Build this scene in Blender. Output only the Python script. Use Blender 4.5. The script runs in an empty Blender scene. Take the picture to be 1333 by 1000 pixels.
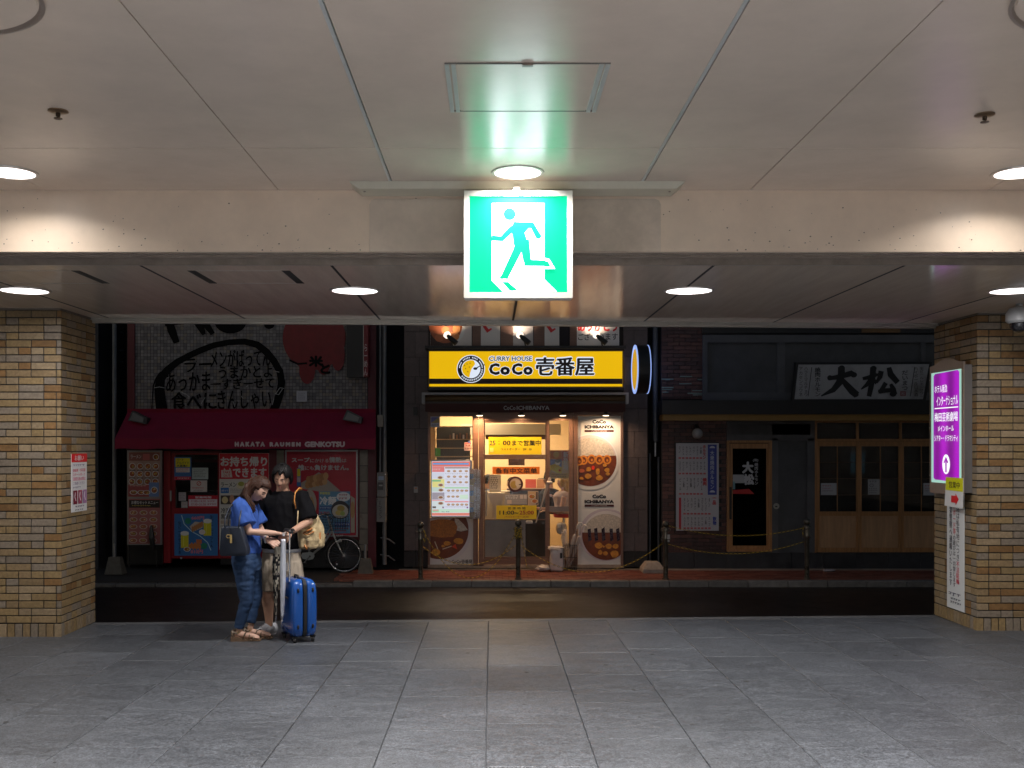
import bpy, math, random
from mathutils import Vector, Matrix, noise
random.seed(7)
R = math.radians
S = bpy.context.scene
COL = S.collection
# ---------------------------------------------------------------- camera, sky, sun, exposure
F = 1350.0; CU = 640.0; CV = 578.0; EYE = 1.68      # focal length in photo pixels, vanishing point, eye height
cd = bpy.data.cameras.new('camera'); cam = bpy.data.objects.new('camera', cd); COL.objects.link(cam)
cam.location = (0, 0, EYE); cam.rotation_euler = (R(90), 0, 0)
cd.sensor_width = 36; cd.lens = F / 1333 * 36
cd.shift_x = (666.5 - CU) / 1333; cd.shift_y = (CV - 500) / 1333
cd.clip_end = 500; cd.clip_start = .05
cd.dof.use_dof = True; cd.dof.focus_distance = 11.5; cd.dof.aperture_fstop = 7.0
S.camera = cam
w = bpy.data.worlds.new('World'); S.world = w; w.use_nodes = True
nt = w.node_tree; bg = nt.nodes['Background']
sky = nt.nodes.new('ShaderNodeTexSky'); sky.sky_type = 'NISHITA'; sky.sun_disc = False
sky.sun_elevation = R(14); sky.sun_rotation = R(200)
nt.links.new(sky.outputs[0], bg.inputs[0]); bg.inputs[1].default_value = 0.037
sl = bpy.data.lights.new('sun', 'SUN'); sun = bpy.data.objects.new('sun', sl); COL.objects.link(sun)
sl.energy = 0.006; sl.angle = R(25); sl.color = (.8, .87, 1)
sun.rotation_euler = (R(40), 0, R(12))
S.view_settings.view_transform = 'Standard'; S.view_settings.look = 'None'
S.view_settings.gamma = 1; S.view_settings.exposure = 0; S.view_settings.use_curve_mapping = False
S.cycles.use_denoising = True
S.cycles.max_bounces = 8; S.cycles.diffuse_bounces = 5; S.cycles.glossy_bounces = 4; S.cycles.transparent_max_bounces = 16
S.cycles.sample_clamp_indirect = 4; S.cycles.caustics_reflective = False; S.cycles.caustics_refractive = False
DOWN_W = 27.0; DOWN_W2 = 38.0     # watts of the large downlights, near row and canopy row
DOWN_C = (1, .955, .925)

def V(*a): return Vector(a)
def P(u, v, Y): return Vector(((u - CU) * Y / F, Y, EYE - (v - CV) * Y / F))
def K(Y): return Y / F
# ---------------------------------------------------------------- materials
MC = {}
def pbr(name, col, rough=.6, metal=0, var=0.0, scale=8, bump=0, bscale=60, emit=0, ecol=None, objvar=0, stretch=None, spec=None, coat=0, dirt=0, hue=0, alpha=1, world=False):
    if name in MC: return MC[name]
    m = bpy.data.materials.new(name); m.use_nodes = True; MC[name] = m
    n = m.node_tree.nodes; l = m.node_tree.links; b = n['Principled BSDF']
    c = tuple(col) + (1,)
    b.inputs['Base Color'].default_value = c; b.inputs['Roughness'].default_value = rough; b.inputs['Metallic'].default_value = metal
    if spec is not None: b.inputs['Specular IOR Level'].default_value = spec
    if coat: b.inputs['Coat Weight'].default_value = coat; b.inputs['Coat Roughness'].default_value = .12
    if alpha < 1: b.inputs['Alpha'].default_value = alpha
    tc = n.new('ShaderNodeTexCoord'); src = tc.outputs['Object']
    if world:      # every piece gets its own patch of the pattern
        ge = n.new('ShaderNodeNewGeometry'); oi_ = n.new('ShaderNodeObjectInfo'); ml = n.new('ShaderNodeMath'); ml.operation = 'MULTIPLY'; ml.inputs[1].default_value = 40; l.new(oi_.outputs['Random'], ml.inputs[0])
        av = n.new('ShaderNodeVectorMath'); av.operation = 'ADD'; l.new(ge.outputs['Position'], av.inputs[0]); l.new(ml.outputs[0], av.inputs[1]); src = av.outputs[0]
    base_src = src
    if stretch:
        mp = n.new('ShaderNodeMapping'); mp.inputs['Scale'].default_value = stretch; l.new(src, mp.inputs[0]); src = mp.outputs[0]
    last = None
    if var:
        t = n.new('ShaderNodeTexNoise'); t.inputs['Scale'].default_value = scale; t.inputs['Detail'].default_value = 6; t.inputs['Roughness'].default_value = .65
        l.new(src, t.inputs['Vector'])
        mr = n.new('ShaderNodeMapRange'); mr.inputs[1].default_value = .3; mr.inputs[2].default_value = .7
        mr.inputs[3].default_value = 1 - var; mr.inputs[4].default_value = 1 + var; l.new(t.outputs[0], mr.inputs[0])
        last = mr.outputs[0]
        rr = n.new('ShaderNodeMapRange'); rr.inputs[1].default_value = .3; rr.inputs[2].default_value = .7
        rr.inputs[3].default_value = max(.03, rough - .4 * var); rr.inputs[4].default_value = min(1, rough + .4 * var); l.new(t.outputs[0], rr.inputs[0]); l.new(rr.outputs[0], b.inputs['Roughness'])
    if objvar:
        oi = n.new('ShaderNodeObjectInfo'); mr = n.new('ShaderNodeMapRange'); mr.inputs[3].default_value = 1 - objvar; mr.inputs[4].default_value = 1 + objvar
        l.new(oi.outputs['Random'], mr.inputs[0])
        if last is None: last = mr.outputs[0]
        else:
            mm = n.new('ShaderNodeMath'); mm.operation = 'MULTIPLY'; l.new(last, mm.inputs[0]); l.new(mr.outputs[0], mm.inputs[1]); last = mm.outputs[0]
    cs = None
    if last is not None:
        vm = n.new('ShaderNodeVectorMath'); vm.operation = 'SCALE'; vm.inputs[0].default_value = col; l.new(last, vm.inputs['Scale']); cs = vm.outputs[0]
    if dirt:
        t = n.new('ShaderNodeTexNoise'); t.inputs['Scale'].default_value = 1.7; t.inputs['Detail'].default_value = 8; t.inputs['Roughness'].default_value = .7; l.new(base_src, t.inputs['Vector'])
        mr = n.new('ShaderNodeMapRange'); mr.inputs[1].default_value = .5; mr.inputs[2].default_value = .75; mr.inputs[3].default_value = 0; mr.inputs[4].default_value = dirt; l.new(t.outputs[0], mr.inputs[0])
        mx = n.new('ShaderNodeMixRGB'); l.new(mr.outputs[0], mx.inputs[0]); mx.inputs[2].default_value = (col[0] * .35, col[1] * .32, col[2] * .28, 1)
        if cs: l.new(cs, mx.inputs[1])
        else: mx.inputs[1].default_value = c
        cs = mx.outputs[0]
    if cs: l.new(cs, b.inputs['Base Color'])
    if bump:
        t = n.new('ShaderNodeTexNoise'); t.inputs['Scale'].default_value = bscale; t.inputs['Detail'].default_value = 4; l.new(src, t.inputs['Vector'])
        bp = n.new('ShaderNodeBump'); bp.inputs['Strength'].default_value = bump; bp.inputs['Distance'].default_value = .01; l.new(t.outputs[0], bp.inputs['Height']); l.new(bp.outputs[0], b.inputs['Normal'])
    if emit:
        b.inputs['Emission Color'].default_value = tuple(ecol or col) + (1,); b.inputs['Emission Strength'].default_value = emit
    return m
def col(c, rough=.45, emit=0, metal=0):
    c = tuple(c); k = 'print_%02x%02x%02x_%d_%d_%d' % (int(c[0] * 255), int(c[1] * 255), int(c[2] * 255), rough * 10, emit * 100, metal * 10)
    g = 1.32 if max(c) > .1 else .8
    return pbr(k, tuple(x * .2 for x in c) if emit else tuple(min(.84, x * g) for x in c), rough, metal=metal, emit=emit, ecol=c, spec=.15 if emit else None)
def glass(name, tint=(1, 1, 1), rough=.02, ior=1.5, boost=0.0):
    if name in MC: return MC[name]
    m = bpy.data.materials.new(name); m.use_nodes = True; MC[name] = m; n = m.node_tree.nodes; l = m.node_tree.links; n.clear()
    o = n.new('ShaderNodeOutputMaterial'); mx = n.new('ShaderNodeMixShader'); tr = n.new('ShaderNodeBsdfTransparent'); g = n.new('ShaderNodeBsdfGlossy'); fr = n.new('ShaderNodeFresnel')
    tr.inputs[0].default_value = tuple(tint) + (1,); g.inputs['Roughness'].default_value = rough; fr.inputs[0].default_value = ior
    ad = n.new('ShaderNodeMath'); ad.operation = 'ADD'; ad.inputs[1].default_value = boost; l.new(fr.outputs[0], ad.inputs[0])
    l.new(ad.outputs[0], mx.inputs[0]); l.new(tr.outputs[0], mx.inputs[1]); l.new(g.outputs[0], mx.inputs[2]); l.new(mx.outputs[0], o.inputs[0])
    return m
# ---------------------------------------------------------------- object helpers
ORG = {}   # world matrix of every root / part frame
def tag(o, label=None, cat=None, group=None, kind=None):
    if label: o['label'] = label
    if cat: o['category'] = cat
    if group: o['group'] = group
    if kind: o['kind'] = kind
    return o
def empty(name, loc, label=None, cat=None, group=None, rz=0, kind=None):
    o = bpy.data.objects.new(name, None); COL.objects.link(o); o.location = loc; o.rotation_euler = (0, 0, rz); o.empty_display_size = .1
    ORG[o.name] = Matrix.Translation(Vector(loc)) @ Matrix.Rotation(rz, 4, 'Z')
    return tag(o, label, cat, group, kind)
class MB:
    def __init__(s): s.v = []; s.f = []; s.m = []; s.mats = []
    def mi(s, mat):
        if mat is None: return 0
        if mat not in s.mats: s.mats.append(mat)
        return s.mats.index(mat)
    def add(s, vs, fs, mat=None):
        o = len(s.v); s.v += [Vector(x) for x in vs]; k = s.mi(mat)
        for f in fs: s.f.append([i + o for i in f]); s.m.append(k)
        return s
    def box(s, x0, x1, y0, y1, z0, z1, mat=None, bev=0):
        x0, x1 = sorted((x0, x1)); y0, y1 = sorted((y0, y1)); z0, z1 = sorted((z0, z1))
        if not bev:
            return s.add([(x0, y0, z0), (x1, y0, z0), (x1, y1, z0), (x0, y1, z0), (x0, y0, z1), (x1, y0, z1), (x1, y1, z1), (x0, y1, z1)],
                  [(0, 3, 2, 1), (4, 5, 6, 7), (0, 1, 5, 4), (1, 2, 6, 5), (2, 3, 7, 6), (3, 0, 4, 7)], mat)
        b = min(bev, (x1 - x0) * .45, (z1 - z0) * .45)      # chamfer the four long edges seen from the front, and the front rim
        def ring(i, y): return [(x0 + i, y, z0 + i + b * (i == 0)), (x0 + i + b * (i == 0), y, z0 + i), (x1 - i - b * (i == 0), y, z0 + i), (x1 - i, y, z0 + i + b * (i == 0)), (x1 - i, y, z1 - i - b * (i == 0)), (x1 - i - b * (i == 0), y, z1 - i), (x0 + i + b * (i == 0), y, z1 - i), (x0 + i, y, z1 - i - b * (i == 0))]
        e = 1e-4
        def r2(i, y): return [(x0 + i, y, z0 + i + b), (x0 + i + b, y, z0 + i), (x1 - i - b, y, z0 + i), (x1 - i, y, z0 + i + b), (x1 - i, y, z1 - i - b), (x1 - i - b, y, z1 - i), (x0 + i + b, y, z1 - i), (x0 + i, y, z1 - i - b)]
        a = r2(0, y1); c = r2(0, y0 + b); d = r2(b * .9, y0)
        fs = [tuple(range(16, 24)), tuple(reversed(range(0, 8)))]
        for k in range(8):
            j = (k + 1) % 8; fs.append((8 + k, 8 + j, j, k)); fs.append((16 + k, 16 + j, 8 + j, 8 + k))
        return s.add(a + c + d, fs, mat)
    def prism(s, pts, y0, y1, mat=None):            # pts (x,z) in order
        n = len(pts); vs = [(x, y0, z) for x, z in pts] + [(x, y1, z) for x, z in pts]
        return s.add(vs, [tuple(range(n)), tuple(reversed(range(n, 2 * n)))] + [(i, n + i, n + (i + 1) % n, (i + 1) % n) for i in range(n)], mat)
    def prismx(s, pts, x0, x1, mat=None):           # pts (y,z)
        n = len(pts); vs = [(x0, y, z) for y, z in pts] + [(x1, y, z) for y, z in pts]
        return s.add(vs, [tuple(range(n)), tuple(reversed(range(n, 2 * n)))] + [(i, n + i, n + (i + 1) % n, (i + 1) % n) for i in range(n)], mat)
    def loft(s, rings, mat=None, caps=True, closed=False):
        n = len(rings[0]); vs = [p for r in rings for p in r]; fs = []
        for a in range(len(rings) - 1 + closed):
            b = (a + 1) % len(rings)
            for i in range(n): j = (i + 1) % n; fs.append((a * n + i, a * n + j, b * n + j, b * n + i))
        if caps and not closed: fs += [tuple(reversed(range(n))), tuple(range((len(rings) - 1) * n, len(rings) * n))]
        return s.add(vs, fs, mat)
    def tube(s, path, rad, mat=None, seg=8, caps=True, closed=False, flat=1.0):
        path = [Vector(p) for p in path]; n = len(path); rr = rad if isinstance(rad, (list, tuple)) else [rad] * n; rings = []; up = None
        for i, p in enumerate(path):
            a = path[i - 1] if (i > 0 or closed) else p; b = path[(i + 1) % n] if (i < n - 1 or closed) else p
            t = (b - a).normalized()
            if up is None: up = t.cross(Vector((0, 0, 1)) if abs(t.z) < .9 else Vector((1, 0, 0))).normalized()
            up = (up - t * up.dot(t)); up = up.normalized() if up.length > 1e-6 else t.orthogonal().normalized()
            w_ = t.cross(up)
            rings.append([p + (up * math.cos(2 * math.pi * k / seg) + w_ * flat * math.sin(2 * math.pi * k / seg)) * rr[i] for k in range(seg)])
        return s.loft(rings, mat, caps, closed)
    def cyl(s, p0, p1, r, mat=None, seg=16, r1=None): return s.tube([p0, p1], [r, r if r1 is None else r1], mat, seg)
    def lathe(s, prof, c, mat=None, seg=20, axis='Z'):
        rings = []
        for r, h in prof:
            ring = []
            for k in range(seg):
                a = 2 * math.pi * k / seg; x, y = r * math.cos(a), r * math.sin(a)
                ring.append(Vector(c) + (Vector((x, y, h)) if axis == 'Z' else Vector((x, -h, y)) if axis == 'Y' else Vector((h, x, y))))
            rings.append(ring)
        return s.loft(rings, mat)
    def ball(s, c, r, mat=None, seg=12, rings=8, sc=(1, 1, 1)):
        c = Vector(c); rs = []
        for i in range(1, rings):
            t = math.pi * i / rings; rs.append([c + Vector((r * sc[0] * math.sin(t) * math.cos(2 * math.pi * k / seg), r * sc[1] * math.sin(t) * math.sin(2 * math.pi * k / seg), -r * sc[2] * math.cos(t))) for k in range(seg)])
        return s.loft(rs, mat)
    def build(s, name, mat=None, parent=None, smooth=False, shade=None, origin=None, fix=True):
        me = bpy.data.meshes.new(name)
        if parent is not None: M = ORG[parent.name]; loc = None
        else:
            if origin is None:
                xs = [p.x for p in s.v]; ys = [p.y for p in s.v]; zs = [p.z for p in s.v]
                origin = Vector(((min(xs) + max(xs)) / 2, (min(ys) + max(ys)) / 2, min(zs)))
            M = Matrix.Translation(origin); loc = origin
        I = M.inverted()
        me.from_pydata([I @ p for p in s.v], [], s.f)
        for m in (s.mats or [mat]): me.materials.append(m)
        if s.mats: me.polygons.foreach_set('material_index', s.m)
        if fix:
            import bmesh
            bm = bmesh.new(); bm.from_mesh(me); bmesh.ops.recalc_face_normals(bm, faces=bm.faces); bm.to_mesh(me); bm.free()
        if smooth:
            me.polygons.foreach_set('use_smooth', [True] * len(me.polygons))
            if smooth != 'all': me.set_sharp_from_angle(angle=R(40))
        o = bpy.data.objects.new(name, me); COL.objects.link(o)
        if loc is not None: o.location = loc
        if parent is not None: o.parent = parent
        ORG[o.name] = M
        return o
def copy_tree(o, parent=None):
    c = o.copy(); COL.objects.link(c)
    if parent is not None: c.parent = parent
    for ch in list(o.children): copy_tree(ch, c)
    return c
def st(o): o['kind'] = 'structure'; return o
_tc = {}
def text_mesh(s, bold=0, vertical=False):
    k = (s, bold, vertical)
    if k in _tc: return _tc[k]
    cu = bpy.data.curves.new('lettering', 'FONT'); cu.body = '\n'.join(s) if vertical else s
    cu.align_x = 'CENTER' if vertical else 'LEFT'; cu.resolution_u = 2; cu.offset = bold; cu.space_line = .95 if vertical else 1
    o = bpy.data.objects.new('lettering', cu); me = bpy.data.meshes.new_from_object(o)
    vs = [v.co.copy() for v in me.vertices]; fs = [tuple(p.vertices) for p in me.polygons]
    bpy.data.objects.remove(o); bpy.data.curves.remove(cu); bpy.data.meshes.remove(me)
    xs = [v.x for v in vs] or [0]; ys = [v.y for v in vs] or [0]
    _tc[k] = (vs, fs, min(xs), max(xs), min(ys), max(ys)); return _tc[k]
class Card:
    """a flat thing (poster, sign, notice): a slab with prints and lettering laid on its face, all measured in photo pixels"""
    def __init__(s, name, label, cat, u0, v0, u1, v1, Y, base=(.8, .8, .78), thick=.006, emit=0, group=None, parent=None, o=None, ex=None, ez=None, n=None, rough=.45, corners=None, mat=None, metal=0):
        s.o = Vector(o) if o is not None else P(u0, v0, Y); k = K(Y) if Y else 1
        s.u0, s.v0 = u0, v0; s.ex = Vector(ex) if ex is not None else V(k, 0, 0); s.ez = Vector(ez) if ez is not None else V(0, 0, -k); s.n = Vector(n) if n is not None else V(0, -1, 0)
        s.emit = emit; s.lay = .0012; s.pm = MB(); s.rough = rough
        mb = MB(); c = corners or [(u0, v0), (u1, v0), (u1, v1), (u0, v1)]; q = [s.at(a, b, 0) for a, b in c]
        N = len(q); vs = q + [p - s.n * thick for p in q]
        mb.add(vs, [tuple(range(N)), tuple(reversed(range(N, 2 * N)))] + [(i, N + i, N + (i + 1) % N, (i + 1) % N) for i in range(N)])
        s.root = mb.build(name, mat or col(base, rough, emit), parent)
        tag(s.root, label, cat, group)
    def at(s, u, v, l=None): return s.o + s.ex * (u - s.u0) + s.ez * (v - s.v0) + s.n * (s.lay if l is None else l)
    def m(s, c): return c if not isinstance(c, tuple) else col(c, s.rough, s.emit)
    def poly(s, pts, c): s.lay += .0005; s.pm.add([s.at(a, b) for a, b in pts], [tuple(range(len(pts)))], s.m(c)); return s
    def rect(s, a, b, c, d, k): return s.poly([(a, b), (c, b), (c, d), (a, d)], k)
    def ell(s, a, b, ra, rb, k, t0=0, t1=360, n=22): return s.poly([(a + ra * math.cos(R(t0 + (t1 - t0) * i / n)), b + rb * math.sin(R(t0 + (t1 - t0) * i / n))) for i in range(n if t1 - t0 == 360 else n + 1)], k)
    def stroke(s, pts, wd, k):
        n = len(pts); ws = wd if isinstance(wd, (list, tuple)) else [wd] * n; L = []; Rr = []
        for i in range(n):
            a = pts[max(0, i - 1)]; b = pts[min(n - 1, i + 1)]; dx, dy = b[0] - a[0], b[1] - a[1]; q = math.hypot(dx, dy) or 1; nx, ny = -dy / q * ws[i] / 2, dx / q * ws[i] / 2
            L.append((pts[i][0] + nx, pts[i][1] + ny)); Rr.append((pts[i][0] - nx, pts[i][1] - ny))
        s.lay += .0005
        for i in range(n - 1): s.pm.add([s.at(*p) for p in (L[i], L[i + 1], Rr[i + 1], Rr[i])], [(0, 1, 2, 3)], s.m(k))
        return s
    def lines(s, a, b, c, d, rows, k, seed=1, fill=.55, gap=.25):
        r = random.Random(seed); s.lay += .0005; h = (d - b) / rows
        for i in range(rows):
            x = a; y = b + i * h + h * (1 - fill) / 2; end = c - (c - a) * r.random() * .3
            while x < end:
                ww = h * fill * (.7 + r.random() * .9); hh = h * fill * (.75 + .25 * r.random())
                if x + ww > c: break
                q = x + ww
                s.pm.add([s.at(x, y), s.at(q, y), s.at(q, y + hh * .3), s.at(x, y + hh * .3)], [(0, 1, 2, 3)], s.m(k))
                m_ = x + ww * (.3 + .4 * r.random()); e = ww * .14
                s.pm.add([s.at(m_ - e, y + hh * .3), s.at(m_ + e, y + hh * .3), s.at(m_ + e, y + hh), s.at(m_ - e, y + hh)], [(0, 1, 2, 3)], s.m(k))
                if r.random() < .6: s.pm.add([s.at(x, y + hh * .75), s.at(m_ - e, y + hh * .75), s.at(m_ - e, y + hh), s.at(x, y + hh)], [(0, 1, 2, 3)], s.m(k))
                x = q + h * fill * gap
        return s
    def text(s, t, a, b, c, d, k, bold=.01, vertical=False, slant=0, name='lettering', shear=0):
        s.lay += .0005; vs, fs, x0, x1, y0, y1 = text_mesh(t, 0, vertical); mb = MB()
        e = max(0, bold) * .8 / (x1 - x0) * (c - a); cps = [(0, 0)] if e <= 0 else [(0, 0)] + [(e * math.cos(k * math.pi / 4), e * math.sin(k * math.pi / 4)) for k in range(8 if bold > .045 else 4)]
        if e > 0: a += e; b += e; c -= e; d -= e      # stays inside its box: heavier strokes are built from shifted copies
        for i, (dx, dy) in enumerate(cps):
            mb.add([s.at(a + dx + (p.x - x0) / (x1 - x0) * (c - a) + shear * ((p.y - y0) / (y1 - y0)), d + dy - (p.y - y0) / (y1 - y0) * (d - b) - slant * (p.x - x0) / (x1 - x0), s.lay + i * .00003) for p in vs], fs)
        mb.build(name, s.m(k), s.root, fix=False); return s
    def dish(s, a, b, r, soup=(.25, .08, .02), plate=(.75, .72, .68), ry=None, bits=3, seed=0):
        ry = ry or r; q = random.Random(seed + a * 7 + b); s.ell(a, b, r, ry, plate, n=14); s.ell(a, b, r * .8, ry * .8, soup, n=14)
        for i in range(bits): s.ell(a + q.uniform(-.45, .45) * r, b + q.uniform(-.45, .45) * ry, r * .25, ry * .22, q.choice([(.7, .35, .08), (.65, .5, .25), (.3, .35, .08), (.45, .12, .05)]), n=7)
        return s
    def done(s):
        if s.pm.v: s.pm.build('printed_picture', None, s.root, fix=False)['kind'] = 'stuff'
        return s.root
WHT = (.8, .8, .78); BLK = (.012, .011, .012); RED = (.5, .015, .025); YEL = (.85, .6, .02)
# ================================================================ CONCOURSE: floor, ceilings, beam
SL = .0133                                    # the floor falls gently towards the street
def fz(Y): return -SL * Y
EDGE = [(-12, 10.08), (-4.0, 10.55), (4.74, 11.06), (12, 11.5)]
def edge_y(x): return 10.55 + (x + 4.0) * .0584
m_gran = pbr('granite', (.083, .091, .104), .40, var=.16, scale=7, bump=.25, bscale=160, objvar=.13, dirt=.22, world=True, stretch=(.6, 1.3, 1))
# a second fine speckle over the granite
def speckle(m, sc, amt):
    n = m.node_tree.nodes; l = m.node_tree.links; b = n['Principled BSDF']; src = b.inputs['Base Color'].links[0].from_socket
    tc = n.new('ShaderNodeTexCoord'); t = n.new('ShaderNodeTexNoise'); t.inputs['Scale'].default_value = sc; t.inputs['Detail'].default_value = 2; tg = n.new('ShaderNodeNewGeometry'); l.new(tg.outputs['Position'], t.inputs['Vector'])
    mr = n.new('ShaderNodeMapRange'); mr.inputs[1].default_value = .35; mr.inputs[2].default_value = .65; mr.inputs[3].default_value = 1 - amt; mr.inputs[4].default_value = 1 + amt; l.new(t.outputs[0], mr.inputs[0])
    vm = n.new('ShaderNodeVectorMath'); vm.operation = 'SCALE'; l.new(src, vm.inputs[0]); l.new(mr.outputs[0], vm.inputs['Scale']); l.new(vm.outputs[0], b.inputs['Base Color'])
speckle(m_gran, 95, .55); speckle(m_gran, 34, .22); speckle(m_gran, .55, .16)
m_grout = pbr('grout', (.10, .10, .104), .9, var=.3, scale=20)
mb = MB()
mb.add([(-12, -9, fz(-9) - .012), (12, -9, fz(-9) - .012), (12, edge_y(12), fz(11.5) - .012), (-12, edge_y(-12), fz(10.1) - .012),
        (-12, -9, -.7), (12, -9, -.7), (12, edge_y(12), -.7), (-12, edge_y(-12), -.7)], [(0, 1, 2, 3), (7, 6, 5, 4), (0, 4, 5, 1), (1, 5, 6, 2), (2, 6, 7, 3), (3, 7, 4, 0)])
floor = st(mb.build('concourse_floor', m_grout)); fl = floor
TW, TL, G = .61, .915, .0045
def slab_mesh(wd, ln):
    m_ = MB(); e = .003
    m_.add([(0, 0, -.011), (wd, 0, -.011), (wd, ln, -.011), (0, ln, -.011), (0, 0, -e), (wd, 0, -e), (wd, ln, -e), (0, ln, -e), (e, e, 0), (wd - e, e, 0), (wd - e, ln - e, 0), (e, ln - e, 0)],
           [(8, 9, 10, 11), (4, 5, 9, 8), (5, 6, 10, 9), (6, 7, 11, 10), (7, 4, 8, 11), (0, 1, 5, 4), (1, 2, 6, 5), (2, 3, 7, 6), (3, 0, 4, 7)])
    me = bpy.data.meshes.new('slab'); me.from_pydata(m_.v, [], m_.f); me.materials.append(m_gran); return me
sm = slab_mesh(TW - G, TL - G); ang = -math.atan(SL); far = MB(); M_fl = ORG[floor.name].inverted()
for i in range(-19, 19):
    x = -.03 + i * TW; off = (i * 37 % 5) / 5 * TL + (i % 2) * .2
    y = -9 + off * .99
    y = -9.0 + (off % TL) - TL
    while y < 11.6:
        y0, y1 = max(y, -9), min(y + TL, edge_y(x + TW / 2) - .12)
        if y1 - y0 > .08 and -11.6 < x < 11:
            inview = y1 > 5.3 and abs(x + .3) < y1 * .5 + .4
            full = (y1 - y0) > TL - .001
            if inview:
                o = bpy.data.objects.new('floor_slab', sm if full else slab_mesh(TW - G, y1 - y0 - G)); COL.objects.link(o); o.parent = floor
                o.location = M_fl @ Vector((x, y0, fz(y0) + random.uniform(-.0006, .0006))); o.rotation_euler = (ang, 0, 0)
            else:
                a, b_, c, d = x, x + TW - G, y0, y1 - G
                far.add([(a, c, fz(c)), (b_, c, fz(c)), (b_, d, fz(d)), (a, d, fz(d))], [(0, 1, 2, 3)])
        y += TL
o = far.build('floor_slab', m_gran, floor); o['kind'] = 'stuff'
for i in range(20):                                   # edging stones along the street side
    x0 = -10.6 + i * 1.06; x1 = x0 + 1.054; xs = (x0 + x1) / 2
    mb = MB(); a0, a1 = edge_y(x0), edge_y(x1)
    mb.add([(x0, a0 - .115, fz(a0) - .01), (x1, a1 - .115, fz(a1) - .01), (x1, a1 + .01, fz(a1) - .01), (x0, a0 + .01, fz(a0) - .01),
            (x0, a0 - .115, fz(a0) + .001), (x1, a1 - .115, fz(a1) + .001), (x1, a1 + .01, fz(a1) + .001), (x0, a0 + .01, fz(a0) + .001)],
           [(4, 5, 6, 7), (0, 1, 5, 4), (1, 2, 6, 5), (2, 3, 7, 6), (3, 0, 4, 7), (3, 2, 1, 0)])
    mb.build('edging_stone', pbr('edging', (.12, .123, .13), .5, var=.2, scale=12, bump=.2, bscale=120), floor)
mb = MB()                                             # bits of grit and gum on the floor
for q in range(70):
    x, y = random.uniform(-3.6, 3.8), random.uniform(5.6, 10.3); r = random.choice([.004, .006, .012, .02]); z = fz(y) + .002
    ring = [(x + r * math.cos(t * .9) * random.uniform(.7, 1.2), y + r * math.sin(t * .9) * random.uniform(.6, 1.2), z + .0005) for t in range(7)]
    mb.add(ring + [(x, y, z + .0015)], [(i, (i + 1) % 7, 7) for i in range(7)])
o = mb.build('floor_specks', pbr('gum', (.06, .06, .06), .8)); tag(o, 'dark specks of dried gum and grit on the grey granite floor', 'grit', kind='stuff')

ZH = EYE + 1.745; ZL = 2.95; BY = 7.14
m_ceil = pbr('ceiling_paint', (.73, .595, .48), .22, dirt=.08, var=.05, scale=3, bump=.06, bscale=220, objvar=.02, spec=.8)
m_seam = pbr('seam', (.22, .19, .17), .8)
m_alu = pbr('aluminium', (.62, .62, .58), .35, metal=.25, var=.1, scale=5)
st(MB().box(-12, 12, -9, BY + .2, ZH + .03, ZH + .2).build('upper_ceiling', m_seam)); uc = bpy.data.objects['upper_ceiling']
xs = [-12, -9.4, -7.8, -6.2, -4.7, -3.08, -1.465, -.672, 1.005, 1.777, 3.4, 5.0, 6.6, 8.2, 9.8, 12]; ys = [-9, -6.6, -4.06, -1.52, 1.02, 3.56, 6.12, BY]
def near_panel(x0, x1, y0, y1, gl, gr):
    m_ = MB().box(x0 + gl, x1 - gr, y0 + .003, y1 - .003, ZH, ZH + .025); return m_.build('ceiling_panel', m_ceil, uc)
for i in range(len(xs) - 1):
    for j in range(len(ys) - 1):
        gl = .012 if xs[i] in (-.672, 1.005) else .003; gr = .012 if xs[i + 1] in (-.672, 1.005) else .003
        near_panel(xs[i], xs[i + 1], ys[j], ys[j + 1], gl, gr)
for x in (-.672, 1.005):                              # aluminium strips in the two wide joints
    MB().box(x - .0115, x + .006, -9, BY - .002, ZH - .002, ZH + .02).build('joint_strip', m_alu, uc)
# beam between the upper and the canopy ceiling
m_beam = pbr('beam_paint', (.86, .70, .54), .32, var=.06, scale=4, bump=.05, bscale=90, dirt=.10)
beam = st(MB().box(-12, 12, BY, BY + .22, 3.002, ZH + .03).build('beam', m_beam))
mb = MB(); r = .04; a = P(481, 0, BY).x; b_ = P(860, 0, BY).x; z0, z1 = 3.003, P(0, 259, BY).z
pts = [(a, z0), (b_, z0), (b_, z1 - r), (b_ - .3 * r, z1 - .3 * r), (b_ - r, z1), (a + r, z1), (a + .3 * r, z1 - .3 * r), (a, z1 - r)]
mb.prism(pts, BY - .005, BY).build('cover_plate', pbr('beam_plate', (.66, .55, .44), .4, var=.14, scale=3, dirt=.35), beam)
mb = MB()                                             # chips and pits along the lower beam face
for q in range(170):
    x = random.uniform(-3.8, 3.9); z = 3.01 + (random.random() ** 2.2) * .36; rr = random.uniform(.0015, .005)
    ring = [(x + rr * math.cos(t) * 1.3, BY - .0012, z + rr * math.sin(t)) for t in (0, 1, 2, 3, 4, 5)]; mb.add(ring, [tuple(range(6))])
o = mb.build('paint_chips', pbr('chip', (.22, .17, .13), .9), beam); o['kind'] = 'stuff'
m_dark = pbr('dark_metal_strip', (.30, .25, .21), .4, metal=.3, var=.2)
MB().box(-12, 12, BY + .02, BY + .05, 2.99, 3.0015).build('shutter_rail', m_dark, beam)
MB().box(-12, 12, BY + .12, BY + .15, 2.985, 3.0015).build('shutter_rail', m_dark, beam)
MB().box(-12, 12, BY + .2, BY + .222, ZL - .004, 3.002).build('soffit_trim', m_dark, beam)
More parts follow.
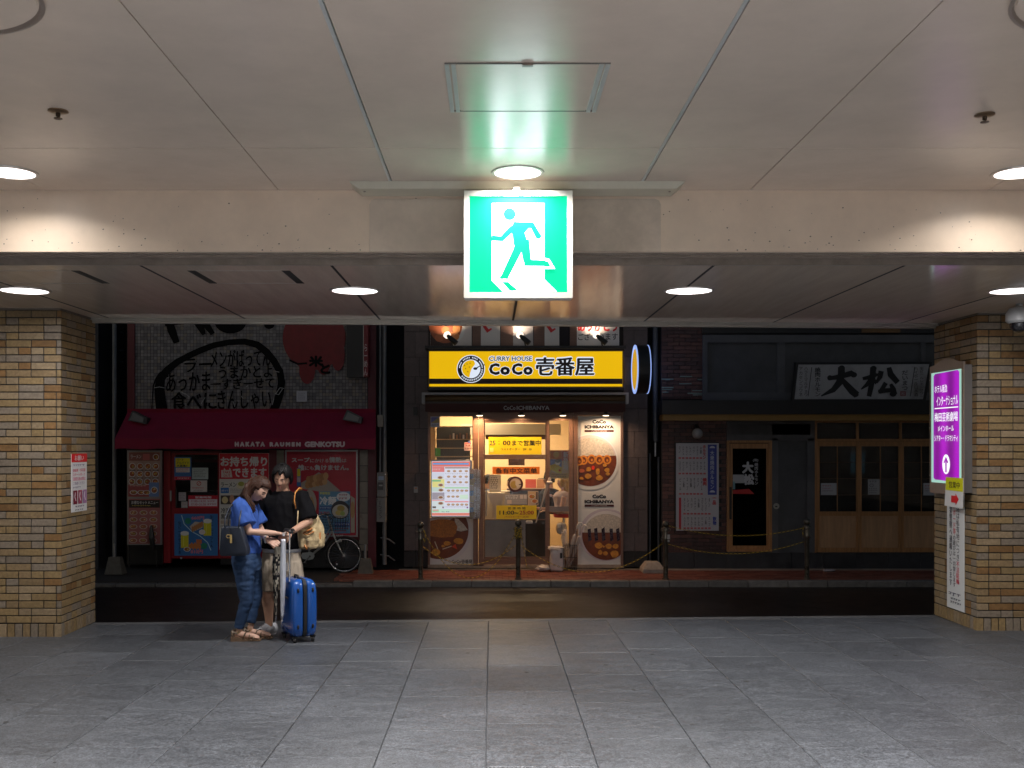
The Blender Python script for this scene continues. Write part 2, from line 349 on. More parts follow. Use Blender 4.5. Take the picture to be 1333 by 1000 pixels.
# canopy ceiling of brushed panels
m_low = pbr('canopy_panel', (.82, .67, .54), .11, metal=.0, spec=.9, var=.07, scale=2.2, bump=.05, bscale=7, stretch=(5, .5, 1), objvar=.04)
lowc = st(MB().add([(-12, BY + .222, ZL + .02), (12, BY + .222, ZL + .02), (12, edge_y(12) - .12, ZL + .02), (-12, edge_y(-12) - .12, ZL + .02), (-12, BY + .222, ZL + .5), (12, BY + .222, ZL + .5), (12, edge_y(12) - .12, ZL + .5), (-12, edge_y(-12) - .12, ZL + .5)],
   [(3, 2, 1, 0), (4, 5, 6, 7), (0, 1, 5, 4), (1, 2, 6, 5), (2, 3, 7, 6), (3, 0, 4, 7)]).build('canopy_ceiling', pbr('seam_dark', (.02, .017, .015), .8)))
jx = [-12 + 0] + [.22 + 1.36 * k for k in range(-8, 9)] + [12]
for i in range(len(jx) - 1):
    x0, x1 = jx[i] + .009, jx[i + 1] - .009; y0 = BY + .226; ya, yb = edge_y(x0) - .13, edge_y(x1) - .13
    MB().add([(x0, y0, ZL), (x1, y0, ZL), (x1, yb, ZL), (x0, ya, ZL), (x0, y0, ZL + .018), (x1, y0, ZL + .018), (x1, yb, ZL + .018), (x0, ya, ZL + .018)],
       [(3, 2, 1, 0), (4, 5, 6, 7), (0, 1, 5, 4), (1, 2, 6, 5), (2, 3, 7, 6), (3, 0, 4, 7)]).build('canopy_panel', m_low, lowc)
for x in jx[1:-1]:
    MB().add([(x - .010, BY + .226, ZL - .0015), (x + .010, BY + .226, ZL - .0015), (x + .010, edge_y(x) - .13, ZL - .0015), (x - .010, edge_y(x) - .13, ZL - .0015), (x - .010, BY + .226, ZL + .01), (x + .010, BY + .226, ZL + .01), (x + .010, edge_y(x) - .13, ZL + .01), (x - .010, edge_y(x) - .13, ZL + .01)],
       [(3, 2, 1, 0), (4, 5, 6, 7), (0, 1, 5, 4), (1, 2, 6, 5), (2, 3, 7, 6), (3, 0, 4, 7)]).build('joint_strip', MC['seam_dark'], lowc)
def rim(dy, z0, z1, wd, mat, name):
    m_ = MB(); pts = [(-12, edge_y(-12)), (-4, edge_y(-4)), (-1.5, edge_y(-1.5) + .0), (1.5, edge_y(1.5)), (4.74, edge_y(4.74)), (12, edge_y(12))]
    vs = []
    for x, y in pts: vs += [(x, y + dy, z0), (x, y + dy + wd, z0), (x, y + dy + wd, z1), (x, y + dy, z1)]
    fs = []
    for i in range(len(pts) - 1):
        for k in range(4): fs.append((i * 4 + k, i * 4 + (k + 1) % 4, (i + 1) * 4 + (k + 1) % 4, (i + 1) * 4 + k))
    fs += [(0, 1, 2, 3), tuple(reversed(range(len(vs) - 4, len(vs))))]
    return m_.add(vs, fs).build(name, mat, lowc)
m_rim = pbr('rim_metal', (.45, .42, .37), .38, metal=.5, var=.15, scale=3)
rim(-.118, ZL - .012, ZL + .3, .018, m_rim, 'rim_strip'); rim(-.095, ZL - .02, ZL + .3, .03, m_rim, 'rim_strip'); rim(-.06, ZL - .045, ZL + .8, .05, m_rim, 'rim_fascia')
st(MB().add([(-12, -9, ZH + .2), (12, -9, ZH + .2), (12, edge_y(12) - .12, ZH + .2), (-12, edge_y(-12) - .12, ZH + .2), (-12, -9, 5.2), (12, -9, 5.2), (12, edge_y(12) - .12, 5.2), (-12, edge_y(-12) - .12, 5.2)],
   [(3, 2, 1, 0), (4, 5, 6, 7), (0, 1, 5, 4), (1, 2, 6, 5), (2, 3, 7, 6), (3, 0, 4, 7)]).build('sky_block_deck', pbr('concrete', (.3, .29, .28), .85, var=.15, scale=3, bump=.3)))  # unseen slab over the ceilings, added to keep sky light out
st(MB().box(-12, 12, -9.2, -9, -.2, ZH + .2).build('concourse_back_wall', pbr('back_wall', (.62, .58, .52), .6, var=.06)))
st(MB().box(-12.2, -12, -9, 7.3, -.2, ZH + .2).build('concourse_side_wall', MC['back_wall'])); st(MB().box(12, 12.2, -9, 7.3, -.2, ZH + .2).build('concourse_side_wall', MC['back_wall']))
# slots of the access hatches in the canopy ceiling
hr = empty('canopy_hatch', P(0, 0, 0) * 0 + V(-1.85, 7.9, ZL), 'square access hatch with dark slots in the canopy ceiling, between the two left downlights', 'access hatch')
for x in (-2.2, -1.51): MB().prism([(x - .03, ZL - .002), (x + .03, ZL - .002), (x + .03, ZL + .004), (x - .03, ZL + .004)], 7.6, 8.2).build('end_slot', pbr('slot', (.03, .027, .025), .7), hr)
for y in (7.6, 8.19): MB().box(-2.17, -1.54, y, y + .006, ZL - .002, ZL + .004).build('hatch_trim', m_rim, hr)
hr = empty('canopy_hatch', V(-3.55, 7.9, ZL), 'square access hatch with dark slots in the canopy ceiling above the left brick pillar', 'access hatch')
for x in (-4.15, -3.05): MB().box(x - .03, x + .03, 7.6, 8.2, ZL - .002, ZL + .004).build('end_slot', MC['slot'], hr)
for y in (7.6, 8.19): MB().box(-4.12, -3.08, y, y + .006, ZL - .002, ZL + .004).build('hatch_trim', m_rim, hr)
# framed hatch above the exit sign
hy0, hy1, hx0, hx1 = 4.75, 5.43, -.216, .545
hh = empty('ceiling_hatch', V((hx0 + hx1) / 2, 5.1, ZH), 'framed square access hatch with aluminium side bars in the upper ceiling above the exit sign', 'access hatch')
MB().box(hx0 + .055, hx1 - .055, hy0 + .01, hy1 - .01, ZH - .004, ZH + .002).build('hatch_panel', m_ceil, hh)
for x in (hx0, hx1 - .05):
    MB().box(x, x + .02, hy0, hy1, ZH - .010, ZH + .002).build('side_bar', m_alu, hh); MB().box(x + .03, x + .05, hy0, hy1, ZH - .010, ZH + .002).build('side_bar', m_alu, hh)
for y in (hy0 - .004, hy1 - .006): MB().box(hx0, hx1, y, y + .008, ZH - .005, ZH + .002).build('end_bar', pbr('hatch_edge', (.16, .14, .12), .5, metal=.4), hh)
MB().box(.14, .19, hy0 - .006, hy0 + .02, ZH - .012, ZH + .002).build('latch', pbr('latch', (.25, .2, .17), .5, metal=.5), hh)
# sprinkler heads
for (x, y, lab) in ((-2.27, 5.43, 'small brass sprinkler head in the upper ceiling, left side'), (2.61, 5.49, 'small dark sprinkler head in the upper ceiling, right side')):
    e = empty('sprinkler_head', V(x, y, ZH), lab, 'sprinkler', 'sprinkler heads in the upper ceiling')
    MB().lathe([(.05, 0), (.052, -.006), (.03, -.012), (.0, -.012)], (x, y, ZH), None, 18).build('escutcheon', pbr('brass', (.30, .2, .12), .35, metal=.8), e, True)
    MB().lathe([(.012, -.01), (.012, -.03), (.004, -.034), (.022, -.04), (.022, -.043), (0, -.043)], (x, y, ZH), None, 12).build('nozzle', pbr('dark_brass', (.1, .07, .05), .4, metal=.7), e, True)
# round speaker rings
for (x, lab) in ((-2.2, 'large round ceiling plate cut by the top left corner of the picture'), (2.48, 'large round ceiling plate cut by the top right corner of the picture')):
    e = empty('ceiling_speaker', V(x, 3.95, ZH), lab, 'ceiling speaker', 'round plates in the upper ceiling')
    MB().lathe([(.43, .002), (.43, -.006), (.0, -.006), (0, .002)], (x, 3.95, ZH), None, 48).build('grille', m_ceil, e, True)
    MB().lathe([(.452, .001), (.46, -.012), (.445, -.014), (.437, .001)], (x, 3.95, ZH), None, 48).build('ring', pbr('ring_metal', (.3, .24, .2), .4, metal=.3), e, True)
# downlights
m_lens = pbr('lens', (1, .97, .96), .4, emit=3.2, ecol=(1, .955, .95)); m_ring = pbr('light_ring', (.55, .5, .45), .35, metal=.5)
def downlight(x, y, z, r, W, lab, group, spr=145):
    e = empty('downlight', V(x, y, z), lab, 'ceiling light', group)
    MB().lathe([(r, .0005), (r, -.006), (0, -.006), (0, .0005)], (x, y, z), None, 40).build('lens', m_lens, e, True)
    MB().lathe([(r + .002, .001), (r + .002, -.009), (r + .02, -.007), (r + .024, .001)], (x, y, z), None, 40).build('trim_ring', m_ring, e, True)
    a = bpy.data.lights.new('downlight_lamp', 'AREA'); a.shape = 'DISK'; a.size = 2 * r * .95; a.energy = W; a.color = DOWN_C; a.spread = R(spr)
    o = bpy.data.objects.new('downlight_lamp', a); COL.objects.link(o); o.parent = e; o.location = (0, 0, -.012)
gn = 'round downlights in the upper ceiling'; gf = 'round downlights in the canopy ceiling'
for x, lab in ((-3.09, 'round downlight cut by the left edge, upper ceiling in front of the beam'), (.168, 'round downlight just above the green exit sign'), (3.39, 'round downlight cut by the right edge, upper ceiling in front of the beam')):
    downlight(x, 6.66, ZH, .148, DOWN_W * (1.4 if x == .168 else .32), lab, gn)
for x, lab in ((-3.86, 'canopy downlight above the left brick pillar, leftmost of its row'), (-1.13, 'canopy downlight to the left of the exit sign'), (1.63, 'canopy downlight to the right of the exit sign'), (4.32, 'canopy downlight above the right brick pillar, next to the camera dome')):
    downlight(x, 8.57, ZL, .185, DOWN_W2 * (1.75 if abs(x) < 2 else .75), lab, gf, 172)
for y, ry_ in ((2.6, 'first'), (-.4, 'second'), (-3.4, 'third'), (-6.4, 'fourth')):
    for x, cx_ in ((-6.4, 'far left'), (-3.09, 'left'), (.168, 'middle'), (3.39, 'right'), (6.7, 'far right')): downlight(x, y, ZH, .148, DOWN_W * (18 if x == .168 else 4.5), '%s unseen downlight of the %s row back from the beam in the upper ceiling' % (cx_, ry_), gn, 125)  # rows out of view, multiplied and overpowered to brighten the ceiling
for x, cx_ in ((-6.4, 'left'), (6.7, 'right')): downlight(x, 6.66, ZH, .148, DOWN_W, 'outermost %s round downlight in the row just in front of the beam' % cx_, gn)
# trunking plate + exit sign
tr = empty('sign_trunking', V(.15, 7.0, ZH), 'long cream mounting plate with slanted ends where ceiling meets beam, above the exit sign', 'mounting plate')
xa, xb = P(455, 0, 6.9).x, P(892, 0, 6.9).x
mb = MB(); y0, y1, z1, z0 = 6.88, 7.12, ZH - .001, ZH - .045
mb.add([(xa, y0, z1), (xb, y0, z1), (xb, y1, z1), (xa, y1, z1), (xa + .06, y0 + .03, z0), (xb - .06, y0 + .03, z0), (xb - .06, y1, z0), (xa + .06, y1, z0)], [(0, 1, 5, 4), (4, 5, 6, 7), (0, 4, 7, 3), (1, 2, 6, 5), (0, 3, 2, 1), (2, 3, 7, 6)])
mb.build('plate', pbr('cream_metal', (.62, .57, .44), .45, var=.05), tr)
for x in (xa + .09, xb - .09): MB().lathe([(.008, 0), (.008, -.004), (0, -.006)], (x, y0 + .1, z0), None, 10).build('screw', m_dark, tr)
ex = empty('exit_sign', P(674.5, 388, 6.84), 'lit green and white exit sign with a running figure, hanging below the ceiling', 'exit sign')
YS = 6.80
a, b_, c, d = P(604, 248, YS), P(745.5, 388, YS), P(611, 255, YS), P(738.5, 380.5, YS)
MB().box(a.x, b_.x, YS + .02, YS + .13, b_.z, a.z, bev=.006).build('housing', pbr('sign_housing', (.72, .70, .64), .4), ex)
fr = MB()
for (p, q, r_, s_) in ((a.x, b_.x, c.z, a.z), (a.x, b_.x, b_.z, d.z), (a.x, c.x, d.z, c.z), (d.x, b_.x, d.z, c.z)): fr.box(p, q, YS, YS + .0195, r_, s_)
fr.build('frame', pbr('sign_frame', (.78, .76, .68), .35), ex)
MB().box(.145, .185, YS + .06, YS + .11, a.z - .002, ZH - .044).build('hanger', m_dark, ex)
GE = 1.35
face = Card('sign_face', None, None, 611, 255, 738.5, 380.5, YS + .012, base=(.0, .58, .28), emit=GE, parent=ex)
def q4(x, y): return (400 + x / 2.381, y / 2.381)
W_ = col((.80, .98, .98), .4, 5.5); G_ = col((.0, .58, .28), .4, GE)
A = lambda *l: [q4(x, y) for x, y in l]
face.poly(A((572, 630), (735, 630), (735, 866), (773, 904), (606, 904), (572, 870)), W_)
face.poly(A((603, 874), (622, 874), (655, 902), (628, 902)), G_)
face.ell(*q4(627, 664), 19 / 2.381, 19 / 2.381, G_)
face.poly(A((640, 688), (700, 690), (706, 708), (686, 708), (674, 722), (688, 765), (666, 780), (640, 760), (636, 728), (630, 716)), G_)
face.stroke(A((648, 700), (628, 716), (603, 741), (572, 738)), [8, 7.6, 7, 7], G_)
face.stroke(A((650, 698), (697, 699), (717, 735)), [7.5, 7.5, 7.5], G_); face.ell(*q4(716, 732), 4, 4, G_); face.ell(*q4(697, 699), 3.7, 3.7, G_)
face.stroke(A((662, 748), (650, 780), (610, 862)), [13, 11, 9.5], G_); face.poly(A((596, 858), (616, 852), (624, 864), (598, 866)), G_)
face.stroke(A((672, 745), (682, 812)), [13, 10], G_); face.stroke(A((672, 815), (745, 817)), [8.5, 7.5], G_)
face.poly(A((735, 800), (750, 804), (768, 834), (735, 834), (735, 828), (752, 828), (744, 812), (735, 808)), W_)
face.poly(A((739, 810), (746, 811), (754, 826), (738, 827)), G_)
face.done()
# ================================================================ BRICK PILLARS
m_mortar = pbr('mortar', (.055, .05, .045), .9, var=.2, scale=30)
def brick_mat(name, c, ov): return pbr(name, c, .55, var=.24, scale=34, bump=.35, bscale=45, objvar=ov, dirt=.45, world=True)
BM = [brick_mat('brick_tan', (.285, .20, .105), .12), brick_mat('brick_tan_pale', (.32, .24, .145), .12), brick_mat('brick_grey', (.25, .205, .155), .10), brick_mat('brick_ochre', (.235, .13, .05), .12), brick_mat('brick_sand', (.30, .21, .10), .1)]
def unit_brick(L, mat, H=.060):
    m_ = MB(); m_.box(0, L, -.018, .0, 0, H, bev=.0025)
    me = bpy.data.meshes.new('brick'); me.from_pydata(m_.v, [], m_.f); me.materials.append(mat)
    import bmesh
    bm = bmesh.new(); bm.from_mesh(me); bmesh.ops.recalc_face_normals(bm, faces=bm.faces); bm.to_mesh(me); bm.free(); return me
LT, HD = .227, .108
UB = {(k, i): unit_brick(L, m, H) for k, (L, H) in {'s': (LT, .060), 'h': (HD, .060), 'v': (.060, .122)}.items() for i, m in enumerate(BM)}
def pillar(name_lab, corner, x_out, depth, zt):
    """corner = near inner corner; the inner side runs to greater Y"""
    cx, cy = corner; sgn = 1 if x_out > cx else -1; zb = fz(cy) - .004
    root = empty('brick_pillar', V((cx + x_out) / 2, cy + depth / 2, zb), name_lab, 'pillar', 'brick pillars')
    x0, x1 = sorted((cx - sgn * -.0 + sgn * .012, x_out))
    MB().box(x0, x1, cy + .012, cy + depth - .012, zb - .1, zt).build('core', m_mortar, root)
    lst = []                                         # (pos, rotz, kind, len, mat, score)
    rr = random.Random(11 if sgn > 0 else 5)
    faces = []                                       # origin, dir, length, rot, vis
    wd = abs(x_out - cx)
    if sgn < 0:   # left pillar: front face runs x_out..cx ; side normal +X, direction +Y
        faces = [(V(x_out, cy, 0), V(1, 0, 0), wd, 0, 0), (V(cx, cy, 0), V(0, 1, 0), depth, R(90), 1), (V(cx, cy + depth, 0), V(-1, 0, 0), wd, R(180), 2), (V(x_out, cy + depth, 0), V(0, -1, 0), depth, R(270), 3)]
    else:         # right pillar: front runs cx..x_out ; inner side normal -X, direction -Y starting far
        faces = [(V(cx, cy, 0), V(1, 0, 0), wd, 0, 0), (V(cx, cy + depth, 0), V(0, -1, 0), depth, R(270), 1), (V(x_out, cy + depth, 0), V(-1, 0, 0), wd, R(180), 2), (V(x_out, cy, 0), V(0, 1, 0), depth, R(90), 3)]
    nc = int((zt - zb - .135) / .070) + 1
    for (o, dr, L, rot, fi) in faces:
        side = fi in (1, 3); a0 = .020 if side else 0; L_ = L - (.020 if side else 0)
        # soldier course
        x = a0 if fi in (0, 2) else .020; n = int((L_ - x + .01) / .070); st_ = (L_ - x + .01) / n
        for k in range(n): lst.append((o + dr * (x + k * st_) + V(0, 0, zb), rot, 'v', (st_ - .01) / .060, rr.choice([0, 1, 4, 4, 2]), fi, 1))
        for c_ in range(nc):
            z = zb + .135 + c_ * .070; hs = min(1, (zt - z - .002) / .060)
            if hs < .15: continue
            x = .020 if side else 0; first = True
            while x < L_ - .02:
                k = rr.choice('sssh' if c_ % 2 else 'shhs') if not side else rr.choice('sshhh')
                ln = LT if k == 's' else HD
                if first and c_ % 2 and not side: k = 'h'; ln = HD
                first = False
                if x + ln > L_: ln2 = L_ - x; k = 'h' if ln2 < .16 else 's'
                elif L_ - (x + ln) < .04: ln2 = L_ - x; k = 'h' if ln2 < .16 else 's'
                else: ln2 = ln
                base = LT if k == 's' else HD
                mi = rr.choices([0, 1, 2, 3, 4], [4, 2.5, 3.5, 2.2, 3])[0]
                lst.append((o + dr * x + V(0, 0, z), rot, k, ln2 / base, mi, fi, hs)); x += ln2 + .010
    def score(b):
        p = b[0]; d = p.y
        if b[5] > 1: return 0
        u = CU + p.x * F / d
        if not (-15 < u < 1345): return 0
        L = {'s': LT, 'h': HD, 'v': .06}[b[2]] * b[3]
        return (L if b[5] == 0 else L * .35) / d + (.002 if b[5] == 0 else 0)
    order = sorted(range(len(lst)), key=lambda i: -score(lst[i])); keep = set(i for i in order[:299] if score(lst[i]) > 0)
    rest = MB(); IM = ORG[root.name].inverted()
    for i, (p, rot, k, sx, mi, fi, hs) in enumerate(lst):
        dz = rr.uniform(-.0012, .0012)
        M = Matrix.Translation(p) @ Matrix.Rotation(rot, 4, 'Z') @ Matrix.Diagonal((sx, 1, hs, 1)) @ Matrix.Translation((0, .018 + dz, 0))
        if i in keep:
            o = bpy.data.objects.new('brick', UB[(k, mi)]); COL.objects.link(o); o.parent = root; o.matrix_local = IM @ M
        else:
            me = UB[(k, mi)]; rest.add([M @ v.co for v in me.vertices], [tuple(f.vertices) for f in me.polygons], BM[mi])
    o = rest.build('brick', None, root); o['kind'] = 'stuff'
    MB().box(x0 - .02, x1 + .02, cy - .022, cy + depth + .02, zt - .014, zt + .004).build('cap_trim', pbr('cap_trim', (.2, .17, .14), .5, metal=.3), root)
    return root
PLX, PLY = -4.04, 9.73; PRX, PRY = 4.715, 10.07
pillar('square tan brick pillar on the left with a red and white notice on its side', (PLX, PLY), -5.5, .84, ZL)
pillar('square tan brick pillar on the right with the purple lightbox on its side', (PRX, PRY), 6.2, .98, ZL)
# notice on the left pillar (local frame: u -> +Y, v -> down), numbers are crop pixels of the photograph
Hn = .565; Wn = .38
c = Card('pillar_notice', 'small white notice with a red heading band, on the side of the left brick pillar', 'notice', 0, 0, 192, 740, None, base=(.72, .74, .76), thick=.004,
         o=(PLX + .008, 9.95, 1.585), ex=(0, Wn / 192, 0), ez=(0, 0, -Hn / 740), n=(1, 0, 0))
c.rect(0, 0, 192, 108, (.62, .01, .02)); c.text('お願い', 38, 22, 150, 90, WHT, .02)
c.lines(16, 128, 176, 168, 1, (.25, .2, .3), 3); c.text('自転車・歩行者', 16, 190, 170, 232, (.6, .08, .15)); c.text('スケートボード', 16, 246, 165, 284, (.6, .08, .15)); c.text('迷惑行為は禁止', 16, 296, 170, 342, (.6, .08, .2)); c.text('ご遠慮ください', 16, 356, 160, 396, (.3, .25, .35))
c.lines(16, 410, 120, 448, 1, (.25, .22, .3), 4)
for i, k in enumerate([(.16, .01, .03), (.3, .05, .1), (.35, .18, .35)]):
    a = 18 + i * 58; c.rect(a, 466, a + 46, 640, k); c.stroke([(a + 23, 490), (a + 16, 545), (a + 30, 600)], 9, (.7, .6, .65))
c.lines(34, 655, 165, 690, 1, (.1, .08, .15), 5); c.lines(34, 700, 165, 730, 1, (.1, .1, .12), 6); c.done()
# purple lightbox on the right pillar: frame u -> -Y (towards the camera)
XF = PRX - .10; yb0, yb1 = 10.88, 10.19; zt, zb = 2.42, 1.28
lb = empty('lightbox_sign', V(PRX - .05, 10.5, 1.2), 'tall purple illuminated direction sign with white lettering and up arrow on the right pillar', 'lightbox sign')
m_bx = pbr('lightbox_casing', (.30, .25, .22), .35, metal=.3, var=.1)
MB().box(XF + .012, PRX - .002, yb1 - .02, yb0 + .02, 1.20, 2.46).build('casing', pbr('lightbox_side', (.16, .15, .145), .45, metal=.2, var=.1), lb)
mb = MB(); N = 12; arch = [(yb0 + .045, 1.17), (yb1 - .045, 1.17), (yb1 - .045, 2.49)] + [(yb1 + .08 + (yb0 - yb1 - .16) * i / N, 2.50 + .05 * math.sin(math.pi * i / N)) for i in range(N + 1)] + [(yb0 + .045, 2.49)]
mb.prismx(arch, XF, XF + .012).build('front_frame', m_bx, lb)
kk = (yb0 - yb1) / 190
c = Card('light_panel', None, None, 60, 130, 250, 765, None, base=(.55, .95, .82), emit=.6, thick=.004, o=(XF - .002, yb0, zt), ex=(0, -kk, 0), ez=(0, 0, -(zt - zb) / 635), n=(-1, 0, 0), parent=lb)
PU = col((.26, .006, .34), .3, 1.15)
mm = PU.node_tree; b_ = mm.nodes['Principled BSDF']                     # tubes glow through the purple film as soft vertical bands
tc = mm.nodes.new('ShaderNodeTexCoord'); sp = mm.nodes.new('ShaderNodeSeparateXYZ'); mu = mm.nodes.new('ShaderNodeMath'); mu.operation = 'MULTIPLY'; mu.inputs[1].default_value = 20
sn = mm.nodes.new('ShaderNodeMath'); sn.operation = 'SINE'; mr = mm.nodes.new('ShaderNodeMapRange'); mr.inputs[1].default_value = -1; mr.inputs[3].default_value = .75; mr.inputs[4].default_value = 1.6
mm.links.new(tc.outputs['Object'], sp.inputs[0]); mm.links.new(sp.outputs[1], mu.inputs[0]); mm.links.new(mu.outputs[0], sn.inputs[0]); mm.links.new(sn.outputs[0], mr.inputs[0]); mm.links.new(mr.outputs[0], b_.inputs['Emission Strength'])
c.poly([(76, 150), (86, 138), (230, 134), (240, 146), (240, 742), (230, 754), (86, 748), (76, 738)], PU)
c.emit = 1.05; Wt = (.95, .97, 1)
c.text('ホテル阪急', 84, 205, 166, 250, Wt, .015); c.text('インターナショナル', 96, 268, 232, 325, Wt, .015); c.rect(84, 335, 234, 341, Wt)
c.text('梅田芸術劇場', 84, 362, 232, 416, Wt, .02); c.text('メインホール', 106, 438, 208, 470, Wt, .02); c.text('シアター・ドラマシティ', 84, 492, 232, 528, Wt, .02)
c.ell(160, 657, 24, 56, Wt); c.stroke([(160, 702), (160, 622)], 9, PU); c.stroke([(148, 650), (160, 618), (172, 650)], 9, PU); c.done()
for z in (1.35, 1.85, 2.35): MB().cyl((XF - .002, yb0 + .03, z), (XF - .006, yb0 + .03, z), .006, None, 8).build('screw', m_alu, lb)
# yellow card and the tall white notice below the lightbox
c = Card('open_card', 'yellow and white card with a red arrow, hanging below the purple lightbox', 'card', 237, 92, 337, 258, None, base=(.75, .75, .76), thick=.003,
         o=(XF - .008, 10.55, 1.345), ex=(0, -.42 / 100, 0), ez=(0, 0, -.30 / 166), n=(-1, 0, 0), corners=[(245, 92), (337, 92), (334, 258), (237, 253)])
c.poly([(245, 93), (337, 93), (336, 166), (244, 164)], (.8, .68, .01)); c.text('営業中', 262, 114, 320, 150, (.02, .01, .01), .03)
c.poly([(275, 192), (298, 192), (298, 178), (314, 210), (298, 244), (298, 230), (275, 230)], (.6, .01, .02)); c.done()
c = Card('pillar_notice', 'tall narrow white notice with vertical dark and red lettering, low on the right brick pillar', 'notice', 250, 170, 345, 825, None, base=(.62, .66, .70), thick=.004,
         o=(PRX - .008, 10.72, 1.30), ex=(0, -.39 / 95, 0), ez=(0, 0, -1.30 / 655), n=(-1, 0, 0))
c.text('この通路は私有地につき', 303, 190, 320, 572, (.03, .03, .07), .01, True); c.text('不法駐輪', 303, 578, 320, 692, (.5, .02, .05), .02, True)
c.text('スケートボード等', 285, 190, 300, 442, (.5, .02, .05), .01, True); c.text('の遊びは一切禁じます', 285, 448, 300, 712, (.03, .03, .07), .01, True)
c.text('発見次第警察へ通報いたします', 265, 190, 281, 708, (.03, .03, .07), .01, True)
c.lines(262, 735, 334, 765, 1, (.1, .1, .14), 9); c.lines(272, 765, 330, 800, 2, (.06, .06, .1), 8); c.done()
# dome camera
dc = P(1327, 400, 9.4); dc.z = ZL
e = empty('dome_camera', dc, 'white dome security camera under the canopy ceiling at the right brick pillar', 'security camera')
MB().lathe([(.03, 0), (.03, -.03), (0, -.03)], dc, None, 16).build('mount', pbr('cam_white', (.36, .37, .38), .4), e, True)
MB().lathe([(.04, -.025), (.085, -.04), (.115, -.09), (.115, -.155), (.095, -.175), (0, -.175)], dc, None, 28).build('housing', MC['cam_white'], e, True)
MB().lathe([(.082, -.17), (.08, -.21), (.055, -.245), (.02, -.26), (0, -.262)], dc, None, 24).build('dome', pbr('dome_black', (.01, .01, .012), .08, coat=1), e, True)
# ================================================================ STREET
YF = 17.2; ZS = -.40; ZR = -.49; YK = 15.72
m_asph = pbr('wet_asphalt', (.018, .013, .012), .38, spec=.28, var=.10, scale=4, bump=.5, bscale=70)
st(MB().add([(-40, 9.5, ZR), (40, 9.5, ZR), (40, YK + .02, ZR), (-40, YK + .02, ZR), (-40, 9.5, ZR - .3), (40, 9.5, ZR - .3), (40, YK + .02, ZR - .3), (-40, YK + .02, ZR - .3)], [(0, 1, 2, 3), (0, 4, 5, 1), (2, 6, 7, 3)]).build('road', m_asph))
sw = st(MB().box(-40, 40, YK + .13, 26, ZR - .2, ZS - .03).build('pavement', pbr('pavement_base', (.05, .045, .04), .85, var=.2)))
m_kerb = pbr('kerb_stone', (.17, .16, .15), .7, var=.3, scale=9, bump=.4, bscale=70, objvar=.15, dirt=.5)
xk = -9.3
while xk < 9.3:
    MB().box(xk, xk + .594, YK, YK + .125, ZR - .1, ZS + .004 - (.0 if xk > -2.5 else .045), bev=.012).build('kerb_stone', m_kerb, sw); xk += .6
# red paver pavement, individual little pavers joined (too small to pick apart)
XR = P(447, 0, 16.3).x
m_pav = [pbr('paver_red', (.20, .055, .035), .55, var=.25, scale=14, bump=.3), pbr('paver_brown', (.15, .045, .03), .6, var=.25, scale=14, bump=.3), pbr('paver_pale', (.22, .075, .048), .5, var=.25, scale=14, bump=.3)]
mb = MB(); rp = random.Random(3); y = YK + .13; row = 0
while y < YF - .14:
    x = XR - (.1 if row % 2 else 0)
    while x < 9.2:
        h = rp.uniform(-.0015, .0015); mb.box(x, x + .194, y, y + .094, ZS - .03, ZS + h, rp.choice(m_pav)); x += .2
    y += .1; row += 1
o = mb.build('paver', None, sw); o['kind'] = 'stuff'
for i in range(40):                                     # pale channel slabs along the fronts
    x = P(520, 0, YF).x + i * .45
    if x > 8: break
    MB().box(x, x + .444, YF - .13, YF - .005, ZS - .02, ZS + .012 + rp.uniform(0, .004)).build('channel_slab', pbr('channel_slab', (.30, .24, .19), .7, var=.25, scale=8, bump=.3, objvar=.2), sw)
st(MB().box(-9.3, XR - .02, YK + .13, YF + .1, ZS - .06, ZS - .045).build('side_pavement', pbr('old_asphalt', (.025, .023, .022), .7, var=.3, scale=6, bump=.5)))
# ---------------------------------------------------------------- helpers for facades
def bx(u0, v0, u1, v1, Y, d, mat, name, parent, bev=0, smooth=False):
    """box whose front face fills the photo rectangle at distance Y, running back by d"""
    a, b = P(u0, v0, Y), P(u1, v1, Y); return MB().box(a.x, b.x, Y, Y + d, b.z, a.z, bev=bev).build(name, mat, parent, smooth)
def frame(u0, v0, u1, v1, Y, d, t, mat, name, parent, tb=None):
    tb = tb or t
    for (a, b, c_, e) in ((u0, v0, u0 + t, v1), (u1 - t, v0, u1, v1), (u0 + t, v0, u1 - t, v0 + tb), (u0 + t, v1 - tb, u1 - t, v1)): bx(a, b, c_, e, Y, d, mat, name, parent)
def tiles(u0, v0, u1, v1, Y, pu, pv, gap, depth, mats, name, parent, seed=1, stagger=False, holes=(), weights=None, jit=.0015):
    r = random.Random(seed); mb = MB(); v = v0; row = 0
    while v < v1 - .5:
        u = u0 - (pu / 2 if stagger and row % 2 else 0)
        while u < u1 - .3:
            a, b = max(u, u0), min(u + pu - gap, u1); e = min(v + pv - gap, v1)
            if b - a > .4 and not any(h[0] < (a + b) / 2 < h[2] and h[1] < (v + e) / 2 < h[3] for h in holes):
                p, q = P(a, v, Y), P(b, e, Y); j = r.uniform(0, jit)
                mb.box(p.x, q.x, Y - depth - j, Y, q.z, p.z, r.choices(mats, weights)[0])
            u += pu
        v += pv; row += 1
    o = mb.build(name, None, parent); o['kind'] = 'stuff'; return o
def pipe(u, v0, v1, Y, r, mat, name='pipe', parent=None):
    a, b = P(u, v0, Y), P(u, v1, Y); return MB().cyl((a.x, Y, a.z), (b.x, Y, b.z), r, None, 12).build(name, mat, parent, True)
TOP = 250     # buildings run up to this photo row (behind the canopy)
m_glass = glass('window_glass', ior=1.33); m_dglass = glass('dark_glass', (.35, .36, .38), .03)
m_blackp = pbr('black_base', (.014, .013, .013), .6, var=.3, scale=5, bump=.3)
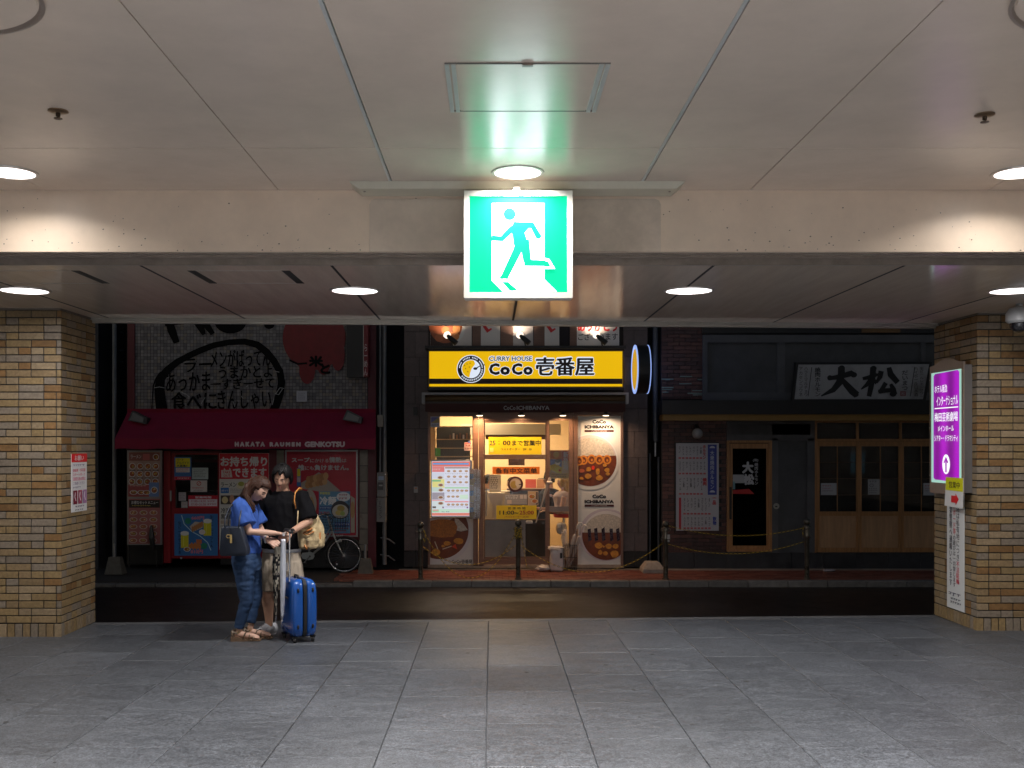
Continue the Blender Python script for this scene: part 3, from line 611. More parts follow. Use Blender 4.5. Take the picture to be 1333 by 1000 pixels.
m_black = pbr('black_metal', (.015, .014, .014), .45)
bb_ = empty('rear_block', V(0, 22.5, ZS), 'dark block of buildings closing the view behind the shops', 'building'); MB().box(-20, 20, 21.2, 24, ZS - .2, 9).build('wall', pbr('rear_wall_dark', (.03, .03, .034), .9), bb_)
# ================================================================ RAMEN SHOP (left)
rs = empty('ramen_shop', V(P(320, 0, YF).x, YF + 1, ZS - .05), 'two storey ramen shop with mosaic tiled wall and dark red awning, left of the gap', 'shop building')
m_mar = pbr('maroon_paint', (.11, .008, .018), .45, var=.2, scale=4, dirt=.3)
m_redp = pbr('red_paint', (.28, .008, .016), .4, var=.15, scale=5)
bx(165, TOP, 490, 586, YF + .02, 3.5, pbr('grout_dark', (.045, .04, .04), .9), 'wall', rs)
bx(165, 586, 212, 735, YF + .30, 3, m_blackp, 'lower_wall', rs); bx(287, 586, 490, 735, YF + .03, 3, m_blackp, 'lower_wall', rs)
bx(212, 586, 287, 735, YF + 2.2, .1, m_blackp, 'room_back_wall', rs)
T1 = [pbr('mosaic_a', (.21, .195, .195), .5, var=.15), pbr('mosaic_b', (.28, .265, .255), .5, var=.15), pbr('mosaic_c', (.16, .15, .155), .4, var=.15), pbr('mosaic_d', (.27, .235, .195), .35, var=.15)]
tiles(175, 400, 478, 537, YF + .02, 4.3, 4.3, .55, .012, T1, 'mosaic_tile', rs, 5, weights=[4, 3, 2, 2])
bx(166, TOP, 175, 540, YF - .03, .06, m_mar, 'corner_strip', rs); bx(479, TOP, 489.5, 738, YF - .04, .07, m_mar, 'corner_strip', rs)
T2 = [pbr('wall_tile_beige', (.26, .23, .185), .3, var=.12), pbr('wall_tile_beige_dark', (.21, .185, .15), .35, var=.12)]
for i in range(7):
    bx(467.5, 586 + i * 20.6, 479, 586 + i * 20.6 + (20 if i < 6 else 8), YF + .005, .03, T2[i % 2], 'wall_tile', rs, .003)
    bx(360, 586 + i * 20.6, 369.5, 586 + i * 20.6 + (20 if i < 6 else 8), YF + .005, .03, T2[(i + 1) % 2], 'wall_tile', rs, .003)
bx(350, 586, 360, 717, YF - .01, .04, m_mar, 'post', rs); bx(284, 711, 352, 727, YF, .03, m_redp, 'kick_board', rs)
bx(465.5, 584, 468, 703, YF - .02, .05, m_mar, 'post', rs)
bx(352, 717, 490, 739, YF - .03, .06, m_blackp, 'plinth', rs)
# mural: brushed black outline, characters, red gourd
INK = pbr('mural_ink', (.005, .005, .005), .7, spec=.12); cm = Card('mural', None, None, 175, 420, 478, 537, YF - .004, thick=.001, parent=rs, corners=[(255, 470), (256, 470), (256, 471), (255, 471)], mat=INK)
q = lambda *l: [(160 + x / 6.06, 420 + y / 6.06) for x, y in l]
cm.stroke(q((310, 705), (296, 610), (288, 520), (300, 440), (350, 375), (430, 310), (520, 262), (610, 220), (720, 178), (840, 155), (960, 150), (1060, 175), (1130, 230), (1190, 300), (1238, 385), (1252, 470), (1238, 560), (1212, 640), (1180, 705)), [15, 14, 13, 11.5, 9.5, 8.5, 8, 8, 7.5, 7.5, 8, 9, 9.5, 9, 9, 9.5, 10, 11, 10], INK)
cm.stroke(q((228, 700), (232, 600), (240, 500), (262, 440), (300, 390)), [1.2, 1.4, 1.6, 2, 2.5], INK)
for t, a, b, c_, e in (('ラー', 484, 285, 700, 395), ('メンがばってん', 690, 215, 1165, 355), ('うまかとよ', 755, 345, 1180, 445), ('あっかま', 340, 395, 690, 550), ('一すぎーせて', 690, 440, 1195, 530), ('食べに', 380, 545, 740, 705), ('きんしゃい', 745, 535, 1170, 690)):
    (x0, y0), (x1, y1) = q((a, b), (c_, e)); cm.text(t, x0, y0, x1, y1, INK, .035, slant=2)
cm.stroke(q((350, -60), (385, 60), (425, 160)), [9, 11, 8], INK); cm.stroke(q((330, 0), (480, -20)), 10, INK); cm.stroke(q((590, -20), (640, 95)), [14, 5], INK); cm.stroke(q((640, -10), (710, 90)), [10, 6], INK)
cm.ell(*q((850, -10))[0], 21, 16, INK); cm.ell(*q((1155, 15))[0], 7, 6, INK)
GOU = pbr('mural_red', (.20, .008, .012), .45, var=.15); cm.ell(409, 440, 41, 42, GOU, n=30); cm.ell(400, 482, 10.5, 18, GOU); cm.ell(421, 468, 10, 20, GOU); cm.ell(440, 462, 9, 21, GOU)
cm.stroke([(377, 469), (388, 474), (400, 473)], 2.5, INK); cm.text('米', 402, 463, 421, 478, INK, .06); cm.text('と', 417, 473, 430, 487, INK, .06)
SV = pbr('mural_pale', (.5, .5, .48), .3)                        # thin pale strokes laid over the black ink
for a in (q((250, 515), (290, 508), (330, 516)), q((350, 438), (368, 428)), q((480, 315), (530, 306)), q((1205, 385), (1235, 392)), q((1205, 565), (1240, 515), (1272, 520)), q((1200, 560), (1230, 570), (1260, 525)), q((1180, 650), (1192, 600)), q((455, 548), (500, 565), (530, 590)), q((620, 640), (650, 590)), q((870, 620), (885, 665)), q((935, 580), (950, 600)), q((990, 495), (975, 508))):
    cm.stroke(a, .8, SV)
cm.done(); cm.root['kind'] = 'stuff'
pl = Card('plaque', 'small pale square plaque on the mosaic wall above the red awning', 'plaque', 386, 509, 399.5, 523, YF - .03, base=(.42, .42, .44), thick=.03); pl.lines(388, 511, 398, 521, 4, (.18, .18, .2), 3); pl.done()
# vertical projecting sign
e = empty('vertical_sign', P(465, 492, YF - .3), 'black projecting box sign with a red edge strip on the ramen shop wall', 'projecting sign')
bx(451, 330, 473, 491, YF - .35, .34, m_black, 'box', e); c = Card('edge_panel', None, None, 473.2, 330, 479, 490, YF - .34, base=(.16, .012, .016), thick=.3, parent=e)
c.text('らーめん', 474, 448, 478.4, 489, (.5, .45, .42), .02, True); c.done(); bx(472.6, 330, 473.4, 491, YF - .356, .02, m_rim, 'edge_trim', e)
# awning
YA = YF - .62; aw = empty('red_awning', P(320, 584, YA), 'wide dark red fabric awning with pale roman lettering over the ramen shop front', 'awning')
m_fab = pbr('awning_fabric', (.30, .008, .040), .75, var=.12, scale=3, bump=.4, bscale=90, dirt=.35)
a0, a1 = P(166, 537, YF - .05), P(489, 537, YF - .05); b0, b1 = P(149.5, 571, YA), P(489, 571, YA); c0 = P(149.5, 584.5, YA)
N = 24; vs = []; fs = []
for i in range(N + 1):
    t = i / N
    for j in range(5):
        s_ = j / 4; p = a0.lerp(a1, t).lerp(b0.lerp(b1, t), s_); p.z -= .015 * math.sin(math.pi * s_) * abs(math.sin(math.pi * t * 6)); vs.append(p)
for i in range(N):
    for j in range(4): fs.append((i * 5 + j, i * 5 + j + 1, (i + 1) * 5 + j + 1, (i + 1) * 5 + j))
MB().add(vs, fs).build('canopy_cloth', m_fab, aw, 'all')
zt_ = P(0, 537, YF - .05).z
MB().add([a0, a0 + V(0, .03, 0), a1 + V(0, .03, 0), a1, a0 + V(0, -.02, .06), a1 + V(0, -.02, .06)], [(0, 3, 5, 4)]).build('top_flap', m_fab, aw)
vl = MB(); vs = []; fs = []
for i in range(49):
    t = i / 48; p = b0.lerp(b1, t); vs += [p, V(p.x, p.y - .008 + .006 * math.sin(i * 1.3), c0.z + .008 * math.sin(i * .9))]
for i in range(48): fs.append((2 * i, 2 * i + 1, 2 * i + 3, 2 * i + 2))
vl.add(vs, fs).build('valance', m_fab, aw, 'all')
for x, u in ((a0.x, 149.5), (a1.x, 489)):
    p = P(u, 571, YA); MB().add([V(x, YF - .05, zt_), p, V(p.x, YA, c0.z), V(x, YF - .05, c0.z)], [(0, 1, 2, 3)]).build('side_cloth', m_fab, aw)
c = Card('valance_print', None, None, 300, 570, 460, 586, YA - .02, thick=.001, parent=aw, corners=[(300, 583), (301, 583), (301, 583.5), (300, 583.5)], mat=m_fab)
LTR = (.55, .45, .44); c.text('H A K A T A', 305.5, 575.2, 345, 581.6, LTR, .12); c.text('R A U M E N', 351, 575.6, 391.5, 581.6, LTR, .12); c.text('GENKOTSU', 396.5, 574.8, 449, 582.2, LTR, .08)
# floodlights on the awning
def flood(u, v, s, lab):
    p = P(u, v, YF - .25); e = empty('floodlight', p, lab, 'floodlight', 'floodlights on the red awning')
    m_ = MB(); m_.prism([(p.x - .15, p.z - .06), (p.x + .15, p.z - .12), (p.x + .17, p.z - .02), (p.x - .08, p.z + .1)][::s], p.y - .1, p.y + .06); m_.build('lamp_body', pbr('flood_grey', (.07, .07, .075), .4, metal=.3), e)
    MB().prism([(p.x - .12, p.z - .05), (p.x + .1, p.z - .09), (p.x + .12, p.z - .02), (p.x - .06, p.z + .07)], p.y - .108, p.y - .102).build('lamp_glass', pbr('flood_glass', (.2, .2, .2), .1), e)
    MB().tube([(p.x + .1 * s, p.y + .05, p.z - .08), (p.x + .18 * s, p.y + .2, p.z + .03), (p.x + .2 * s, p.y + .25, p.z + .02)], .015).build('bracket', m_black, e)
flood(181, 543, 1, 'dark floodlight with a glass face at the left end of the red awning'); flood(459, 542, -1, 'dark tubular floodlight at the right end of the red awning')
# menu board stand
mn = empty('menu_board', P(188, 738, YF - .15), 'tall stand of two framed ramen menus with bowl pictures, left of the red door', 'menu board')
m_alw = pbr('frame_silver', (.35, .34, .35), .35, metal=.6)
bx(165.5, 586.5, 210.5, 709.5, YF - .10, .05, m_alw, 'board_frame', mn)
for u in (168, 204): pipe(u, 709, 738, YF - .06, .012, m_black, 'leg', mn)
c = Card('menu_sheet', None, None, 167.5, 588.5, 208.5, 647, YF - .106, base=(.40, .27, .22), parent=mn)
c.rect(168, 589, 208, 600, (.25, .09, .08)); c.text('ラーメン', 170, 592, 184, 597, WHT, .03); c.rect(186, 591, 195, 599, (.45, .12, .12)); c.dish(203, 595, 4)
for j in range(3):
    for i in range(4): c.dish(172.5 + i * 10.2, 607 + j * 10, 4.3, soup=(.3, .08, .03), seed=j); c.rect(168.5 + i * 10.2, 611.8 + j * 10, 176.5 + i * 10.2, 612.8 + j * 10, (.05, .03, .03))
c.rect(168, 631, 195, 646.5, (.30, .06, .06)); c.rect(195, 628, 208, 646.5, (.12, .2, .4)); c.lines(170, 631, 192, 634, 1, (.6, .5, .4), 3)
for i, a in enumerate((175, 185, 192)): c.dish(a, 641, 5, ry=3, seed=i)
c.dish(202, 638, 4.5, seed=9); c.done()
c = Card('menu_sheet', None, None, 167.5, 649.5, 208.5, 708, YF - .106, base=(.33, .11, .105), parent=mn)
c.rect(168, 651, 208, 661, (.03, .02, .02)); c.text('お得なセットメニュー', 171, 652, 206, 656.5, WHT, .02); c.lines(172, 657.3, 204, 659.6, 1, (.7, .5, .1), 2)
for j in range(5):
    for i in range(3): c.dish(174 + i * 13, 667.5 + j * 9, 5.2, ry=3.2, soup=(.3, .12, .06), plate=(.5, .42, .38), bits=2, seed=j)
c.done()
MB().tube([P(197, 684, YF - .16), P(197.5, 700, YF - .17), P(199, 716, YF - .16)], [.02, .05, .03], None, 8).build('folded_umbrella', m_black, mn)
# red sliding door with glass
dr = empty('red_door', P(248, 733, YF - .02), 'red sliding shop door with glass, covered with notices, between the menu stand and the takeout poster', 'door')
frame(213, 587, 222, 733, YF - .03, .08, 4.4, m_redp, 'jamb', dr); bx(213, 587, 287, 590, YF - .028, .08, m_mar, 'lintel', dr)
for (a, b, c_, e2) in ((223, 590, 228, 727), (283.5, 590, 288, 727), (228, 661.5, 283.5, 669), (228, 723, 283.5, 727), (228, 590, 283.5, 592)): bx(a, b, c_, e2, YF - .01, .05, m_redp, 'door_rail', dr)
bx(228, 592, 283.5, 661.5, YF + .01, .006, m_glass, 'pane', dr); bx(228, 669, 283.5, 723, YF + .01, .01, m_redp, 'lower_panel', dr)
bx(221, 639, 223.2, 652.5, YF - .045, .02, pbr('steel', (.4, .4, .42), .3, metal=.8), 'pull_plate', dr); pipe(229.5, 634, 660, YF - .05, .014, m_black, 'handle', dr)
MB().ball(P(236, 727, YF - .03), .02).build('bolt', MC['steel'], dr)
# things inside the ramen shop seen dimly through the door
bx(232, 640, 280, 732, YF + 1.6, .4, pbr('dark_wood', (.05, .025, .015), .5, var=.2), 'counter', rs); bx(228, 598, 284, 602, YF + 1.9, .1, m_mar, 'shelf', rs)
def poster(lab, u0, v0, u1, v1, Y, base=(.7, .7, .68), name='poster', cat='poster', **k): return Card(name, lab, cat, u0, v0, u1, v1, Y, base=base, **k)
YP = YF - .02
c = poster('small yellow and blue recruiting poster on the red door glass', 227, 595, 249, 625, YP, (.05, .16, .42)); c.rect(228.5, 596.5, 247.5, 608, (.75, .6, .02)); c.text('パート', 230, 597, 239, 600, (.02, .02, .1), .02); c.text('アルバイト', 230, 601, 246, 604, (.02, .02, .1), .02); c.text('大募集!!', 230, 604.8, 244, 608, (.02, .02, .1), .03); c.rect(229, 609, 247, 615, (.6, .6, .62)); c.lines(230, 609, 246, 615, 3, (.5, .05, .05), 4); c.rect(227.3, 620.5, 248.8, 624.8, (.45, .02, .04)); c.lines(231, 621.5, 247, 624, 1, WHT, 4); c.done()
c = poster('pale grey typed notice on the red door glass, right of the recruiting poster', 250, 609, 271, 624, YP - .003, (.42, .5, .5)); c.lines(252, 611, 269, 622, 5, (.1, .12, .14), 5); c.done()
c = poster('white no smoking notice with a red symbol on the red door glass', 248, 625.5, 269.5, 640.5, YP - .006, (.55, .5, .48)); c.ell(259, 629.5, 3, 3, (.45, .05, .04)); c.ell(259, 629.5, 2.2, 2.2, (.55, .5, .48)); c.stroke([(257, 631.5), (261, 627.5)], .7, (.45, .05, .04)); c.lines(250, 634, 268, 637, 1, (.45, .05, .04), 5); c.lines(252, 637.5, 266, 639.5, 1, (.2, .1, .1), 7); c.done()
c = poster('upper of two tiny white stickers beside the red door handle', 232.5, 641, 242, 652, YP - .003, (.42, .4, .42), 'sticker', 'sticker'); c.lines(233.5, 642, 241, 651, 4, (.12, .1, .12), 8); c.done()
c = poster('lower of two tiny white stickers beside the red door handle', 236, 653, 244, 661, YP - .006, (.45, .42, .42), 'sticker', 'sticker'); c.lines(237, 654, 243, 660, 3, (.3, .1, .1), 9); c.done()
c = poster('red and white opening hours sign across the middle of the red door', 245, 645, 283.5, 661.5, YP - .009, (.45, .012, .03), 'hours_sign', 'sign'); c.text('営業時間', 254, 646, 275, 649, WHT, .03); c.rect(245.8, 650, 282.8, 659, (.62, .55, .58)); c.text('11:00~14:30', 249, 651, 268, 654, (.4, .02, .08), .01); c.text('17:30~21:30', 249, 655.3, 268, 658.3, (.4, .02, .08), .01); c.lines(270, 651, 282, 658.5, 2, (.4, .05, .1), 3); c.done()
c = poster('blue beer set poster with two mugs and fried food on the lower red door', 227, 669, 283.5, 723.5, YP - .012, (.03, .14, .36))
qb = lambda x, y: (155 + x / 6.25, 575 + y / 6.25)
c.stroke([qb(508, 598), qb(530, 670), qb(590, 730), qb(660, 768), qb(720, 820), qb(748, 885)], 1, (.4, .6, .7)); c.text('660円', *qb(588, 604), *qb(692, 636), (.62, .16, .18), .04); c.text('810円', *qb(582, 878), *qb(682, 912), (.62, .16, .18), .04)
c.text('生ビールセットA', *qb(738, 598), *qb(768, 862), (.01, .03, .08), .02, True); c.text('生ビールセットB', *qb(480, 648), *qb(508, 912), (.01, .03, .08), .02, True)
for (a, b) in ((720, 640), (535, 740)): x, y = qb(a, b); c.rect(x - 5, y, x + 5, y + 20, (.55, .5, .02)); c.ell(x, y + 1, 5.5, 3, (.7, .68, .6)); c.rect(x - 5, y - 1, x + 5, y + 3, (.7, .68, .6)); c.stroke([(x - 1.5, y + 5), (x - 1.5, y + 18)], .8, (.7, .66, .1))
c.poly([qb(575, 690), qb(620, 650), qb(690, 660), qb(680, 700), qb(600, 735)], (.45, .38, .3)); 
for i in range(6): x, y = qb(600 + i * 15, 712 - i * 8); c.ell(x, y, 1.6, 4, (.38, .16, .05), n=8)
for i in range(7): x, y = qb(580 + i * 13, 855 - (i % 2) * 12); c.ell(x, y, 1.8, 4, (.5, .17, .04), n=8)
c.rect(*qb(630, 795), *qb(675, 830), (.5, .15, .05)); c.dish(*qb(555, 875), 4.5, ry=3); c.dish(*qb(678, 735), 4.2, ry=3.4, bits=0, soup=(.6, .55, .5)); c.ell(*qb(563, 645), 4, 4, (.02, .2, .12)); c.ell(*qb(695, 848), 4, 4, (.02, .2, .12)); c.done()
# takeout poster
c = poster('large red and white takeout menu poster behind the woman', 285.5, 590, 350, 715.5, YF - .03, (.56, .54, .5))
c.rect(285.8, 590.3, 349.7, 623.6, (.50, .012, .03)); c.text('お持ち帰り', 287, 594.5, 348, 607.5, WHT, .05); c.text('できます', 303, 609, 347, 621.5, WHT, .05)
c.poly([(288, 612), (291, 612), (292, 609), (294, 612), (298, 612), (299, 609), (301, 612), (302.5, 621.5), (288, 621.5)], (.62, .58, .56)); c.text('TAKE', 290, 613, 300, 616.5, (.5, .02, .04), .03); c.text('OUT', 291, 617.5, 300, 620.8, (.5, .02, .04), .03)
c.text('ラーメン', 287.5, 628, 308, 634, (.02, .02, .02), .03); c.ell(314, 632, 6, 5, (.6, .55, .4)); c.ell(314, 630, 4, 3, (.3, .3, .05)); c.rect(287.5, 635, 298, 642, (.02, .13, .4)); c.text('Aセット', 288.5, 637, 297, 640.5, WHT, .02)
c.lines(300, 636, 345, 642, 3, (.2, .2, .2), 4); c.rect(287.5, 645, 320, 656.5, (.10, .07, .06)); c.ell(293, 651, 4, 4.5, (.6, .5, .25)); c.ell(302, 650, 3, 6, (.5, .28, .18)); c.ell(313, 650, 3, 3, (.6, .55, .45))
c.text('冷凍', 287.5, 661, 300, 668, (.02, .02, .02), .03); c.text('黒豚餃子', 287.5, 669, 310, 676, (.02, .02, .02), .03); c.rect(287.5, 677.5, 318, 682, (.4, .33, .26)); c.lines(287.5, 683.5, 318, 690, 2, (.05, .05, .05), 7); c.text('焼めし', 287.5, 691, 304, 698, (.02, .02, .02), .03); c.ell(295, 708, 7.5, 6.5, (.55, .4, .22)); c.ell(294, 707, 2.4, 2.2, (.5, .06, .04)); c.lines(310, 660, 348, 712, 10, (.25, .22, .2), 11, fill=.4); c.done()
# big red framed poster with inserts
fp = empty('framed_poster', P(418, 702, YF - .05), 'large red gyoza poster in a silver frame on the ramen shop wall, behind the bicycle', 'framed poster')
bx(369.5, 585.5, 466, 702.5, YF - .02, .04, m_mar, 'backing', fp); frame(371, 586, 465.5, 699, YF - .045, .03, 2, m_alw, 'frame_bar', fp)
c = Card('poster_sheet', None, None, 373, 588, 463.5, 697, YF - .034, base=(.40, .010, .03), parent=fp)
qf = lambda x, y: (370 + x / 5.407, 575 + y / 5.407); Q = lambda *l: [qf(*p) for p in l]
c.text('スープ', *qf(52, 112), *qf(180, 145), (.5, .5, .52), .05); c.text('にかける', *qf(182, 120), *qf(312, 147), (.5, .5, .52), .03); c.text('情熱', *qf(316, 108), *qf(402, 148), (.5, .5, .52), .05); c.text('は', *qf(405, 120), *qf(438, 146), (.5, .5, .52), .03)
c.text('誰', *qf(98, 162), *qf(142, 205), (.5, .5, .52), .05); c.text('にも', *qf(146, 172), *qf(208, 200), (.5, .5, .52), .03); c.text('負けません。', *qf(212, 162), *qf(455, 203), (.5, .5, .52), .05)
c.poly(Q((120, 290), (245, 215), (395, 345), (300, 360), (120, 330)), (.33, .28, .24))
for i in range(12): c.ell(*qf(165 + (i % 6) * 24 + (i // 6) * 8, 305 - (i % 6) * 5 - (i // 6) * 38), 3.6, 4.8, [(.42, .2, .07), (.35, .15, .05), (.5, .28, .12)][i % 3], n=9)
c.ell(*qf(180, 440), 9, 19, (.4, .34, .28)); c.ell(*qf(185, 450), 5, 12, (.42, .24, .1)); c.text('ト!', *qf(165, 370), *qf(190, 395), (.5, .4, .4), .03)
c.poly(Q((470, 380), (497, 400), (497, 640), (470, 640)), (.4, .34, .26)); c.ell(*qf(482, 480), 2.8, 11, (.42, .24, .1))
c.rect(*qf(90, 185), *qf(118, 315), (.03, .13, .36)); c.rect(*qf(92, 190), *qf(115, 245), (.6, .5, .02)); c.rect(*qf(92, 250), *qf(115, 285), (.5, .4, .42))
c.rect(*qf(245, 350), *qf(465, 645), (.10, .24, .38)); c.text('季節限定', *qf(250, 354), *qf(325, 372), (.6, .55, .03), .03); c.text('冷麺', *qf(250, 385), *qf(368, 445), (.65, .68, .7), .05); c.ell(*qf(418, 388), 9, 6, (.62, .62, .62)); c.lines(*qf(385, 365), *qf(452, 412), 2, (.35, .05, .08), 3)
c.rect(*qf(250, 455), *qf(372, 478), (.04, .08, .25)); c.lines(*qf(252, 458), *qf(370, 476), 1, (.4, .5, .6), 3); c.ell(*qf(395, 480), 12, 12, (.05, .05, .06)); c.ell(*qf(395, 490), 10.5, 9, (.45, .42, .36)); c.ell(*qf(400, 470), 5, 4, (.35, .25, .06)); c.ell(*qf(385, 500), 4.5, 3.2, (.5, .4, .12)); c.ell(*qf(412, 505), 3, 3, (.3, .38, .1)); c.text('冷麺セット', *qf(446, 410), *qf(462, 560), (.02, .02, .05), .02, True)
c.lines(*qf(248, 487), *qf(330, 515), 1, (.4, .05, .1), 5); c.lines(*qf(250, 520), *qf(350, 640), 6, (.05, .06, .1), 6); c.rect(*qf(355, 568), *qf(463, 598), (.05, .1, .3)); c.lines(*qf(358, 572), *qf(460, 595), 1, (.5, .55, .6), 7); c.lines(*qf(355, 602), *qf(460, 640), 2, (.4, .08, .12), 8)
c.lines(*qf(280, 652), *qf(430, 668), 1, (.6, .5, .5), 8); c.done()
bx(373, 588, 463.5, 697, YF - .048, .003, glass('poster_glass', ior=1.12), 'cover_pane', fp)
# left alley
al = empty('alley_building', V(-7.5, YF + 1.2, ZS), 'dark building with pipes and shutters in the alley behind the left pillar', 'building')
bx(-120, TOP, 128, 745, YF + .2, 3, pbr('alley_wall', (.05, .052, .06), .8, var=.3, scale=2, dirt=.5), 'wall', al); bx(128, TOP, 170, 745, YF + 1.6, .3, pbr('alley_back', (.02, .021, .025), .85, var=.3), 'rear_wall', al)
for i, v in enumerate((432, 455, 470)): bx(130, v, 160, v + 1.5, YF + 1.2, .05, pbr('alley_rail', (.10, .12, .16), .4, metal=.5), 'rail', al)
bx(131, 508, 139, 545, YF + 1.1, .3, pbr('alley_unit', (.09, .1, .12), .6), 'window', al); bx(130, 590, 139, 742, YF + .9, .1, pbr('shutter_grey', (.08, .08, .085), .5, var=.2), 'shutter', al)
for i in range(8): bx(139.5 + i * 3, 585, 141.5 + i * 3, 700, YF + 1.3, .04, m_black, 'slat', al)
m_pipe = pbr('drain_pipe', (.16, .17, .18), .4, metal=.2, var=.25, scale=3, dirt=.4)
for u, r, lab in ((149, .035, 'grey vertical drain pipe in the dark alley beside the left brick pillar'),):
    a = P(u, TOP, YF - .1); b = P(u, 728, YF - .1); o = MB().cyl(a, b, r, None, 14).build('drain_pipe', m_pipe, None, True); tag(o, lab, 'pipe')
def cone_block(u0, v0, u1, v1, Y, lab, post=None):
    a, b = P(u0, v1, Y), P(u1, v0, Y); e = empty('concrete_base', V((a.x + b.x) / 2, Y, a.z), lab, 'concrete block'); w_ = (b.x - a.x); i = w_ * .18; m_ = MB(); d = w_ * .8
    r0 = [V(a.x, Y - d / 2, a.z), V(b.x, Y - d / 2, a.z), V(b.x, Y + d / 2, a.z), V(a.x, Y + d / 2, a.z)]; r1 = [V(a.x + i, Y - d / 2 + i, b.z), V(b.x - i, Y - d / 2 + i, b.z), V(b.x - i, Y + d / 2 - i, b.z), V(a.x + i, Y + d / 2 - i, b.z)]
    m_.loft([r0, r1]); m_.build('block', pbr('old_concrete', (.13, .12, .10), .85, var=.25, scale=14, bump=.5, bscale=60), e)
    if post: p = P(post[0], post[1], Y); MB().cyl((p.x, Y, b.z), (p.x, Y, p.z), .022, None, 12).build('post_stub', pbr('zinc', (.3, .31, .33), .35, metal=.7), e, True)
cone_block(139, 725, 162, 747, YF - .5, 'weathered concrete base with a short steel post in the dark alley, left', (149, 708))
cone_block(466, 727, 486, 748, YF - .5, 'weathered concrete base with a short steel post, behind the bicycle wheel', (475.5, 709))
# pipes, meter box between ramen and curry shop
e = empty('meter_cabinet', P(497, 680, YF - .2), 'narrow grey meter cabinet with a scrawl of graffiti on the pipes beside the ramen shop', 'meter cabinet')
m_met = pbr('meter_grey', (.20, .20, .195), .5, var=.15, scale=6, dirt=.4)
bx(490.5, 615, 502.5, 647, YF - .26, .2, m_met, 'upper_case', e, .01); bx(490, 648, 502, 680, YF - .28, .22, m_met, 'lower_case', e, .01)
c = Card('display', None, None, 492.5, 620, 499.5, 625, YF - .264, base=(.25, .32, .42), parent=e); c.done(); c = Card('dial_window', None, None, 491.5, 628, 499, 638, YF - .264, base=(.07, .07, .07), parent=e); c.rect(493, 631, 498, 633, (.25, .25, .25)); c.done()
c = Card('graffiti', None, None, 491, 650, 492, 651, YF - .283, base=(.03, .03, .03), thick=.001, parent=e)
for a in (((493, 653), (495, 652), (494, 657), (496, 656)), ((493, 659), (497, 660), (494, 663)), ((494, 665), (496, 664), (496, 668), (493, 668)), ((494, 670), (497, 673), (494, 675))): c.stroke(list(a), .7, (.02, .02, .02))
c.done()
MB().ball(P(501.5, 617.5, YF - .27), .012).build('seal', pbr('white_gloss', (.8, .8, .8), .2), e)  # small glossy white ball at the corner of the upper case
for u, v0, v1, r, lab in ((495, TOP, 615, .02, 'thin grey conduit above the meter cabinet'), (500.5, TOP, 735, .034, 'grey drain pipe right of the meter cabinet')):
    o = MB().cyl(P(u, v0, YF - .1), P(u, v1, YF - .1), r, None, 12).build('drain_pipe', m_pipe, None, True); tag(o, lab, 'pipe')
e = empty('junction_box', P(495, 556, YF - .15), 'small beige junction box on the conduit beside the right end of the awning', 'junction box'); bx(491, 540, 499, 556, YF - .17, .12, pbr('jbox', (.28, .25, .2), .5), 'case', e, .01)
for z in (700, 722): MB().tube([P(495, z, YF - .1), P(506, z + 2, YF - .1), P(514, z + 8, YF - .05)], .012).build('service_pipe', m_pipe, e, True)
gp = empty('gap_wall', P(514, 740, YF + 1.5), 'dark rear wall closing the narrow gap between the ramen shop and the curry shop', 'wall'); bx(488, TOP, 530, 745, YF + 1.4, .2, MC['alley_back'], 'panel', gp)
# ================================================================ CURRY SHOP (centre)
cs = empty('curry_shop', V(P(684, 0, YF).x, YF + 1.5, ZS), 'brightly lit curry restaurant with yellow sign and stone cladding in the centre', 'shop building')
m_stone = pbr('cladding_stone', (.115, .085, .08), .5, var=.2, scale=12, bump=.25, bscale=80, objvar=.12, dirt=.25)
m_core = pbr('cladding_core', (.03, .025, .023), .9)
for (a, b, c_, d_) in ((526, TOP, 557.5, 738), (812, TOP, 843, 738), (557.5, TOP, 812, 428), (557.5, 428, 812, 541)): bx(a, b, c_, d_, YF + .03, .25, m_core, 'wall_core', cs)
rr = random.Random(9)
def stones(u0, u1, v0, v1, hs):
    v = v0; i = 0
    while v < v1 - 1:
        h = min(hs[i % len(hs)], v1 - v); sp = u0 + (u1 - u0) * (.45 if i % 2 else .62)
        for a, b in ((u0, sp), (sp, u1)): bx(a + .25, v + .25, b - .25, v + h - .25, YF + rr.uniform(-.002, .002), .028, m_stone, 'stone_slab', cs)
        v += h; i += 1
stones(526, 558, 400, 718, [32, 33, 25, 36]); stones(811.5, 843, 400, 718, [30, 34, 38, 30])
for a, b in ((526, 541), (541, 558), (811.5, 827), (827, 843)): bx(a + .2, 718.4, b - .2, 738, YF - .012, .04, m_blackp, 'plinth_slab', cs)
m_brn = pbr('bronze_frame', (.20, .115, .085), .42, metal=.25, var=.15, scale=3, stretch=(1, 1, 12), bump=.15, bscale=20)
YD = YF - .02
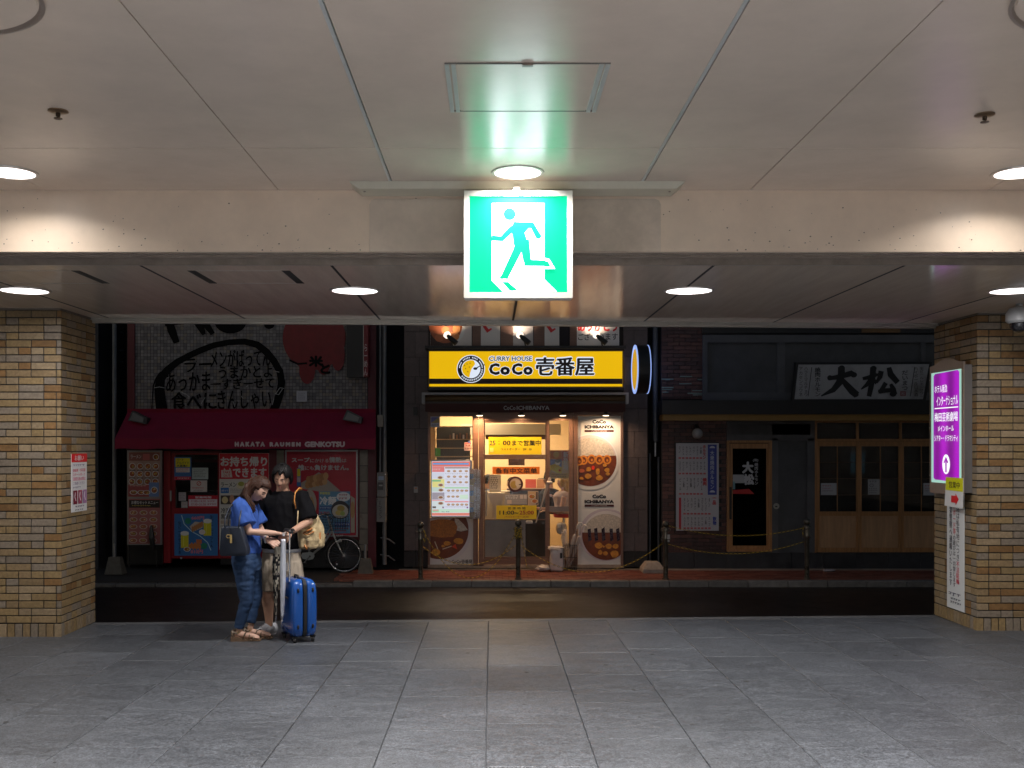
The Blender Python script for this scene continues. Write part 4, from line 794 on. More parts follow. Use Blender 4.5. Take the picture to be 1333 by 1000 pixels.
# pilasters and frames
bx(616, 537, 622.5, 737, YD - .05, .15, m_brn, 'pilaster', cs); bx(623.1, 537, 629.6, 737, YD - .05, .15, m_brn, 'pilaster', cs)
bx(741, 537, 746, 737, YD - .05, .15, m_brn, 'pilaster', cs); bx(746.6, 537, 752, 737, YD - .05, .15, m_brn, 'pilaster', cs); bx(808.4, 537, 811.4, 737, YD - .05, .15, m_brn, 'pilaster', cs)
bx(557, 534, 559.5, 737, YD - .03, .12, m_brn, 'pilaster', cs); bx(629.6, 537, 741, 547.5, YD - .02, .12, m_brn, 'door_header', cs); bx(559.5, 537, 616, 541.5, YD - .02, .12, m_brn, 'window_header', cs); bx(752, 536, 808.4, 541, YD - .02, .12, m_brn, 'window_header', cs)
bx(711.5, 547.5, 715.3, 728, YD, .06, m_brn, 'jamb', cs); bx(629.6, 728, 741, 735.5, YD - .01, .1, m_brn, 'threshold', cs); bx(715.3, 659.5, 741, 666, YD + .005, .05, pbr('rail_grey', (.25, .2, .18), .4, metal=.4), 'mid_rail', cs)
bx(557, 735.5, 812, 739.5, YD - .05, .2, pbr('sill_stone', (.32, .25, .19), .7, var=.25, scale=9, bump=.3), 'sill', cs)
# sliding glass door
gd = empty('glass_door', P(670, 728, YD + .02), 'glass sliding door of the curry shop carrying yellow and orange signs', 'door')
bx(630.4, 548, 711.2, 727.6, YD + .030, .006, m_glass, 'pane', gd); frame(629.8, 547.6, 711.5, 728, YD + .02, .03, 1.6, m_brn, 'door_rail', gd, 3)
pipe(633, 635, 672, YD - .01, .012, MC['steel'], 'handle', gd); bx(631.5, 676, 684, 724.5, YD + .04, .004, pbr('frosted_film', (.45, .40, .35), .6, var=.12, scale=3, bump=.2, bscale=12), 'frosted_film', gd); bx(629.9, 676, 711.4, 677.2, YD + .018, .03, m_brn, 'door_rail', gd)
bx(715.3, 547.6, 741, 659.4, YD + .03, .006, m_glass, 'side_pane', cs); bx(715.3, 666, 741, 728, YD + .03, .006, m_glass, 'side_pane', cs)
bx(559.8, 541.6, 615.8, 599, YD + .02, .006, m_glass, 'window_pane', cs); frame(559.5, 541.4, 616, 599.5, YD + .005, .03, 1, m_brn, 'window_frame', cs)
# interior
YI = YF + 3.2; zi0, zi1 = ZS + .05, P(0, 541, YF).z + .55
xi0, xi1 = P(560, 0, YF).x - .30, P(742, 0, YF).x + .25
m_cream = pbr('interior_cream', (.60, .45, .26), .7, var=.05); m_wd = pbr('interior_wood', (.16, .08, .045), .5, var=.2, scale=3, stretch=(1, 1, 8))
MB().box(xi0, xi1 + .3, YI, YI + .1, zi0, zi1).build('back_wall', m_cream, cs)
MB().box(xi0 - .1, xi0, YF + .3, YI, zi0, zi1).build('side_wall', m_cream, cs); MB().box(xi1 + .3, xi1 + .4, YF + .3, YI, zi0, zi1).build('side_wall', m_cream, cs)
MB().box(xi0, xi1 + .3, YF + .12, YI, zi1, zi1 + .1).build('room_ceiling', pbr('interior_ceiling', (.6, .58, .54), .7), cs)
MB().box(xi0, xi1 + .3, YF + .12, YI, zi0 - .1, zi0).build('room_floor', pbr('interior_floor', (.12, .08, .06), .4, var=.15), cs)
def lamp(parent, loc, sx, sy, W, c_, rot=(0, 0, 0), spread=170, name='room_lamp'):
    a = bpy.data.lights.new(name, 'AREA'); a.shape = 'RECTANGLE'; a.size = sx; a.size_y = sy; a.energy = W; a.color = c_; a.spread = R(spread)
    o = bpy.data.objects.new(name, a); COL.objects.link(o); o.location = loc; o.rotation_euler = rot
    if parent is not None: o.parent = parent; o.location = ORG[parent.name].inverted() @ Vector(loc)
    return o
m_tube = pbr('fluorescent_tube', (1, .97, .9), .4, emit=4.5)
for i, (x, y) in enumerate(((-.35, YF + 1.0), (.55, YF + 1.6), (-.9, YF + 2.2), (.1, YF + 2.5))):
    e = empty('tube_light', V(x, y, zi1), ['first', 'second', 'third', 'fourth'][i] + ' fluorescent tube from the window inside the curry shop ceiling', 'tube light', 'fluorescent tubes inside the curry shop')
    MB().cyl((x - .3, y, zi1 - .05), (x + .3, y, zi1 - .05), .014, None, 10).build('tube', m_tube, e, True); MB().box(x - .32, x + .32, y - .03, y + .03, zi1 - .03, zi1 - .001).build('holder', pbr('white_enamel', (.7, .7, .68), .4), e)
    lamp(e, (x, y, zi1 - .08), .6, .06, 42, (1, .76, .47))
def ibx(u0, v0, u1, v1, Y, d, m_, name, bev=0): return bx(u0, v0, u1, v1, Y, d, m_, name, cs, bev)
ibx(600, 552, 730, 566, YF + 1.2, .35, pbr('soffit_cream', (.55, .48, .36), .7), 'bulkhead'); ibx(632, 566, 716, 572, YF + 1.25, .25, m_wd, 'beam'); ibx(625, 592, 716, 598, YF + 1.25, .3, m_wd, 'beam')
ibx(665, 563, 675, 602, YF + 1.6, .2, m_wd, 'post'); ibx(712, 560, 716, 700, YF + 1.7, .1, m_wd, 'post')
ibx(662, 596, 683, 606, YF + 1.9, .2, pbr('range_hood', (.09, .05, .035), .4), 'menu_box')
ibx(630, 640, 664, 730, YF + 1.3, .5, pbr('counter_cream', (.5, .42, .3), .5), 'counter'); ibx(664, 638, 716, 730, YF + 1.1, .35, pbr('counter_dark', (.03, .025, .022), .35), 'counter'); ibx(660, 636.6, 718, 638.4, YF + 1.05, .45, m_wd, 'counter_top')
ibx(684, 624, 698, 636, YF + 2.9, .05, pbr('poster_red', (.35, .05, .03), .5), 'wall_poster'); ibx(699, 624, 709, 636, YF + 2.9, .05, pbr('poster_brown', (.3, .14, .07), .5), 'wall_poster')
for v in (555, 571.5, 583, 594): ibx(566, v, 616, v + 1.2, YF + .75, .25, pbr('shelf_wood', (.45, .32, .17), .5), 'shelf')
ibx(560, 553, 566, 600, YF + .7, .3, MC['shelf_wood'], 'cupboard'); ibx(566.5, 583.5, 573, 594, YF + .72, .1, pbr('green_box', (.05, .28, .03), .5), 'green_box'); ibx(568, 556, 612, 600, YF + 1.05, .02, pbr('dark_curtain', (.035, .035, .035), .6, var=.4, scale=3, stretch=(14, 1, 1)), 'curtain')
for k in range(7):
    u = 585 + k * 4.3; p = P(u, 571, YF + .8); ibx(u, 564 if k % 2 else 566, u + 2.2, 571.4, YF + .78, .05, [m_wd, MC['white_enamel'], MC['poster_brown']][k % 3], 'jar')
# equipment on the counter
pe = empty('receipt_printer', P(645, 657, YF + .9), 'cream cash register standing behind the curry shop door glass', 'cash register')
a, b = P(635, 642, YF + .9), P(657, 657, YF + .9)
mb = MB(); mb.prism([(a.x, a.z), (b.x, a.z), (b.x - .05, b.z), (a.x + .05, b.z)], YF + .9, YF + 1.15); mb.build('screen', pbr('register_cream', (.6, .54, .42), .5), pe)
bx(641, 657, 652, 676, YF + .98, .1, MC['register_cream'], 'stand', pe); bx(637, 618, 652, 640, YF + 1.0, .01, pbr('notice_grey', (.5, .46, .4), .5), 'notice', pe)
c = Card('notice_text', None, None, 638, 620, 651, 638, YF + .99, base=(.5, .46, .4), parent=pe); c.lines(638.5, 621, 650.5, 637, 6, (.04, .03, .03), 3, fill=.7); c.done()
# ---- yellow sign box
ys = empty('yellow_sign', P(684, 507, YF - .25), 'long yellow illuminated shop sign with round logo above the curry shop entrance', 'shop sign')
YS2 = YF - .28
bx(556.5, 454, 813, 508.5, YS2 + .02, .27, m_black, 'casing', ys, .01); bx(553, 450, 815, 454, YS2 - .06, .34, m_black, 'top_rail', ys)
SE = .92
c = Card('sign_panel', None, None, 558.8, 457.5, 810, 503.2, YS2 + .014, base=(.86, .50, .004), emit=SE, parent=ys)
ym = c.root.data.materials[0]
c.emit = 0; c.rect(558.8, 493, 810, 500, (.03, .012, .008))
c.emit = 1.0
Wg = (.80, .87, 1.0); BR = (.028, .010, .010)
yy = YS2
def sgn(t, a, b, c_, e, bold, ow=.05):
    c.emit = .9; o_ = .8 * (text_mesh(t, .012)[3] - text_mesh(t, .012)[2]) / (c_ - a); c.text(t, a - .8, b - .8, c_ + .8, e + .8, Wg, bold + o_); c.emit = 0; c.text(t, a, b, c_, e, BR, bold)
c.emit = .9; c.ell(613, 480.3, 18.4, 18.2, Wg, n=40); c.emit = 0; c.ell(613, 480.3, 17.4, 17.2, BR, n=40); c.emit = .9; c.ell(613, 480.3, 12.4, 12.2, Wg, n=36)
c.emit = SE; c.poly([(613 + 11.6 * math.cos(R(t)), 480.3 + 11.4 * math.sin(R(t))) for t in range(100, 291, 10)] + [(618.6, 474), (614, 480), (612, 486)], (.86, .50, .004))
c.emit = 0
for a in ((608, 474), (611, 478), (606, 480), (612, 473), (609, 484), (605, 476)): c.ell(*a, .8, .8, (.45, .16, .01), n=6)
c.ell(618.8, 480, 2.7, 1.7, BR, n=14); c.stroke([(619, 480), (625, 476.5), (631, 475)], [1.4, 1.2, 1.6], BR)
c.emit = .9
for i, ch in enumerate('Good smell Good curry'):                    # lettering that runs round the ring
    if ch == ' ': continue
    t = R(180 + 8 + i * 8.2); x, y = 613 + 14.9 * math.cos(t), 480.3 + 14.7 * math.sin(t); c.rect(x - .55, y - .9, x + .55, y + .9, Wg)
for i in range(13):
    t = R(150 - 12 - i * 11); x, y = 613 + 14.9 * math.cos(t), 480.3 + 14.7 * math.sin(t); c.ell(x, y, 1.15, 1.15, Wg, n=6); c.ell(x, y, .5, .5, BR, n=4)
c.emit = 0
sgn('CURRY HOUSE', 636.5, 464, 692.5, 470.2, .035, .035); sgn('C', 636.5, 473, 650.5, 488.5, .055); sgn('o', 651, 477.5, 664, 488.5, .055); sgn('C', 666, 473, 680, 488.5, .055); sgn('o', 681, 477.5, 693.5, 488.5, .055); sgn('壱番屋', 697, 464.3, 773.5, 489.3, .045, .03)
c.lay += .001
c.done()
frame(557.6, 456.3, 811.4, 504.6, YS2 + .004, .02, 1.2, pbr('sign_edge', (.30, .2, .03), .4), 'edge', ys)
# three black spotlights above the sign
for u, lab in ((586, 'black spotlight above the left end of the yellow sign'), (681, 'black spotlight above the middle of the yellow sign'), (781, 'black spotlight above the right end of the yellow sign')):
    p = P(u, 440, YF - .42); e = empty('sign_spotlight', p, lab, 'spotlight', 'spotlights above the yellow sign')
    MB().tube([p + V(.10, -.02, -.09), p + V(0, .0, 0), p + V(-.05, .06, .05)], [.045, .04, .025], None, 14).build('lamp_body', m_black, e, True)
    MB().tube([p + V(-.04, .05, .04), p + V(-.06, .075, .065)], [.055, .06], None, 16).build('lamp_glass', pbr('spot_glass', (1, .85, .7), .3, emit=1.6), e, True)
    MB().tube([P(u + 3, 450, YF - .30), p + V(.02, 0, -.05)], .012).build('arm', m_black, e)
    lamp(e, tuple(p + V(-.07, .10, .09)), .05, .05, 2.2, (1, .78, .6), (R(145), 0, 0), 120, 'spot')
# posters above the sign
def up(lab, u0, u1, base): return Card('upper_poster', lab, 'poster', u0, 360, u1, 450, YF - .06, base=base, thick=.02, rough=.5)
c = up('curry photo poster above the left end of the yellow sign', 560, 614, (.62, .56, .5)); c.rect(560.2, 360, 588, 450, (.05, .02, .015)); c.poly([(588, 450), (576, 450)] + [(578 + 28 * math.cos(R(t)), 425 + 27 * math.sin(R(t))) for t in range(80, -60, -10)] + [(588, 400)], (.66, .62, .58)); c.ell(580, 423, 22, 24, (.22, .055, .015)); c.ell(590, 438, 8, 6, (.5, .18, .05)); c.ell(580, 430, 5, 5, (.45, .13, .03)); c.ell(594, 428, 5, 6, (.55, .22, .06)); c.ell(572, 440, 6, 5, (.3, .09, .03)); c.done()
for i, (a, b, base) in enumerate(((626, 651, (.62, .58, .53)), (668, 694, (.45, .42, .4)), (709, 728, (.62, .58, .53)))):
    c = up(['white panel with a red brush stroke left of the middle spotlight', 'grey panel behind the middle spotlight above the yellow sign', 'white panel with a red brush stroke right of the middle spotlight'][i], a, b, base)
    if i != 1: c.stroke([(a + 4, 424), (a + 9, 431), (a + 14, 428)], [4, 5, 2], (.55, .02, .02))
    c.done()
c = up('white poster with red and black lettering above the right end of the yellow sign', 751, 806, (.64, .6, .56)); c.text('ござ', 752.5, 434, 768, 443, (.05, .03, .02), .02); c.text('います', 779, 434, 804, 443, (.05, .03, .02), .02)
c.text('ありがとう', 752, 414, 804, 431.8, (.55, .02, .02), .06); c.done()
for a, b in ((615, 626), (652, 668), (695, 709), (742, 751)): bx(a, 360, b, 450, YF - .05, .05, m_brn, 'mullion', cs)
bx(728, 360, 742, 450, YF - .02, .03, pbr('dark_pane', (.04, .035, .04), .15), 'upper_pane', cs)
# retracted awning
ra = empty('retractable_awning', P(684, 525, YF - .3), 'retracted brown roller awning with white end brackets below the yellow sign', 'awning')
YR = YF - .36; m_br = pbr('bracket_white', (.34, .32, .30), .45, var=.1)
bx(549, 511, 818.5, 514, YR, .34, m_br, 'top_rail', ra); bx(549, 514.1, 553, 525.5, YR, .3, m_br, 'end_bracket', ra); bx(814.5, 514.1, 818.5, 525.5, YR, .3, m_br, 'end_bracket', ra)
a = P(553.5, 519, YR + .12); b = P(814, 519, YR + .12); MB().cyl(a, b, .055, None, 16).build('cloth_roll', pbr('roll_brown', (.14, .08, .03), .7, var=.15, scale=5, stretch=(1, 8, 8)), ra, True); bx(553.5, 522.6, 814, 525.4, YR + .01, .1, pbr('front_bar', (.05, .035, .025), .5), 'front_bar', ra)
m_val = pbr('valance_dark', (.07, .022, .016), .8, var=.15, scale=5)
mb = MB(); vs = []; fs = []; n = 60
for i in range(n + 1):
    t = i / n; p = P(553.5, 525.4, YR).lerp(P(814, 525.4, YR), t); p.y += .01 * math.sin(i * .8); d = .13 + .012 * abs(math.sin(i * math.pi / 6)); vs += [p, p + V(0, .01, -d)]
for i in range(n): fs.append((2 * i, 2 * i + 1, 2 * i + 3, 2 * i + 2))
mb.add(vs, fs).build('valance', m_val, ra, 'all')
c = Card('valance_print', None, None, 650, 526, 720, 536, YR - .012, parent=ra, thick=.001, corners=[(655, 534), (655.5, 534), (655.5, 534.4), (655, 534.4)], mat=m_val); c.text('CoCo', 655.5, 528.2, 671, 533.8, (.34, .32, .3), .03); c.text('ICHIBANYA', 672.5, 528.2, 715.3, 533.8, (.34, .32, .3), .03); c.done()
# four little warm lamps
for i, (u, W, cc) in enumerate(((624.4, 11, (1, .55, .26)), (678.7, 5, (1, .6, .3)), (732.8, 6, (1, .58, .28)), (788.7, 6.5, (1, .70, .46)))):
    p = P(u, 540, YF - .30); lab = ['warm little lamp over the left bronze pilaster', 'warm little lamp over the middle of the glass door', 'warm little lamp over the narrow side pane', 'warm little lamp over the white curry poster'][i]
    e = empty('porch_lamp', p, lab, 'lamp', 'little lamps under the curry shop valance')
    MB().lathe([(.02, .06), (.028, .05), (.03, .015), (.058, -.005), (.058, -.012), (0, -.012)], p, None, 18).build('lamp_shade', pbr('lamp_black', (.03, .02, .018), .4), e, True)
    MB().lathe([(.05, -.012), (.045, -.02), (0, -.022)], p, None, 16).build('bulb', pbr('bulb', (1, .8, .55), .4, emit=6, ecol=(1, .78, .5)), e, True)
    lamp(e, tuple(p + V(0, 0, -.03)), .08, .08, W, cc, (R(12), 0, 0), 150, 'porch_lamp_light')
# ---------------------------------------------------------------- posters and lightbox of the curry shop
def rice_mat(): return pbr('print_rice', (.62, .55, .46), .6, var=.3, scale=38)
def curry_mat(): return pbr('print_curry', (.17, .035, .008), .4, var=.35, scale=14)
RI, CUY = rice_mat(), curry_mat(); CHK = pbr('print_potato', (.62, .26, .03), .5, var=.3, scale=20); RNG = pbr('print_ring', (.68, .24, .03), .5, var=.3, scale=22); KAT = pbr('print_cutlet', (.42, .15, .03), .6, var=.45, scale=45); EGP = pbr('print_eggplant', (.03, .015, .03), .3, var=.5, scale=25)
def arcpts(a, b, ra, rb, t0, t1, n=22): return [(a + ra * math.cos(R(t0 + (t1 - t0) * i / n)), b + rb * math.sin(R(t0 + (t1 - t0) * i / n))) for i in range(n + 1)]
def clip(pts, u0, u1, v1=1e9):      # clamp an outline to the sheet
    return [(min(max(a, u0), u1), min(b, v1)) for a, b in pts]
c = Card('curry_poster', 'tall white poster with two plates of curry, right of the curry shop door', 'poster', 752.3, 541.6, 808.2, 735, YD + .01, base=(.66, .62, .58), thick=.02, rough=.5)
for oy in (0, 97.2):
    c.text('CoCo', 771, 546.6 + oy, 789, 551.6 + oy, (.012, .005, .005), .075); c.text('ICHIBANYA', 761, 553.6 + oy, 799, 558.2 + oy, (.012, .005, .005), .075); c.rect(761, 559.8 + oy, 799, 562.6 + oy, (.09, .015, .012)); c.text('CURRY HOUSE', 770, 560.4 + oy, 790, 562 + oy, (.5, .45, .42))
cx_, cy_ = 768, 601; u0, u1 = 752.6, 808
c.poly(clip(arcpts(cx_, cy_, 38, 37, 0, 360, 40), u0, u1), (.60, .57, .545)); c.poly(clip(arcpts(cx_, cy_, 37.2, 36.2, 0, 360, 40), u0, u1), (.68, .65, .62)); c.poly(clip(arcpts(cx_, cy_ - 1, 34.5, 33.5, 180, 360, 30), u0, u1), (.52, .45, .44))
c.poly(clip(arcpts(cx_ + 1, cy_ - 4, 31, 27, 175, 365, 30), u0, u1), RI); c.poly(clip(arcpts(cx_, cy_ - 1, 34.5, 33, -12, 190, 34), u0, u1), CUY)
for i, (a, b) in enumerate(((759.5, 599), (770, 598), (780, 598.5), (790, 598.5), (753.8, 600))): c.ell(a, b, 5.6, 6.2, RNG); c.ell(a, b, 3.4, 4, CUY); c.ell(a + .5, b + 1, 1.5, 1.8, RNG, n=8)
for a, b, ra, rb in ((766, 611, 3.4, 3.6), (778, 614, 3, 4.6), (765, 620, 4.8, 3.5), (780, 622, 5, 3.6), (790, 612, 4, 3), (791, 617, 3, 2.2), (757, 623, 3, 2), (787, 606, 3, 2)): c.poly([(a + ra * math.cos(R(t)) * random.uniform(.75, 1.15), b + rb * math.sin(R(t)) * random.uniform(.75, 1.15)) for t in range(0, 360, 45)], CHK)
c.ell(772, 609, 2.2, 2.8, (.6, .03, .01), n=9); c.ell(757, 613, 4, 2.5, (.35, .08, .03), n=9)
cx_, cy_ = 789, 696
c.poly(clip(arcpts(cx_, cy_, 35.5, 34, 0, 360, 40), u0, u1, 734), (.50, .44, .47)); c.poly(clip(arcpts(cx_ + .5, cy_, 31.5, 31, 0, 360, 40), u0, u1, 734), (.62, .58, .56)); c.poly(clip(arcpts(cx_, cy_ - 2, 29, 25, 175, 365, 30), u0, u1), RI); c.poly(clip(arcpts(cx_, cy_, 31.5, 33, -5, 185, 34), u0, u1, 733), CUY)
for i, a in enumerate((767, 775.5, 785, 795.5, 804)): c.poly([(a - 2.4, 689 - i % 2), (a + 1.8, 688 - (i % 3)), (a + 3, 703), (a - 1.2, 705)], EGP)
for a, b, ra, rb in ((779, 710, 5.4, 4.6), (792, 711, 4.2, 3.6), (781, 719, 3, 3.4), (788, 720, 3.4, 3), (800, 721, 5.8, 4.6), (801, 711, 4, 3.4), (785.5, 711.5, 1.5, 1.5)): c.poly([(a + ra * math.cos(R(t)) * random.uniform(.85, 1.1), b + rb * math.sin(R(t)) * random.uniform(.85, 1.1)) for t in range(0, 360, 40)], CHK)
c.done()
c = Card('curry_poster', 'square curry poster with a fried cutlet below the lit menu box', 'poster', 559.8, 673.6, 616, 735, YD + .01, base=(.56, .54, .50), thick=.02, rough=.5)
u0, u1 = 560, 615.8
c.poly(clip(arcpts(569, 692, 45, 43, -20, 100, 30) + [(560, 735), (560, 674.2), (600, 674.2)], u0, u1, 734), (.52, .5, .49)); c.poly([(590, 674.5)] + clip(arcpts(572, 690, 38, 38, -25, 110, 30), u0, u1) + [(560, 727), (560, 690)], CUY)
c.poly([(592, 675), (597, 676), (604, 683), (609, 690), (600, 692), (592, 690)], RI); c.poly([(560, 678), (570, 676), (582, 676), (592, 679), (595.5, 686), (594, 693), (590, 699), (575, 700), (560, 698)], KAT)
for a, b, ra, rb in ((597, 704.5, 6.5, 4.2), (582, 707.5, 5, 3.2), (567.5, 719, 6, 4.8), (577, 711, 2.6, 1.8)): c.poly([(a + ra * math.cos(R(t)) * random.uniform(.85, 1.1), b + rb * math.sin(R(t)) * random.uniform(.85, 1.1)) for t in range(0, 360, 40)], CHK)
c.poly([(588, 712), (593, 708), (595, 715)], (.55, .06, .02)); c.stroke([(576, 715), (588, 711)], 1.2, (.5, .42, .3)); c.stroke([(566, 705), (570, 715)], 1.2, (.5, .42, .3)); c.text('CoCo壱番屋', 588, 728.2, 615, 733.2, (.04, .015, .012), .02); c.done()
lm = empty('menu_lightbox', P(588, 673, YF - .2), 'bright backlit menu box with rows of curry dishes beside the curry shop door', 'menu lightbox')
YL = YF - .16
bx(560.5, 598.8, 615, 673.6, YL + .01, .1, pbr('frame_steel', (.28, .29, .32), .35, metal=.6), 'case', lm, .01)
c = Card('menu_panel', None, None, 562, 600.5, 611.2, 672, YL, base=(.80, .82, .95), emit=.78, parent=lm, thick=.008)
qm = lambda x, y: (555 + x / 6.894, 535 + y / 6.894)
def mr_(a, b, c_, d, k): c.rect(*qm(a, b), *qm(c_, d), k)
mr_(52, 455, 392, 500, (.85, .22, .18)); mr_(60, 468, 380, 482, (.10, .40, .80)); mr_(52, 502, 162, 548, (.8, .25, .25)); mr_(168, 506, 380, 516, (.35, .2, .15)); mr_(52, 612, 162, 690, (.85, .78, .3)); mr_(52, 620, 130, 634, (.2, .55, .3)); mr_(52, 732, 162, 796, (.4, .36, .42)); mr_(52, 800, 162, 806, (.85, .25, .2)); mr_(52, 685, 140, 725, (.6, .75, .68))
mr_(165, 684, 378, 696, (.45, .75, .45)); mr_(165, 810, 378, 820, (.85, .3, .3)); mr_(50, 882, 390, 912, (.62, .85, .66)); mr_(54, 884, 112, 910, (.4, .7, .45)); mr_(58, 886, 108, 896, (.85, .35, .35)); mr_(50, 915, 390, 940, (.85, .28, .22)); mr_(300, 752, 375, 790, (.7, .88, .72)); mr_(54, 555, 160, 608, (.72, .76, .88)); mr_(54, 810, 160, 878, (.74, .82, .84))
for y, n in ((540, 4), (590, 4), (640, 4), (715, 5), (768, 3), (840, 5)):
    for i in range(n):
        x = 200 + i * (53 if n == 4 else 40); a, b = qm(x, y); c.ell(a, b, 2.3, 1.5, (.45, .28, .2), n=8); c.ell(a, b - .5, 1.6, .8, (.6, .42, .25), n=7)
for a, b in ((125, 598), (130, 665), (130, 775), (132, 710), (130, 828)): x, y = qm(a, b); c.ell(x, y, 4, 2.4, (.65, .6, .55), n=10); c.ell(x, y, 2.9, 1.6, (.3, .14, .08), n=8)
c.lines(*qm(168, 552), *qm(378, 575), 1, (.55, .56, .65), 3, fill=.5); c.lines(*qm(168, 603), *qm(378, 622), 1, (.55, .56, .65), 4, fill=.5); c.lines(*qm(168, 656), *qm(378, 672), 1, (.6, .5, .6), 5, fill=.5); c.lines(*qm(168, 728), *qm(378, 744), 1, (.5, .55, .6), 6, fill=.5); c.lines(*qm(168, 852), *qm(378, 870), 1, (.5, .5, .6), 7, fill=.5)
c.lines(*qm(56, 512), *qm(150, 540), 1, (.85, .6, .6), 7, fill=.5); c.text('Tax  RUF', *qm(138, 898), *qm(208, 908), (.1, .2, .3), .02); mr_(56, 855, 88, 872, (.15, .12, .12)); mr_(145, 858, 158, 872, (.3, .12, .25)); mr_(362, 858, 376, 872, (.25, .1, .3)); c.done()

ph = empty('pamphlet_rack', P(618, 675, YF - .2), 'three tier clear pamphlet rack at the right edge of the lit menu box', 'pamphlet rack')
for i, (a, b) in enumerate(((611, 632), (633, 654), (654.6, 675))):
    c = Card('pamphlet', None, None, 611.2, a, 625, b, YL - .05, base=(.22, .12, .08), parent=ph, thick=.03)
    c.rect(611.4, a + 6, 616.4, a + 12.5, (.02, .13, .36)); c.rect(612, a + 13, 617, b - .6, (.35, .2, .04)); c.text('冬の', 612, a + .8, 616, a + 5.6, (.45, .3, .25), .02); c.text('限定', 616.8, a + 1, 620.2, b - 2, (.42, .36, .36), .02, True); c.text('新作', 621, a + 1, 624.4, b - 2, (.42, .36, .36), .02, True); c.ell(616.5, a + 15, 2.6, 3.4, (.4, .2, .06), n=9); c.done()
bx(610.6, 610, 625.6, 675.6, YL - .066, .004, glass('acrylic', (.9, .9, .9), .05, boost=.03), 'clear_front', ph)
# stickers and signs on the glass
c = poster('small blue and gold security sticker in the top left corner of the window', 560.3, 542.4, 572.6, 556, YD + .012, (.42, .45, .52), 'sticker', 'sticker', thick=.003); c.poly([(561.2, 543.2), (571.6, 543.2), (561.2, 550.6)], (.10, .11, .34)); c.poly([(571.6, 543.2), (571.6, 550.6), (561.2, 550.6)], (.32, .27, .10)); c.text('ALSOK', 561.5, 552, 571.5, 554.6, (.08, .10, .2), .02); c.done()
c = poster('small white and red notice stuck low on the right of the shop window', 604.3, 576, 613.7, 586.6, YD + .012, (.55, .42, .42), 'sticker', 'sticker', thick=.003); c.rect(604.8, 576.6, 613.2, 578, (.5, .1, .1)); c.text('営業', 605.5, 578.6, 612.5, 581.6, (.3, .06, .06), .02); c.text('配達中', 605, 582.4, 613, 585.6, (.15, .05, .05), .02); c.ell(611, 575.5, 2.2, 1.6, (.1, .15, .4), n=8); c.done()
YG = YD + .012
c = poster('yellow sign with late opening hours at eye level on the glass door', 636, 569, 705, 591.7, YG, (.80, .50, .01), 'door_sign', 'sign', thick=.004)
c.text('25', 637.2, 573.5, 645, 579.8, (.01, .04, .09), .03); c.text('：', 648.8, 573.6, 650.2, 578.8, BLK, .03); c.text('00', 654.5, 573.5, 664.5, 579.8, BLK, .03); c.text('まで営業中', 666.5, 573, 703.8, 580.4, BLK, .02); c.text('ラストオーダー　24：30', 652, 583, 692, 586.4, (.06, .04, .02), .01); c.rect(637.5, 583, 642.5, 589, (.85, .62, .15)); c.done()
c = poster('orange strip sign in Chinese on the glass door', 641, 607.8, 702.4, 617.4, YG, (.62, .16, .01), 'door_sign', 'sign', thick=.004); c.text('备有中文菜单', 645, 609.2, 699, 616.4, (.05, .022, .012), .025); c.done()
c = poster('yellow opening hours plate low on the glass door, just above the bollard', 646, 658, 698.5, 675.8, YG - .01, (.72, .47, .01), 'door_sign', 'sign', thick=.006)
c.text('営 業 時 間', 661, 660, 684, 663.2, (.06, .04, .02), .01); c.text('11:00~', 650, 664.6, 675, 670, (.02, .015, .02), .03); c.text('25:00', 676, 664.6, 695, 670, (.32, .02, .02), .03); c.text('(ラストオーダー 24:30)', 657, 671.6, 688, 674.4, (.25, .07, .04)); c.done()
p = P(671, 630.4, YG); e = empty('round_plate_sign', p, 'round maroon rimmed plate picture on the glass door between the signs', 'round sign')
MB().lathe([(.128, 0), (.128, .008), (.10, .010), (.10, 0)], p + V(0, .01, 0), None, 32, 'Y').build('rim', pbr('rim_maroon', (.09, .02, .02), .4), e, True)
c = Card('picture', None, None, 661, 620, 681, 640, YG - .0, base=(.5, .38, .26), parent=e, thick=.002, corners=arcpts(671, 630.4, 7.6, 7.6, 0, 342, 19)); c.ell(669, 631, 4.6, 4.8, (.40, .27, .06)); c.poly([(671, 624.5), (677, 626), (678, 633), (674, 636.5), (671, 631)], (.58, .5, .4)); c.stroke([(675.5, 631), (681, 630)], 1.2, (.08, .02, .02)); c.done()
c = poster('small framed notice with two curry plates on the glass door', 687, 639.3, 700.8, 658, YG - .004, (.5, .38, .28), 'notice', 'notice', thick=.003); c.rect(687.8, 640, 700, 646.5, (.55, .38, .2)); c.dish(692.5, 646.5, 4.6, ry=3.2, soup=(.45, .16, .03), plate=(.7, .6, .5)); c.rect(697.6, 640.5, 700, 657, (.12, .08, .06)); c.dish(696, 652.5, 4.4, ry=3, soup=(.45, .16, .03), plate=(.7, .6, .5)); c.done()
c = poster('bright orange and blue campaign poster behind the narrow side pane', 716, 586.2, 741, 623, YD + .05, (.62, .45, .25), 'poster', 'poster')
